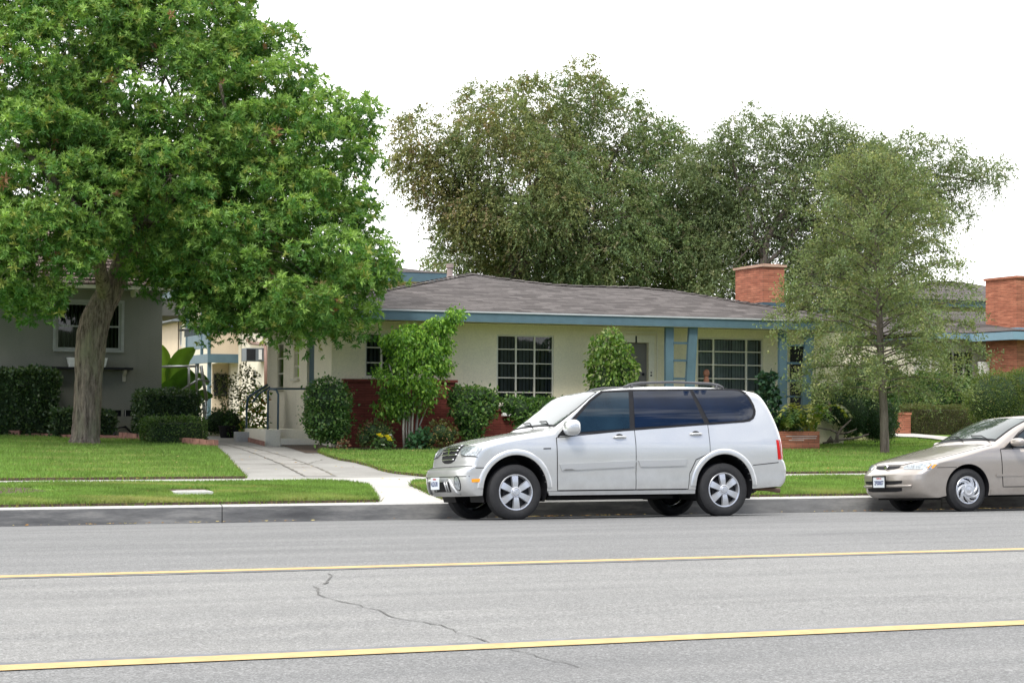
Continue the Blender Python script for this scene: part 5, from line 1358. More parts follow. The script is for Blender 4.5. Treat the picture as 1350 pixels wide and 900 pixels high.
# eave and shake roof
ey = GY - .75; ez = pxZ(200, 380.5, ey)
ea = MB(); ea.box((gx0, ey, ez - .02), (gx1 + .12, GY + 9, ez + .02)); ea.build('soffit', M['grey_trim'], gh)
ef_ = MB(); ef_.box((gx0, ey - .03, ez - .03), (gx1 + .12, ey - .002, ez + .05)); ef_.build('fascia', M['trim'], gh)
MB().prism([(gw(170) , GY - .02, ez - .02), (gw(170) + .09, GY - .02, ez - .02), (gw(170) + .09, GY - .02, ez - .14), (gw(170) + .05, GY - .02, ez - .17), (gw(170) + .01, GY - .02, ez - .15)], (0, -.6, 0)).build('bracket', M['trim'], gh)
rk = MB(); rt = (GY + 3.6, ez + 2.2)
def shake_row(k, K):
    f0, f1 = k / K, (k + 1) / K
    y_a, y_b = ey - .06 + (rt[0] - ey) * f0, ey - .06 + (rt[0] - ey) * f1; za, zb_ = ez + .07 + (rt[1] - ez) * f0, ez + .07 + (rt[1] - ez) * f1
    x = gx0; rr = random.Random(k)
    while x < gx1 + .14:
        w_ = rr.uniform(.10, .22); x2 = min(x + w_, gx1 + .16); j = rr.uniform(-.03, .02); t = rr.uniform(.02, .035)
        rk.add([(x, y_a + j, za + t), (x2 - .008, y_a + j, za + t), (x2 - .008, y_b + .06, zb_ + t * .3), (x, y_b + .06, zb_ + t * .3), (x, y_a + j, za), (x2 - .008, y_a + j, za)], [(0, 1, 2, 3), (0, 4, 5, 1)])
        x += w_
for k in range(22): shake_row(k, 22)
rk.build('roof', M['shake'], gh)
rbk = MB(); rbk.add([(gx0, ey, ez + .04), (gx1 + .1, ey, ez + .04), (gx1 + .1, rt[0], rt[1] + .02), (gx0, rt[0], rt[1] + .02), (gx1 + .1, GY + 9, ez + .04), (gx0, GY + 9, ez + .04)], [(0, 1, 2, 3), (3, 2, 4, 5), (1, 4, 2)])
rbk.build('roof_deck', M['shake'], gh)
# lean-to roof at the back
lb = MB(); y_ = GY + 5
lb.add([tuple(at_y(212, 397, y_)), tuple(at_y(228, 397.5, y_)), tuple(at_y(247, 402, y_)), tuple(at_y(249, 416, y_)), tuple(at_y(212, 416, y_))], [(0, 1, 2, 3, 4)])
lo_ = MB().prism([tuple(at_y(x, yy, y_)) for x, yy in ((205, 392), (215, 392), (246, 402), (249, 416), (205, 416))], (0, 3.5, 0)); lo_.build('rear_roof', M['greywall'], gh)
# shelf with brackets and window box
sh = MB(); z_ = gzz(120, 487); sh.box((gw(58), GY - .32, z_), (gw(172.5), GY - .004, z_ + .05)); shelf = sh.build('shelf', M['black'], gh)
for px in (66, 161):
    x = gw(px); MB().prism([(x, GY - .26, z_ - .002), (x, GY - .004, z_ - .002), (x, GY - .004, z_ - .27), (x, GY - .07, z_ - .26), (x, GY - .10, z_ - .15), (x, GY - .2, z_ - .08)], (.07, 0, 0)).build('bracket', M['trim'], shelf)
wb = MB(); zb_ = z_ + .052
xa, xb = gw(86.5), gw(139); wb.prism([(xa + .05, GY - .3, zb_), (xb - .05, GY - .3, zb_), (xb, GY - .3, zb_ + .21), (xa, GY - .3, zb_ + .21)], (0, .22, 0))
for i in range(1, 5): wb.box((xa + .03, GY - .312, zb_ + .04 * i), (xb - .03, GY - .3, zb_ + .04 * i + .012))
tag(wb.build('window_box', M['white'], None), 'white ribbed window box on the black shelf behind the big trunk', 'window box')
# brick edging in front of the beds: stacked rows of individual bricks in one low border
eb = MB(); ed = [(-6, 577), (20, 577.5), (62, 577.5), (90, 579), (135, 579.5), (158, 580), (182, 582.5), (215, 585), (245, 588.5), (283, 592)]
P_ = [gnd(x, y) for x, y in ed]; rr = random.Random(12); 
for i, (a, b) in enumerate(zip(P_, P_[1:])):
    L = (b - a).length; k = max(1, int(L / .24)); d = (b - a).normalized(); s_ = Vector((-d.y, d.x, 0))
    for lay in range(2 if i >= 5 or i < 1 else 1):
        for j in range(k):
            c = a.lerp(b, (j + .5 + .3 * lay) / k) + Vector((0, .06, 0)); z0 = elev(c.y) + .03 + lay * .075; hl_ = L / k / 2 * .95; hw_ = .055; jj = rr.uniform(-.06, .06); dd = (d + s_ * jj).normalized(); ss = Vector((-dd.y, dd.x, 0))
            q = [c - dd * hl_ - ss * hw_, c + dd * hl_ - ss * hw_, c + dd * hl_ + ss * hw_, c - dd * hl_ + ss * hw_]
            eb.prism([(p.x, p.y, z0 - .03) for p in q], (0, 0, .10 + rr.uniform(-.008, .008)))
M['edging'] = plain('weathered_edging_brick', (.30, .15, .11), .9, var=.45, nscale=3.5, bmp=.3)
tag(eb.build('brick_edging', M['edging'], None), 'low weathered red brick edging along the grey house planting bed', 'brick edging')
hs_ = MB(); hs_.tube([gnd(150, 580) + Vector((0, .1, .08)), gnd(156, 577) + Vector((0, .1, .22)), gnd(165, 575) + Vector((0, 0, .22)), gnd(176, 578) + Vector((0, 0, .1)), gnd(183, 577) + Vector((0, 0, .1))], .025, 8)
tag(hs_.build('garden_hose', M['black'], None, smooth=True), 'black hose looped over the brick edging beside the big trunk', 'hose')
eg = MB(); P_ = [gnd(x, y) for x, y in ((349, 588), (337, 585), (328, 582.5), (319, 580.5))]
for a, b in zip(P_, P_[1:]):
    for j in range(4):
        c, e_ = a.lerp(b, j / 4), a.lerp(b, (j + .93) / 4); eg.prism([(c.x, c.y, c.z - .02), (e_.x, e_.y, e_.z - .02), (e_.x, e_.y + .12, e_.z - .02), (c.x, c.y + .12, c.z - .02)], (0, 0, .12))
tag(eg.build('brick_edging', M['edging'], None), 'short brick kerb beside the stoop planting', 'brick edging')
kb_ = MB(); p = gnd(322, 583); kb_.box((p.x - .1, p.y + .3, p.z - .05), (p.x + .6, p.y + .6, p.z + .22)); tag(kb_.build('concrete_step', M['kerb_top'], None, bevel=.02), 'small pale concrete step among the plants left of the stoop', 'step')

# ------------------------------------------------------------------ right neighbour
NY = 43.5
nx = pxX(1341, NY); ny2 = at_x(1299.5, 400, nx).y
nh = thing('neighbour_house', 'right neighbour bungalow with blue fascia and a broad brick chimney', 'house', (nx, NY, elev(NY)))
nz = elev(NY) - .1; ct = pxZ(1341, 366.5, NY)
f_lo, f_hi = pxZ(1345, 447.5, NY - .5), pxZ(1345, 437, NY - .5)
MB().box((nx, NY, nz), (nx + 1.6, ny2, ct)).build('chimney', M['brick'], nh)
MB().box((nx - .05, NY - .05, ct + .001), (nx + 1.65, ny2 + .05, ct + .07)).build('chimney_cap', M['brick'], nh)
MB().box((nx - .03, NY - .03, f_hi + .02), (nx + 1.63, ny2 + .03, f_hi + .14)).build('flashing', M['blue_light'], nh)
ex0 = pxX(1236, NY + 1.2)
fb = MB(); fb.box((ex0, NY + 1.6, f_lo + .07), (nx, NY + 1.64, f_hi + .02)); fb.box((nx - .5, NY - .5, f_lo), (nx + 12, NY - .46, f_hi)); fb.box((nx - .5, NY - .458, f_lo), (nx - .46, NY + 1.64, f_hi)); fb.build('fascia', M['blue_light'], nh)
MB().box((nx - .46, NY - .458, f_lo + .02), (nx + 12, NY + 2, f_lo + .05)).box((ex0, NY + 1.66, f_lo + .09), (nx + 12, NY + 9, f_lo + .12)).build('soffit', M['blue'], nh)
rf = MB(); zc_ = f_hi + .03
rf.add([(ex0 - .1, NY + 1.58, zc_), (nx - .5, NY + 1.58, zc_), (nx - .5, NY - .5, zc_), (nx + 12, NY - .5, zc_), (nx + 12, NY + 6, zc_ + 1.1), (ex0 + 2.4, NY + 6, zc_ + .85), (nx + 12, NY + 12, zc_), (ex0 - .1, NY + 12, zc_)], [(0, 1, 5), (1, 2, 3, 4, 5), (5, 4, 6, 7), (0, 5, 7)])
rf.build('roof', M['shingle'], nh)
wall_plane('wall', M['cream_pale'], nh, 'y', NY + 2.2, ex0 + .6, nx + 10, nz, f_lo + .1, [(pxX(1243, NY + 2.2), pxX(1284, NY + 2.2), pxZ(1260, 500, NY + 2), pxZ(1260, 462, NY + 2))])
window(nh, 'y', NY + 2.2, pxX(1243, NY + 2.2), pxX(1284, NY + 2.2), pxZ(1260, 500, NY + 2), pxZ(1260, 462, NY + 2), [pxX(1257, NY + 2.2), pxX(1271, NY + 2.2)], [pxZ(1260, 480, NY + 2)], blind='blind', mat='trim')
MB().box((nx - .32, ny2 - .2, nz), (nx - .02, ny2 - .05, pxZ(1295, 475, NY))).build('meter_cupboard', M['white'], nh)
N2 = 62.0
n2 = thing('rear_block', 'white two storey block with grey roof glimpsed behind the young tree', 'building', (pxX(1290, N2), N2, .85))
xa, xb = pxX(1205, N2), pxX(1420, N2)
MB().box((xa, N2, .6), (xb, N2 + 9, pxZ(1260, 402, N2))).build('wall', M['cream_pale'], n2)
z1 = pxZ(1260, 398, N2); MB().box((xa - .9, N2 - .9, z1 - .25), (xb + 1, N2 + 10, z1)).build('fascia', M['blue'], n2)
MB().add([(xa - 1, N2 - 1, z1 + .01), (xb + 1, N2 - 1, z1 + .01), (xb + 1, N2 + 10, z1 + .01), (xa - 1, N2 + 10, z1 + .01), (xa + 3.5, N2 + 4, z1 + 1.15), (xb - 3, N2 + 4, z1 + 1.15)], [(0, 1, 5, 4), (1, 2, 5), (2, 3, 4, 5), (3, 0, 4)]).build('roof', M['shingle'], n2)
# brick gate pillar
p0 = gnd(1186, 575.5); p1x = pxX(1200.5, p0.y); zt = at_y(1193, 543.5, p0.y).z
bp = MB().box((p0.x, p0.y, p0.z - .1), (p1x, p0.y + .4, zt - .06)).build('brick_pillar', M['brick'], None)
tag(bp, 'short red brick pillar at the end of the low clipped hedge', 'pillar')
MB().box((p0.x - .02, p0.y - .02, zt - .058), (p1x + .02, p0.y + .42, zt)).build('cap', M['brick'], bp)
# ------------------------------------------------------------------ foliage
def unit(a): return a / (np.linalg.norm(a, axis=-1, keepdims=True) + 1e-9)
def leaves_arrays(P, D, L, Wd, rng, fold=.25, curl=.15):
    """diamond leaves: base P, direction D, length L, half width Wd"""
    N = len(P); D = unit(D)
    u = unit(np.cross(D, rng.normal(size=(N, 3)))); n = np.cross(D, u)
    L = L[:, None]; Wd = Wd[:, None]
    a = P; b = P + D * L * .45 + u * Wd + n * Wd * fold; c = P + D * L - n * L * curl; d = P + D * L * .45 - u * Wd + n * Wd * fold
    return np.stack([a, b, c, d], 1).reshape(-1, 3), np.arange(4 * N).reshape(-1, 4)
def pick(cols, N, rng, wts=None, jit=.18):
    cols = np.array(cols); i = rng.choice(len(cols), N, p=wts); return cols[i] * rng.uniform(1 - jit, 1 + jit, (N, 1))
def foliage(name, P, D, L, Wd, C, mat, parent, rng, fold=.25, curl=.15):
    V, F = leaves_arrays(P, D, L, Wd, rng, fold, curl)
    return np_mesh(name, V, F, mat, parent, np.repeat(C, 4, 0))
def lob(px, py, r_, dY, Y, rx=1.0, rz=1.0):
    p = at_y(px, py, Y + dY); s_ = (Y + dY) / ray(px, py).y / FPX * 1.0
    m = (p - CAMP).dot(FW) / FPX
    return np.array([p.x, p.y, p.z, r_ * m * rx, r_ * m, r_ * m * rz])
def sph(N, rng): return unit(rng.normal(size=(N, 3)))
def inside_frac(P, lobes, k=.62):
    """True where a point lies deep inside some lobe"""
    m = np.zeros(len(P), bool)
    for l in lobes: m |= (((P - l[:3]) / l[3:]) ** 2).sum(1) < k * k
    return m
def shell(lobes, per, rng, r0=.8, r1=1.04, bump_=.16, keep_in=.3, power=1.0):
    """points on the uneven outer shell of a set of ellipsoid lobes"""
    out, nn = [], []
    for i, l in enumerate(lobes):
        A = (l[3] * l[4] + l[3] * l[5] + l[4] * l[5]) / 3 * 12.5; N = int(A * per)
        d = sph(N, rng); r_ = rng.uniform(r0, r1, N) ** power
        w_ = 1 + bump_ * (np.sin(d[:, 0] * 7 + i * 1.7) * np.sin(d[:, 1] * 6 + i) + np.sin(d[:, 2] * 8 + i * 2.3) * .7)
        P = l[:3] + d * l[3:] * (r_ * w_)[:, None]; out.append(P); nn.append(unit(d / l[3:]))
    P, n_ = np.concatenate(out), np.concatenate(nn)
    deep = inside_frac(P, lobes, .70) & (rng.uniform(size=len(P)) > keep_in)
    return P[~deep], n_[~deep]
def branches(mb, rng, starts, lobes, n, r_=.05):
    """limbs from the trunk to points inside the crown, with small forks"""
    ls = np.array(lobes); wts = (ls[:, 3] ** 2); wts = wts / wts.sum()
    for i in range(n):
        l = ls[rng.choice(len(ls), p=wts)]; e = l[:3] + sph(1, rng)[0] * l[3:] * rng.uniform(.3, .95)
        s_ = starts[rng.integers(len(starts))]; s_ = np.array(tuple(s_))
        m1 = s_ + (e - s_) * .35 + rng.normal(0, .12, 3) + np.array([0, 0, .18]); m2 = s_ + (e - s_) * .7 + rng.normal(0, .15, 3) + np.array([0, 0, .15])
        mb.tube([s_, m1, m2, e], [r_, r_ * .72, r_ * .42, r_ * .12], 6, cap=False)
        for k in range(3):
            e2 = e + rng.normal(0, .35, 3); mb.tube([m2, (m2 + e2) / 2 + rng.normal(0, .08, 3), e2], [r_ * .35, r_ * .22, r_ * .06], 5, cap=False)

# ---- the big street-side tree on the left: whorls of pointed leaflets
rng = np.random.default_rng(21); TY = 37.0
tb = gnd(112, 587)
bt_ = thing('large_street_tree', 'huge leafy green tree with a leaning rough trunk in front of the grey house', 'tree', tuple(tb))
tp = lambda x, y, d=0: at_y(x, y, tb.y + d)
def scl(p): return (p - CAMP).dot(FW) / FPX
trk = MB()
pth = [(112, 592, 52), (112.3, 588, 46), (112.5, 583, 41), (113, 575, 36), (114, 560, 35), (115, 540, 34.5), (116, 515, 34.5), (117, 490, 35), (118, 465, 37), (121, 442, 38), (127, 420, 37), (135, 403, 34), (144, 388, 31), (153, 370, 28), (161, 350, 26), (165, 330, 24), (165, 300, 20)]
pts = [tp(x, y) for x, y, w_ in pth]; rad = [w_ / 2 * scl(p) for (x, y, w_), p in zip(pth, pts)]
def fine(pts, rad, k=4):
    P_, R_ = [], []
    for i in range(len(pts) - 1):
        for j in range(k):
            t = j / k; P_.append(pts[i].lerp(pts[i + 1], t)); R_.append(rad[i] * (1 - t) + rad[i + 1] * t)
    return P_ + [pts[-1]], R_ + [rad[-1]]
P_, R_ = fine(pts, rad); i0 = len(trk.v); trk.tube(P_, R_, 56, jit=.012, seed=5)
for i_ in range(len(P_)):
    for k_ in range(56):
        v_ = Vector(trk.v[i0 + i_ * 56 + k_]); th_ = 2 * math.pi * k_ / 56; f_ = 1 + .045 * math.sin(9 * th_ + 1.5 * math.sin(i_ * .35)) + .03 * math.sin(17 * th_ + i_ * .4) + .03 * math.sin(3 * th_ + i_ * .15)
        trk.v[i0 + i_ * 56 + k_] = tuple(P_[i_] + (v_ - P_[i_]) * f_)
limbs = [([(140, 395, 24), (134, 365, 18), (128, 330, 15), (105, 280, 12), (60, 225, 9), (20, 190, 5)], (0, -.5, -1.0, -1.5, -2, -2.2)),
         ([(165, 330, 22), (160, 290, 19), (158, 255, 16), (150, 200, 12), (150, 120, 8), (160, 50, 4)], (0, .1, .2, 0, -.3, -.3)),
         ([(163, 345, 20), (185, 300, 17), (225, 260, 15), (280, 215, 12), (350, 180, 9), (420, 160, 4)], (0, -.2, -.6, -1, -1.2, -1.4)),
         ([(163, 340, 16), (200, 320, 13), (260, 310, 11), (330, 300, 9), (400, 310, 7), (460, 350, 3)], (0, .4, .8, 1.0, 1.0, 1.0)),
         ([(164, 320, 14), (200, 260, 11), (240, 190, 9), (270, 120, 7), (290, 60, 4)], (0, .8, 1.5, 2, 2.2)),
         ([(150, 375, 16), (155, 340, 13), (130, 290, 10), (90, 240, 8), (30, 150, 5)], (0, .7, 1.3, 1.9, 2.4)),
         ([(285, 215, 9), (292, 180, 7), (296, 140, 5), (290, 110, 4)], (-1.0, -1.8, -2.4, -2.6)),
         ([(330, 300, 8), (370, 350, 6), (400, 400, 4), (420, 440, 2)], (1.0, .5, .2, 0))]
for l, dy in limbs:
    pts = [tp(x, y, d) for (x, y, w_), d in zip(l, dy)]; rad = [w_ / 2 * scl(p) for (x, y, w_), p in zip(l, pts)]
    P_, R_ = fine(pts, rad, 3); trk.tube(P_, R_, 12, jit=.05, seed=len(l))
L_ = [lob(*a, TY) for a in [(60, 90, 150, 0), (200, 110, 150, -.4), (300, 150, 110, -.6), (370, 190, 95, .2), (430, 190, 58, 0), (415, 260, 85, .3), (440, 320, 72, .2), (390, 350, 88, -.8), (330, 350, 80, .6), (300, 290, 95, -1.2), (225, 215, 78, -2.2), (75, 255, 100, -1.9), (0, 200, 140, -.5), (30, 330, 75, -2.4), (62, 355, 52, -2.4), (20, 370, 50, -2.2), (-90, 150, 160, .3), (100, -30, 140, .2), (230, -40, 100, .5), (20, 40, 130, 1.6), (200, 180, 140, 2.2), (340, 240, 100, 2.0), (258, 335, 46, -1.6), (370, 410, 52, -.4), (425, 400, 58, .0), (300, 400, 44, -.6), (468, 350, 42, .1), (475, 165, 22, .1), (-60, 330, 80, -1.0), (350, 95, 52, .4), (290, 30, 42, .4), (200, 335, 40, -1.0), (236, 372, 26, -.6), (268, 392, 30, -.6), (302, 416, 30, -.6), (330, 415, 36, -.5), (180, 300, 40, 1.5), (178, 118, 68, -1.8), (30, 100, 80, -1.5), (110, 30, 70, -1.5), (60, 200, 60, -2.6)]]
for l in L_:
    f_ = 1 - .062 * float(np.clip((proj(l[:3])[0] - 260) / 120, 0, 1)); c_ = np.array(tuple(CAMP)); l[:3] = c_ + (l[:3] - c_) * f_; l[3:] *= f_
branches(trk, rng, [tp(160, 290), tp(225, 260, -.6), tp(280, 215, -1), tp(105, 280, -1), tp(330, 300, 1), tp(150, 200), tp(60, 225, -2)], L_, 45, .04)
trk.build('trunk', M['bark_big'], bt_, smooth=True)
# sub-lobes give the crown its clumps
sub = []
for l in L_:
    A = l[3] ** 2; n = max(10, int(A * 27))
    d = sph(n, rng); r_ = rng.uniform(.78, 1.0, n)
    for dd, q in zip(d, r_):
        c = l[:3] + dd * l[3:] * q; s_ = rng.uniform(.26, .48); sub.append(np.array([*c, s_ * 1.1, s_ * 1.1, s_ * .85]))
sub = [s_ for s_ in sub if not inside_frac(s_[None, :3], L_, .62)[0]]
Pc, Nc = shell(sub, 47.0, rng, .5, 1.06, .1, keep_in=.55)
q = rng.uniform(size=len(Pc)); keep = ~((Nc[:, 2] < -.25) & (q > .3)); Pc, Nc = Pc[keep], Nc[keep]
N = len(Pc); print('whorls', N)
ax = unit(Nc + np.array([-.12, -.35, .3]) + rng.normal(0, .2, (N, 3)))
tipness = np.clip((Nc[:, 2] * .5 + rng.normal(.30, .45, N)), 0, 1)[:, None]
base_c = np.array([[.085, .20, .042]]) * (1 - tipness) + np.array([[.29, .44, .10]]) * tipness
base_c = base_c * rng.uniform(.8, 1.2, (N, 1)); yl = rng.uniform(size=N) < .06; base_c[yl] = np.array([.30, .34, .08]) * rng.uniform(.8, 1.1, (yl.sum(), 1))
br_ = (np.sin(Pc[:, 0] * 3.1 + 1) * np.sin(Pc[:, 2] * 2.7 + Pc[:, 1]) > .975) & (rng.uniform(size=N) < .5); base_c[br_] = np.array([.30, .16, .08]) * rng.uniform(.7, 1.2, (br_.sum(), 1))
K = 12; u = unit(np.cross(ax, rng.normal(size=(N, 3)))); v = np.cross(ax, u)
Ps, Ds, Ls, Ws, Cs = [], [], [], [], []
size = rng.uniform(.07, .135, N)
for k in range(K):
    ph = 2 * np.pi * k / K * 1.0 + rng.uniform(-.25, .25, N); el = rng.uniform(.05, .55, N) if k < 9 else rng.uniform(.8, 1.3, N)
    D = u * (np.cos(ph) * np.cos(el))[:, None] + v * (np.sin(ph) * np.cos(el))[:, None] + ax * np.sin(el)[:, None] - np.array([0, 0, .05])
    Ps.append(Pc); Ds.append(D); ll = size * rng.uniform(.8, 1.2, N); Ls.append(ll); Ws.append(ll * .135); Cs.append(base_c * rng.uniform(.85, 1.15, (N, 1)))
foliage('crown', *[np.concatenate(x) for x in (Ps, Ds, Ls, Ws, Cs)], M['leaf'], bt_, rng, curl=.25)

# ---- generic tree crown of short drooping sprays
def spray_crown(parent, lobes, per, rng, cols, nl=12, sl=.35, ll=.07, lw=.22, droop=.5, up=.1, mat='leaf_dull', r0=.72, keep=.4, rand=.5, wts=None, colf=None):
    Pc, Nc = shell(lobes, per, rng, r0, 1.06, .12, keep_in=keep); N = len(Pc)
    D0 = unit(Nc + np.array([0, 0, up]) + rng.normal(0, rand, (N, 3))); S_ = sl * rng.uniform(.5, 1.4, N)
    c0 = pick(cols, N, rng, wts)
    if colf is not None: c0 = c0 * colf(Pc)
    Ps, Ds, Ls, Ws, Cs = [], [], [], [], []
    for k in range(nl):
        t = (k + .5) / nl; p = Pc + D0 * (S_ * t)[:, None] - np.array([0, 0, 1]) * (droop * S_ * t * t)[:, None] + rng.normal(0, .012, (N, 3))
        D = unit(D0 * .6 - np.array([0, 0, droop * t]) + rng.normal(0, .55, (N, 3)))
        l = ll * rng.uniform(.6, 1.3, N); Ps.append(p); Ds.append(D); Ls.append(l); Ws.append(l * lw); Cs.append(c0 * rng.uniform(.8, 1.2, (N, 1)))
    a = [np.concatenate(x) for x in (Ps, Ds, Ls, Ws, Cs)]; print(parent.name, 'leaves', len(a[0]))
    return foliage('crown', *a, M[mat], parent, rng)
def sublobes(L_, rng, dens, s0, s1, flat=1.0, deep=.65):
    sub = []
    for l in L_:
        n = max(4, int(l[3] * l[4] * dens)); d = sph(n, rng)
        for dd in d:
            c = l[:3] + dd * l[3:] * rng.uniform(.6, 1.02); s_ = rng.uniform(s0, s1); sub.append(np.array([*c, s_, s_, s_ * flat]))
    return [s_ for s_ in sub if not inside_frac(s_[None, :3], L_, deep)[0]]

# ---- big drooping tree behind the roof
rng = np.random.default_rng(33); BY = 60.0
t1 = thing('drooping_olive_tree', 'tall olive brown tree with drooping sprays rising behind the middle of the roof', 'tree', (pxX(690, BY), BY, .85))
L1 = [lob(*a, BY) for a in [(730, 160, 68, 0), (665, 200, 62, -1), (800, 185, 58, 0), (625, 240, 60, -.5), (700, 260, 80, -1.5), (790, 270, 85, -1), (860, 240, 55, 0), (850, 320, 72, -.5), (640, 310, 52, 0), (720, 340, 58, -.5), (910, 330, 55, .6), (590, 260, 32, 0), (575, 220, 17, 0), (552, 178, 9, 0), (915, 275, 42, .3), (930, 250, 35, .8), (760, 120, 32, .3), (700, 125, 32, .3), (548, 215, 13, 0), (740, 210, 70, 2.0), (815, 345, 55, 0), (700, 365, 45, .5), (760, 360, 55, 0), (820, 372, 50, -.3), (880, 372, 50, .2), (935, 365, 40, .5), (650, 350, 34, .5), (780, 320, 70, -1.5), (880, 185, 20, .3), (840, 150, 22, .3), (605, 320, 30, -.3), (645, 145, 18, .2), (720, 345, 60, 2.2), (800, 350, 60, 2.2), (650, 345, 40, 2.2), (880, 345, 60, 2.2)]]
tr = MB(); q = lambda x, y, d=0: at_y(x, y, BY + d)
for l in ([(690, 420, 20), (690, 350, 17), (684, 310, 14), (700, 260, 9), (730, 190, 5)], [(672, 420, 14), (678, 350, 12), (665, 300, 9), (640, 250, 6), (610, 210, 3)], [(700, 420, 14), (712, 340, 11), (740, 300, 9), (790, 250, 6), (830, 200, 3)], [(690, 350, 9), (760, 320, 7), (850, 300, 5), (900, 270, 2)]):
    pts = [q(x, y) for x, y, w_ in l]; tr.tube(pts, [w_ / 2 * scl(p) for (x, y, w_), p in zip(l, pts)], 10, jit=.05)
branches(tr, rng, [q(684, 310), q(700, 260), q(665, 300), q(740, 300), q(790, 250)], L1, 40, .06)
tr.build('trunk', M['bark'], t1, smooth=True)
ctr = np.array([L1[4][0], L1[4][2]])
def colf1(P): # browner flower heads on the left and top
    f = np.clip(.35 - (P[:, 0] - L1[3][0]) / 9 + (P[:, 2] - 6) * .05 + .3 * np.sin(P[:, 0] * 2.1 + P[:, 2] * 1.7), 0, 1)[:, None]
    return (1 - f) * np.array([[.9, 1.05, .95]]) + f * np.array([[1.22, 1.08, .9]])
spray_crown(t1, sublobes(L1, rng, 7.0, .3, .75), 30, rng, [(.175, .215, .095), (.21, .235, .10), (.235, .235, .11), (.15, .20, .10), (.26, .21, .14)], nl=12, sl=.55, ll=.10, lw=.26, droop=.5, up=.15, colf=colf1, keep=.5, wts=[.3, .27, .18, .17, .08])
# ---- second tree behind the chimney
rng = np.random.default_rng(34); B2 = 57.0
t2 = thing('open_branched_tree', 'airy green tree with bare forking branches behind the brick chimney', 'tree', (pxX(1010, B2), B2, .85))
L2 = [lob(*a, B2) for a in [(980, 190, 45, 0), (1050, 190, 42, 0), (930, 240, 40, .5), (1000, 260, 50, .5), (1085, 240, 60, 0), (1130, 210, 42, 0), (1190, 230, 45, 0), (1250, 225, 33, 0), (1285, 240, 26, 0), (1305, 235, 16, 0), (1255, 270, 22, 0), (1060, 310, 50, .5), (1120, 310, 65, .5), (960, 320, 36, .5), (1180, 290, 50, .3), (1020, 350, 38, .5), (1100, 370, 50, .4), (1160, 370, 48, .3), (940, 350, 32, 0), (1040, 240, 45, .8), (960, 280, 40, .8), (1080, 330, 50, .8), (1150, 250, 45, .5), (1040, 390, 40, .6), (985, 215, 35, .5), (1220, 260, 26, .3), (1090, 200, 44, .2), (1140, 235, 50, .8), (1200, 225, 36, .2), (935, 215, 34, .8), (1130, 340, 60, 1.0), (1180, 330, 50, 1), (1000, 325, 42, 1.0), (1040, 350, 42, 1.0), (965, 265, 36, 1.0)]]
tr = MB(); q = lambda x, y, d=0: at_y(x, y, B2 + d)
for l in ([(1005, 420, 12), (1006, 350, 10), (1012, 310, 8), (1040, 270, 6), (1060, 210, 3)], [(1006, 340, 7), (990, 300, 6), (975, 250, 4), (960, 190, 2)], [(1008, 350, 6), (1030, 330, 5), (1060, 290, 4), (1100, 240, 3)], [(1060, 420, 10), (1068, 360, 8), (1090, 300, 6), (1150, 250, 5), (1230, 230, 3), (1290, 240, 2)], [(1100, 420, 10), (1110, 350, 8), (1150, 300, 6), (1200, 260, 4), (1260, 250, 2)], [(1012, 312, 5), (1040, 300, 4), (1035, 270, 3)]):
    pts = [q(x, y) for x, y, w_ in l]; tr.tube(pts, [w_ / 2 * scl(p) for (x, y, w_), p in zip(l, pts)], 10, jit=.05)
branches(tr, rng, [q(1012, 310), q(1040, 270), q(975, 250), q(1060, 290), q(1150, 250), q(1200, 255)], L2, 40, .035)
tr.build('trunk', M['bark'], t2, smooth=True)
spray_crown(t2, sublobes(L2, rng, 9, .28, .6, .8, .5), 28, rng, [(.175, .23, .10), (.20, .25, .11), (.15, .20, .10), (.23, .24, .12)], nl=11, sl=.5, ll=.10, lw=.22, droop=.45, up=.2, keep=.6, wts=[.35, .3, .2, .15])
# ---- small treetop far behind, left of the vent pipe
rng = np.random.default_rng(35)
t3 = thing('distant_treetop', 'pale green distant treetop peeping over the rear roof beside the vent pipe', 'tree', (pxX(572, 95), 95, .85))
MB().tube([Vector((pxX(572, 95), 95, .8)), at_y(572, 372, 95), at_y(572, 356, 95)], [.25, .15, .05], 8).build('trunk', M['bark'], t3)
spray_crown(t3, [lob(*a, 95) for a in [(566, 358, 9, 0), (576, 354, 8, 0), (582, 362, 8, 0), (572, 372, 16, 0)]], 7, rng, [(.20, .26, .10), (.16, .22, .08)], nl=9, sl=.6, ll=.22, droop=-.2, up=.8)

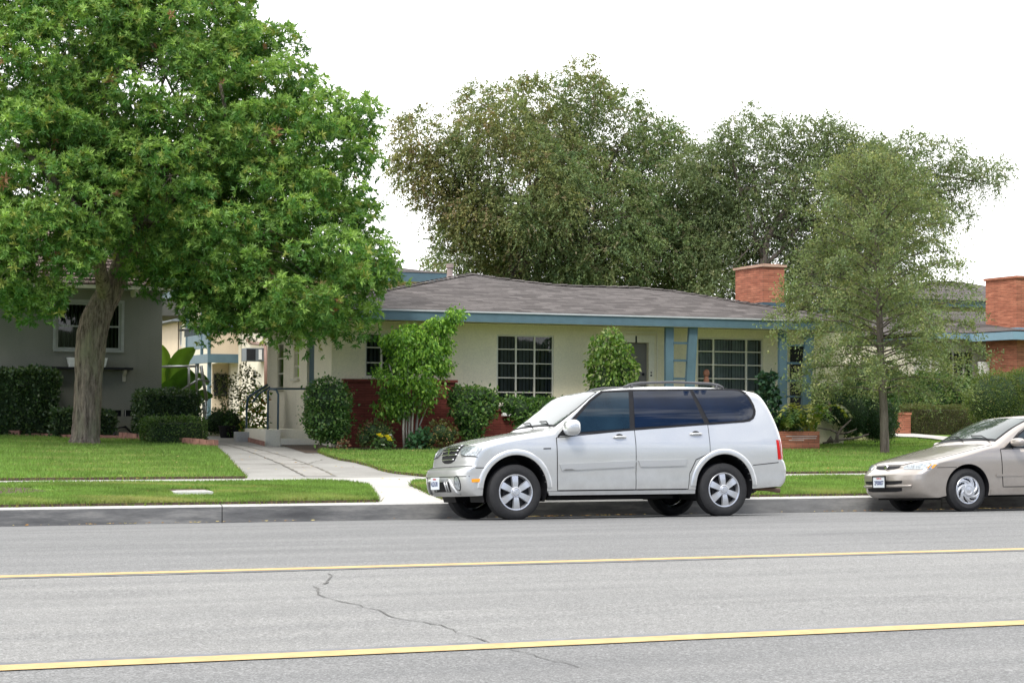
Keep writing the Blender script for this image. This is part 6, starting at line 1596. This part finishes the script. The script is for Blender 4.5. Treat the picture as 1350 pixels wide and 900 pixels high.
# ---- young street tree on the right lawn
rng = np.random.default_rng(36); yb = gnd(1166.5, 600)
t4 = thing('young_lawn_tree', 'slender young olive green tree with airy layered branches on the right lawn', 'tree', tuple(yb))
q = lambda x, y, d=0: at_y(x, y, yb.y + d)
tr = MB()
l = [(1166.5, 603, 14), (1166.5, 596, 12.5), (1166, 575, 11.5), (1165, 540, 10.5), (1163, 510, 10), (1161, 470, 9.5), (1160, 430, 8.5), (1158, 380, 7.5), (1156, 330, 6), (1154, 280, 4.5), (1153, 235, 2.5), (1152, 205, 1)]
pts = [q(x, y) for x, y, w_ in l]; P_, R_ = fine(pts, [w_ / 2 * scl(p) for (x, y, w_), p in zip(l, pts)], 3); tr.tube(P_, R_, 14, jit=.06)
Ps0, Ds0 = [], []
nb = 100
for i in range(nb):
    f = (i + .5) / nb; y = 520 - 300 * f; x0 = 1163 - 10 * f
    prof = np.interp(y, [205, 240, 300, 360, 420, 460, 500, 525], [14, 46, 90, 116, 140, 146, 122, 64])
    ang = i * 2.399 + rng.uniform(-.4, .4); Lp = prof * rng.uniform(.72, 1.08) * scl(q(x0, y))
    s_ = np.array(tuple(q(x0, y))); d = np.array([math.cos(ang), math.sin(ang), 0])
    rise = np.interp(f, [0, .3, .7, 1], [.10, .25, .55, .9]) * Lp
    sag = np.interp(f, [0, .5, 1], [-.30, -.10, 0]) * Lp
    ctl = [s_, s_ + d * Lp * .35 + [0, 0, rise * .55], s_ + d * Lp * .7 + [0, 0, rise * .9 + sag * .3], s_ + d * Lp + [0, 0, rise + sag]]
    tr.tube(ctl, [.022 * (1 - .5 * f), .015, .009, .003], 5, cap=False)
    ctl = np.array(ctl)
    ns = int(46 * (Lp / 2.0) + 6)
    for k in range(ns):
        t = rng.uniform(.1, 1.0) ** .75; a = min(2, int(t * 3)); c = ctl[a] + (ctl[a + 1] - ctl[a]) * (t * 3 - a)
        Ps0.append(c); Ds0.append(unit(d * .6 + rng.normal(0, .75, 3) + np.array([0, 0, .1])))
        if k % 4 == 0: tr.tube([c, c + Ds0[-1] * .3], [.005, .002], 4, cap=False)
tr.build('trunk', M['bark'], t4, smooth=True)
Pc, D0 = np.array(Ps0), np.array(Ds0); N = len(Pc); S_ = rng.uniform(.18, .5, N)
c0 = pick([(.20, .25, .105), (.235, .27, .11), (.17, .23, .11), (.30, .31, .13)], N, rng, [.35, .3, .25, .1])
Ps, Ds, Ls, Ws, Cs = [], [], [], [], []
for k in range(18):
    t = (k + .5) / 18; p = Pc + D0 * (S_ * t)[:, None] - np.array([0, 0, 1]) * (.25 * S_ * t * t)[:, None] + rng.normal(0, .035, (N, 3))
    D = unit(D0 * .5 + rng.normal(0, .6, (N, 3))); l = .058 * rng.uniform(.6, 1.3, N); Ps.append(p); Ds.append(D); Ls.append(l); Ws.append(l * .24); Cs.append(c0 * rng.uniform(.8, 1.2, (N, 1)))
foliage('crown', *[np.concatenate(x) for x in (Ps, Ds, Ls, Ws, Cs)], M['leaf_dull'], t4, rng); print('young', N * 20)

# ------------------------------------------------------------------ shrubs and hedges
def shrub(name, label, cat, lobes, base, rng, cols, per=260, ll=.07, lw=.3, mat='leaf', droop=.1, core=(.02, .04, .012), wts=None, r0=.86, bump_=.07, box=None, stems=True, jit=.2, up=.25, coresc=.80, group=None, rand=.6, corn=.12, stemcol='bark'):
    """lobes: list of ellipsoids, or box=(x0,y0,z0,x1,y1,z1,rounding) for a clipped hedge"""
    o = thing(name, label, cat, base, group)
    if box is not None:
        x0, y0, z0, x1, y1, z1, rd = box; c = np.array([(x0 + x1) / 2, (y0 + y1) / 2, (z0 + z1) / 2]); hd = np.array([x1 - x0, y1 - y0, z1 - z0]) / 2
        A = 8 * (hd[0] * hd[1] + hd[0] * hd[2] + hd[1] * hd[2]); N = int(A * per)
        f = rng.choice(3, N, p=np.array([hd[1] * hd[2], hd[0] * hd[2], hd[0] * hd[1]]) / (hd[1] * hd[2] + hd[0] * hd[2] + hd[0] * hd[1])); sg = rng.choice([-1, 1], N)
        q_ = rng.uniform(-1, 1, (N, 3)); q_[np.arange(N), f] = sg
        inner = np.maximum(hd - rd, .02); cp_ = np.clip(q_ * hd, -inner, inner); d = q_ * hd - cp_; ln = np.linalg.norm(d, axis=1, keepdims=True); n_ = np.where(ln > 1e-6, d / (ln + 1e-9), 0); 
        P0 = c + cp_ + n_ * rd; w_ = 1 + 0
        ripple = .035 * (np.sin(P0[:, 0] * 6.1 + 1) * np.sin(P0[:, 2] * 7.3) + np.sin(P0[:, 0] * 2.7 + P0[:, 1] * 3.1)) + rng.uniform(-corn, .03, N) * .6
        P0 = P0 + n_ * ripple[:, None]; Nn = n_
        keep = P0[:, 2] > z0 + .02 * 0; P0, Nn = P0[keep], Nn[keep]
        cb_ = MB(); s_ = .10
        K = 7; vs, fs = [], []
        cb_.box((x0 + s_, y0 + s_, z0), (x1 - s_, y1 - s_, z1 - s_))
        co = cb_.build('dark_core', plain(name + '_inner', core, .95, var=.5, nscale=25), o, bevel=rd * .5 if rd > .05 else 0)  # solid dark core, its colour standing for shade deep in the hedge
    else:
        P0, Nn = shell(lobes, per, rng, r0, 1.05, bump_, keep_in=.2)
        cb_ = MB()
        for l in lobes: cb_.sphere(l[:3], tuple(l[3:] * coresc), 10)
        if coresc > .45: co = cb_.build('dark_core', plain(name + '_inner', core, .95, var=.5, nscale=25), o, smooth=True)  # solid dark cores behind the leaves, inner shade put into their colour
    P0 = P0 + Nn * ((rng.uniform(size=len(P0)) < (.07 if box is None else .03)) * rng.uniform(.02, .16 if box is None else .08, len(P0)))[:, None]
    gz_ = np.interp(P0[:, 1], [p[0] for p in LANDP], [p[1] for p in LANDP]); k_ = P0[:, 2] > gz_ + .01; P0, Nn = P0[k_], Nn[k_]
    N = len(P0); D = unit(Nn * .7 + np.array([0, 0, up]) - np.array([0, 0, droop * 2]) + rng.normal(0, rand, (N, 3))); L = ll * rng.uniform(.6, 1.35, N)
    C = pick(cols, N, rng, wts, jit)
    foliage('leaves', P0 - D * L[:, None] * .3, D, L, L * lw, C, M[mat], o, rng)
    return o
def gbox(px0, px1, pyb, pyt, dep, rd, Yf=None):
    """hedge box whose front face stands on the ground at the given picture corners"""
    p = gnd((px0 + px1) / 2, pyb); Y = Yf or p.y
    return (at_y(px0, pyb, Y).x, Y, elev(Y) - .03, at_y(px1, pyb, Y).x, Y + dep, at_y((px0 + px1) / 2, pyt, Y).z, rd)
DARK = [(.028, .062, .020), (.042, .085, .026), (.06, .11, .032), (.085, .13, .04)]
MID = [(.05, .115, .026), (.085, .175, .038), (.14, .24, .055), (.24, .32, .10)]
rng = np.random.default_rng(50)
def bb(b): return ((b[0] + b[3]) / 2, (b[1] + b[4]) / 2, b[2])
b = gbox(-60, 78, 576, 485, 1.0, .14, 41.0); b = (b[0], 40.9, b[2], b[3], 42.0, at_y(40, 486, 40.9).z, .14)
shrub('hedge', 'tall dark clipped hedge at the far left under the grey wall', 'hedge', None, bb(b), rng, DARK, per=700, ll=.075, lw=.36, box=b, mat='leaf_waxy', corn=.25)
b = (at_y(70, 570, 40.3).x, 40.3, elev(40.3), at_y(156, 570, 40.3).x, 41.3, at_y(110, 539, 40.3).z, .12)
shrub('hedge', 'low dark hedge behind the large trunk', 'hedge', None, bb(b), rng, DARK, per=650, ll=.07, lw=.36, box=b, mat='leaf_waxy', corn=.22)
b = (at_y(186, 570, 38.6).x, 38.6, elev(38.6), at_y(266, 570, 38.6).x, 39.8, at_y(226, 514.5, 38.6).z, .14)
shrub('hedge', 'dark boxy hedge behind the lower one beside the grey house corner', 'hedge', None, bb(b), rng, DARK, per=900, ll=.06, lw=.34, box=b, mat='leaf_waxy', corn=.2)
b = (at_y(198, 580, 36.7).x, 36.75, elev(36.7), at_y(275.5, 580, 36.7).x, 37.9, at_y(236, 551, 36.7).z, .16)
shrub('hedge', 'low trimmed green hedge on the brick edging beside the walkway', 'hedge', None, bb(b), rng, [(.045, .09, .022), (.065, .125, .03), (.09, .16, .04), (.13, .19, .055)], per=1300, ll=.045, lw=.34, box=b, corn=.1)
# rounded bush at the bungalow corner
Y = 35.1
def LB(*a): return [lob(*x, Y) for x in a]
Bz = lambda px, Yy: (pxX(px, Yy), Yy, elev(Yy))
shrub('rounded_bush', 'large rounded glossy bush at the left corner of the bungalow', 'bush', LB((432, 530, 31, 0), (430, 550, 30, 0), (438, 560, 24, 0), (421, 562, 18, 0)), Bz(434, Y), rng, MID, per=620, ll=.07, lw=.32, mat='leaf_waxy', wts=[.35, .35, .2, .1], bump_=.06)
# broken hedges under the window
shrub('window_hedge', 'flat topped hedge between the small ficus and the barred window', 'hedge', LB((603, 524, 14, 0), (616, 524, 15, -.1), (632, 524, 15, 0), (647, 527, 13, 0), (612, 540, 18, -.1), (636, 540, 18, 0), (622, 556, 20, 0), (620, 570, 14, 0)), Bz(624, Y), rng, MID, per=620, ll=.07, lw=.32, wts=[.3, .35, .25, .1], bump_=.12)
shrub('window_hedge', 'dense hedge under the right half of the barred window, above the SUV bonnet', 'hedge', LB((686, 540, 17, 0), (700, 538, 14, 0), (712, 540, 17, 0), (672, 533, 11, 0), (724, 537, 13, 0), (700, 552, 22, 0)), Bz(700, Y), rng, MID, per=620, ll=.07, lw=.32, wts=[.3, .35, .25, .1], bump_=.12)
# small ficus
fb_ = gnd(540, 590); Yf = 34.9
fi = thing('small_ficus', 'bright green small ficus with several pale thin trunks against the dark brick wall', 'tree', Bz(541, Yf))
tr = MB(); q = lambda x, y, d=0: at_y(x, y, Yf + d)
for k, l in enumerate(([(535, 593, 6), (534, 565, 5.5), (535, 545, 5), (530, 520, 4), (520, 480, 2.5)], [(540, 593, 6), (540, 560, 5.5), (540, 535, 5), (538, 500, 4), (540, 450, 2)], [(546, 593, 6), (547, 560, 5.5), (549, 540, 5), (558, 510, 4), (572, 470, 2)], [(543, 593, 5), (543, 555, 4.5), (545, 520, 4), (550, 480, 3)], [(537, 593, 5), (537, 550, 4), (527, 532, 3), (515, 510, 2)], [(549, 590, 4), (550, 560, 3.5), (556, 540, 3), (566, 520, 2)])):
    pts = [q(541 + (x - 541) * 1.35, y, .06 * (k % 3 - 1)) for x, y, w_ in l]; tr.tube(pts, [w_ / 3.4 * scl(p) for (x, y, w_), p in zip(l, pts)], 8, jit=.06)
tr.tube([q(560, 440, -.1), q(575, 430, -.2), q(590, 418, -.3), q(604, 414, -.3)], [.02, .012, .008, .003], 5); tr.tube([q(570, 470, -.1), q(582, 455, -.1), q(596, 440, -.1)], [.015, .01, .003], 5)
tr.build('trunk', M['bark_pale'], fi, smooth=True)
LF = [lob(*a, Yf) for a in [(538, 452, 26, -.1), (520, 468, 24, -.1), (560, 460, 26, -.1), (545, 485, 34, -.1), (520, 498, 27, -.1), (565, 495, 24, -.1), (540, 515, 30, -.1), (515, 525, 16, -.1), (562, 520, 18, -.1), (575, 475, 14, 0), (552, 437, 13, 0), (524, 442, 14, 0), (582, 490, 10, 0), (580, 452, 10, 0), (590, 430, 6, -.2), (600, 416, 4, -.3), (576, 428, 5, -.2), (530, 535, 12, 0)]]
fr2 = np.random.default_rng(61)
LF = sublobes(LF, fr2, 50, .13, .26, .8, .5)
Pc, Nc = shell(LF, 380, fr2, .4, 1.12, .16, keep_in=.5); N = len(Pc)
D = unit(Nc * .5 + fr2.normal(0, .4, (N, 3)) - np.array([0, 0, .9])); L = .085 * fr2.uniform(.6, 1.25, N)
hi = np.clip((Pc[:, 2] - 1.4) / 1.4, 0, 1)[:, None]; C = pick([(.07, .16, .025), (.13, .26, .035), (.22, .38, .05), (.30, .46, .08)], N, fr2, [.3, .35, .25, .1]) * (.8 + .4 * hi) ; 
foliage('crown', Pc, D, L, L * .26, C, M['leaf'], fi, fr2, fold=.15)
# ficus shrub by the door
Yd = 34.95
LD = [lob(*a, Yd) for a in [(806, 445, 14, 0), (800, 460, 22, 0), (812, 470, 24, 0), (798, 482, 24, 0), (815, 490, 24, 0), (803, 505, 28, 0), (806, 530, 28, 0), (806, 560, 24, 0), (782, 480, 8, 0), (834, 484, 9, 0)]]
o = thing('door_ficus', 'tall leafy light green shrub beside the front door, rising behind the SUV windscreen', 'shrub', Bz(806, Yd))
MB().tube([q(806, 594), q(806, 540), q(805, 470)], [.05, .04, .015], 8).build('trunk', M['bark_pale'], o)
Pc, Nc = shell(LD, 420, fr2, .62, 1.08, .14, keep_in=.3); N = len(Pc); D = unit(Nc * .5 + fr2.normal(0, .4, (N, 3)) - np.array([0, 0, .8])); L = .095 * fr2.uniform(.6, 1.25, N)
foliage('crown', Pc, D, L, L * .28, pick([(.07, .15, .02), (.13, .23, .035), (.24, .33, .08), (.36, .40, .18)], N, fr2, [.35, .35, .22, .08]), M['leaf'], o, fr2)
MB().sphere(LD[4][:3], tuple(LD[4][3:] * .7), 8).sphere(LD[5][:3], tuple(LD[5][3:] * .75), 8).sphere(LD[6][:3], tuple(LD[6][3:] * .75), 8).build('dark_core', plain('ficus_inner', (.02, .04, .012), .95), o, smooth=True)  # dark solid blobs standing for the shade inside the crown
# low planting along the brick
Y = 34.8
shrub('low_shrub', 'loose low shrub with reddish new leaves near the corner bush', 'shrub', LB((490, 570, 18, .1), (504, 568, 15, .1), (480, 578, 12, 0), (508, 580, 12, 0)), Bz(495, Y), rng, [(.06, .10, .025), (.10, .15, .04), (.16, .18, .06), (.24, .14, .07)], per=420, ll=.06, lw=.3, wts=[.4, .35, .15, .1], r0=.6, coresc=.6)
shrub('low_shrub', 'olive low shrub left of the SUV bonnet at the foot of the brick', 'shrub', LB((580, 570, 18, 0), (590, 576, 14, 0), (568, 578, 14, 0), (597, 570, 8, 0)), Bz(580, Y), rng, [(.09, .11, .03), (.13, .15, .045), (.19, .19, .06), (.25, .13, .07)], per=480, ll=.055, lw=.3, wts=[.35, .35, .2, .1], r0=.6, coresc=.6)
shrub('leafy_plant', 'bluish green plant at the foot of the ficus trunks', 'plant', LB((545, 582, 10, -.1), (556, 575, 11, 0), (560, 584, 9, 0)), Bz(552, Y), rng, [(.04, .11, .045), (.06, .15, .06)], per=420, ll=.09, lw=.42, r0=.5, coresc=.5)
rs = shrub('rose_bush', 'small rose bush with yellow and white blooms', 'rose bush', LB((504, 582, 11, -.15), (497, 586, 8, -.15), (513, 585, 9, -.15)), Bz(504, Y - .15), rng, [(.06, .13, .03), (.10, .19, .05), (.16, .26, .09)], per=420, ll=.06, lw=.34, r0=.55, coresc=.5)
def flowers(parent, pts, r_, mat, name='flower'):
    for x, y, Yy in pts:
        p = at_y(x, y, Yy); m = MB(); rr = random.Random(int(x * 7))
        for k in range(9):
            a = k * .7; e = .3 + .1 * k
            d = Vector((math.cos(a), math.sin(a), e)).normalized() * r_; s_ = Vector((-math.sin(a), math.cos(a), 0)) * r_ * .5
            m.add([p, p + d * .6 + s_, p + d, p + d * .6 - s_], [(0, 1, 2, 3)])
        m.build(name, mat, parent)
M['yellow_petal'] = plain('yellow_petal', (.80, .68, .05), .6); M['white_petal'] = plain('white_petal', (.8, .8, .74), .6); M['red_petal'] = plain('red_petal', (.45, .14, .09), .7)
flowers(rs, [(499.5, 574, 34.35), (502, 576, 34.3), (512, 578, 34.3), (513.5, 581, 34.3), (510, 576, 34.4)], .075, M['yellow_petal']); flowers(rs, [(514, 574, 34.5), (505, 587, 34.3)], .05, M['white_petal'])
shrub('red_plant', 'small reddish plant on the bare soil beside the corner bush', 'plant', LB((449, 587, 6, -.2), (455, 586, 6, -.2)), Bz(452, Y), rng, [(.35, .15, .09), (.26, .14, .07), (.10, .12, .04)], per=500, ll=.06, lw=.3, r0=.4, coresc=.4, wts=[.4, .3, .3])
# dark shrub beside the right window
Y = 35.0
shrub('glossy_shrub', 'dark glossy climbing shrub between the right window and the ladder posts', 'shrub', LB((1012, 505, 10, 0), (1014, 520, 13, 0), (1010, 538, 14, 0), (1014, 555, 14, 0), (1006, 496, 7, 0), (1019, 497, 6, 0), (1021, 530, 8, 0)), Bz(1012, Y), rng, [(.018, .05, .03), (.03, .075, .04), (.05, .11, .05)], per=420, ll=.10, lw=.4, mat='leaf_waxy', r0=.6, coresc=.6)
# twisted juniper
Y = 35.6
jt_ = shrub('juniper', 'spreading dark juniper with twisted bare limbs underneath, right of the brick planter', 'shrub', LB((1100, 535, 22, .3), (1125, 545, 26, 0), (1150, 550, 27, 0), (1160, 560, 22, -.1), (1120, 525, 20, .4), (1085, 520, 16, .5), (1145, 530, 22, .2), (1168, 540, 14, .1)), Bz(1130, Y), rng, [(.022, .06, .025), (.04, .085, .035), (.06, .115, .04), (.10, .085, .045)], per=1300, ll=.045, lw=.22, wts=[.35, .35, .25, .05], r0=.75, bump_=.14, coresc=.8)
jb = MB(); q = lambda x, y, d=0: at_y(x, y, 34.9 + d)
for l in ([(1103, 583, 9), (1104, 572, 6), (1110, 564, 4), (1122, 553, 2)], [(1103, 570, 5), (1094, 566, 3.5), (1078, 564, 2)], [(1092, 582, 8), (1095, 577, 8), (1098, 583, 6)], [(1085, 584, 4), (1110, 579, 5), (1130, 577, 4), (1145, 572, 3)], [(1104, 572, 4), (1118, 570, 3), (1130, 565, 2)], [(1090, 550, 5), (1095, 540, 6), (1092, 525, 4)]):
    pts = [q(x, y) for x, y, w_ in l]; jb.tube(pts, [w_ / 3 * scl(p) for (x, y, w_), p in zip(l, pts)], 8, jit=.1)
jb.build('trunk', M['bark'], jt_, smooth=True)
# columnar clipped shrub by the young tree
b = None
shrub('clipped_bush', 'tall rounded clipped bush directly behind the young tree trunk', 'bush', [lob(*a, 39.5) for a in [(1160, 545, 24, 0), (1160, 560, 23, 0), (1168, 530, 16, .1)]], Bz(1160, 39.5), rng, [(.03, .075, .022), (.05, .105, .03), (.07, .14, .035)], per=1100, ll=.05, lw=.3, bump_=.04)
# clipped hedges to the right
b = (pxX(1202.5, 41.9), 41.9, elev(41.9) - .02, pxX(1290, 41.9), 43.0, at_y(1240, 535, 41.9).z, .08)
shrub('hedge', 'low square brownish clipped hedge right of the brick pillar', 'hedge', None, bb(b), rng, [(.075, .085, .028), (.10, .11, .034), (.13, .12, .045), (.10, .15, .035)], per=1800, ll=.04, lw=.28, box=b, corn=.1, core=(.05, .045, .02), up=.1)
shrub('large_hedge', 'broad rounded yellow green hedge behind the beige sedan', 'hedge', [lob(*a, 38.6) for a in [(1312, 528, 38, 0), (1350, 526, 40, 0), (1390, 526, 42, 0), (1330, 545, 40, 0), (1370, 545, 40, 0)]], Bz(1340, 38.6), rng, [(.07, .115, .025), (.11, .155, .035), (.14, .18, .045), (.17, .17, .05)], per=1300, ll=.045, lw=.28, bump_=.03, wts=[.3, .4, .2, .1], coresc=.88)
shrub('rear_hedge', 'loose dark green hedge between the young tree and the neighbour house', 'hedge', [lob(*a, 44.3) for a in [(1190, 530, 30, 0), (1225, 525, 32, 0), (1260, 522, 28, 0), (1180, 555, 30, 0), (1285, 520, 24, 0), (1215, 505, 16, 0), (1245, 500, 14, 0)]], Bz(1230, 44.3), rng, [(.05, .11, .025), (.08, .16, .035), (.13, .22, .05), (.15, .17, .06)], per=600, ll=.08, lw=.3, bump_=.1)
shrub('side_shrubbery', 'dark shrubs in shadow at the end of the porch', 'shrub', [lob(*a, 37.6) for a in [(1095, 520, 26, 0), (1125, 505, 26, 0), (1110, 550, 30, 0), (1160, 500, 26, .5)]], Bz(1110, 37.6), rng, DARK, per=420, ll=.08, lw=.3)
# ferns in the planter: arching fronds
def fronds(parent, c, n, L0, rng, cols, name='frond', up=1.5, w_=.045, spread=1.0):
    V, C = [], []
    for i in range(n):
        a = rng.uniform(0, 6.28); L = L0 * rng.uniform(.6, 1.2); d = np.array([math.cos(a), math.sin(a), 0]) * spread; col = pick(cols, 1, rng)[0]
        s_ = np.array([-math.sin(a), math.cos(a), 0]); c_ = np.array(c) + rng.normal(0, .08, 3) * [1, 1, 0]
        pts = [c_ + d * L * (t * .75) + np.array([0, 0, L * (up * t - .85 * up * t * t)]) for t in np.linspace(0, 1, 12)]
        for j in range(11):
            for sg in (-1, 1):
                b0 = pts[j]; ww = w_ * 2.2 * math.sin(math.pi * (j + 1.5) / 13.5)
                b1 = b0 + s_ * sg * ww + (pts[j + 1] - b0) * .9; V += [b0, b0 + s_ * sg * ww * .5 + (pts[j + 1] - b0) * .1, b1, pts[j] + (pts[j + 1] - b0) * .45]; C += [col] * 4
    return np_mesh(name, np.array(V), np.arange(len(V)).reshape(-1, 4), M['leaf'], parent, np.array(C))
fg = np.random.default_rng(70)
for (x, y, n, L0, lb) in ((1045, 568, 22, .75, 'arching fern in the left half of the brick planter'), (1068, 567, 24, .95, 'yellow green arching fern spilling over the right end of the brick planter'), (1030, 566, 16, .5, 'low dark fern at the left end of the brick planter')):
    p = at_y(x, y, 34.9); o = thing('fern', lb, 'fern', (p.x, 34.9, zp1 - .04)); fronds(o, (p.x, 34.9, zp1 - .05), n + 8, L0 * 1.35, fg, [(.10, .18, .03), (.18, .24, .045), (.26, .27, .06)] if y < 568 or x > 1060 else [(.05, .11, .03), (.09, .16, .04)])
# banana plant
bn = thing('banana_plant', 'banana plant with broad bright leaves behind the pale stair rail', 'plant', (at_y(232, 560, 46).x, 46, elev(46)))
def bleaf(path, wd, name='leaf', col=(.16, .30, .045)):
    V = []; n = len(path) - 1; P_ = [np.array(tuple(at_y(x, y, 46 + d))) for x, y, d in path]
    K = 16; pts = []
    for i in range(K + 1):
        t = i / K * n; a = min(n - 1, int(t)); f = t - a; pts.append(P_[a] * (1 - f) + P_[a + 1] * f)
    vs, fs, cs = [], [], []
    for i, p in enumerate(pts):
        d = pts[min(i + 1, K)] - pts[max(i - 1, 0)]; d /= np.linalg.norm(d); s_ = np.cross(d, [0.25, 1, .15]); s_ /= np.linalg.norm(s_); ww = wd * math.sin(math.pi * (i / K * .93 + .05)) ** .7
        for k, (o_, dz) in enumerate(((-1, .06), (-.5, .03), (0, 0), (.5, .03), (1, .06))): vs.append(p + s_ * ww * o_ - np.array([0, dz * 2, 0])); cs.append(np.array(col) * (1.35 if k == 2 else rng.uniform(.9, 1.1)))
    for i in range(K):
        for k in range(4): a = i * 5 + k; fs.append((a, a + 1, a + 6, a + 5))
    np_mesh(name, np.array(vs), np.array(fs), M['leaf'], bn, np.array(cs))
bleaf([(226, 520, 0), (228, 490, 0), (240, 470, -.1), (256, 459, -.3)], .24)
bleaf([(217, 520, 0), (214, 490, .1), (214, 470, .2), (212, 455, .3)], .20, col=(.20, .34, .04))
bleaf([(235, 530, 0), (248, 510, -.2), (262, 500, -.4), (275, 505, -.5)], .20, col=(.09, .20, .04))
bleaf([(222, 530, 0), (232, 505, -.3), (245, 495, -.5), (258, 498, -.7)], .22, col=(.10, .22, .04))
bleaf([(214, 540, 0), (222, 515, -.4), (226, 500, -.6)], .26, col=(.08, .19, .03))
bleaf([(240, 545, 0), (252, 530, -.2), (266, 520, -.5), (280, 522, -.8)], .16, col=(.08, .18, .03))
MB().tube([at_y(226, 580, 46), at_y(224, 540, 46), at_y(224, 505, 46)], [.14, .11, .05], 10).build('trunk', plain('banana_stem', (.16, .2, .07), .6), bn, smooth=True)
# planting left of the stoop
P2 = np.random.default_rng(77)
def at_lobes(Yy, *a): return [lob(*x, Yy) for x in a]
shrub('silvery_shrub', 'tall thin silvery leaved shrub behind the walkway', 'shrub', at_lobes(45, (300, 515, 16, 0), (318, 505, 18, 0), (292, 500, 10, 0), (330, 520, 15, 0), (305, 535, 16, 0), (322, 485, 8, 0), (332, 495, 10, 0)), (pxX(310, 45), 45, elev(45)), P2, [(.09, .14, .05), (.16, .20, .09), (.26, .28, .17), (.38, .36, .28)], per=260, ll=.085, lw=.26, wts=[.3, .35, .2, .15], r0=.3, coresc=.25, rand=.9)
shrub('rosemary_bush', 'dark green feathery bush at the bend of the walkway', 'bush', at_lobes(42.5, (288, 555, 17, 0), (302, 557, 18, 0), (280, 560, 12, 0), (312, 562, 12, 0)), (pxX(295, 42.5), 42.5, elev(42.5)), P2, [(.03, .08, .025), (.05, .11, .03), (.08, .15, .04)], per=700, ll=.08, lw=.14, r0=.6)
shrub('flowering_plant', 'mixed yellow and red leaved plants beside the cream stoop', 'plant', at_lobes(40.0, (335, 530, 14, 0), (345, 520, 12, 0), (340, 550, 14, 0), (328, 560, 12, 0), (344, 565, 12, 0), (322, 545, 8, 0)), (pxX(337, 40), 40, elev(40)), P2, [(.10, .20, .03), (.19, .28, .05), (.30, .32, .06), (.36, .16, .05), (.45, .36, .08)], per=330, ll=.10, lw=.28, wts=[.35, .3, .17, .08, .1], r0=.4, coresc=.4, rand=.8)
shrub('potted_plant', 'small dark potted plant on the edge of the walkway', 'plant', at_lobes(41, (303, 568, 7, 0), (300, 562, 6, 0)), (pxX(303, 41), 41, elev(41)), P2, [(.05, .12, .03), (.10, .18, .05)], per=300, ll=.09, lw=.3, r0=.4, coresc=.4)
for x, rr_, lb in ((299, .19, 'black round plant pot standing beside the walkway under the feathery bush'), (309, .13, 'smaller black pot against the concrete step')):
    p = gnd(x, 577); m = MB().lathe((p.x, p.y, p.z), (0, 0, 1), [(0, .001), (0, rr_ * .75), (rr_ * 1.3, rr_), (rr_ * 1.35, rr_ * 1.06), (rr_ * 1.45, rr_ * 1.06), (rr_ * 1.45, rr_ * .92), (rr_ * 1.2, rr_ * .9), (rr_ * 1.2, .001)], 20)
    tag(m.build('plant_pot', M['black'], None, smooth=True, sharp=40), lb, 'plant pot')
# bare twigs and a terracotta ornament at the right window
o = thing('terracotta_ornament', 'small rust coloured ornament on the sill of the right window', 'ornament', (hx(924), YW - .25, hz(924, 505)))
m = MB(); c = Vector((hx(924.5), YW - .25, hz(924, 505))); m.lathe(c, (0, 0, 1), [(0, .05), (.05, .07), (.12, .05), (.16, .03)], 12); m.sphere((c.x, c.y, c.z + .22), (.075, .06, .09), 8)
m.build('body', M['terracotta'], o, smooth=True)
# unseen tree line added across the street to reflect in glass and paint
tl = MB(); rr = random.Random(9); X_l = -140
pts_ = []
while X_l < 150:
    pts_.append((X_l, 5.5 + 3.5 * rr.random() * (1 if rr.random() > .3 else .4))); X_l += rr.uniform(2.5, 5)
for (xa, ha), (xb, hb_) in zip(pts_, pts_[1:]):
    tl.sphere(((xa + xb) / 2, -42 + rr.uniform(-3, 3), ha * .5), ((xb - xa) * .8, 3.0, ha * .55), 8)
tag(tl.build('reflection_treeline', plain('reflected_foliage', (.05, .075, .035), .95, var=.5, nscale=1.5), None, smooth=True), 'unseen line of trees added across the street for reflections', 'trees', kind='stuff')
0 and print('GN', [(p, round(gnd(*p).y, 2), round(gnd(*p).x, 2)) for p in ((1186,575.5),(1240,583),(1240,575),(1172,579),(1283,560),(1160,580),(1050,583),(1166,600),(434,592),(600,593),(1330,590))])
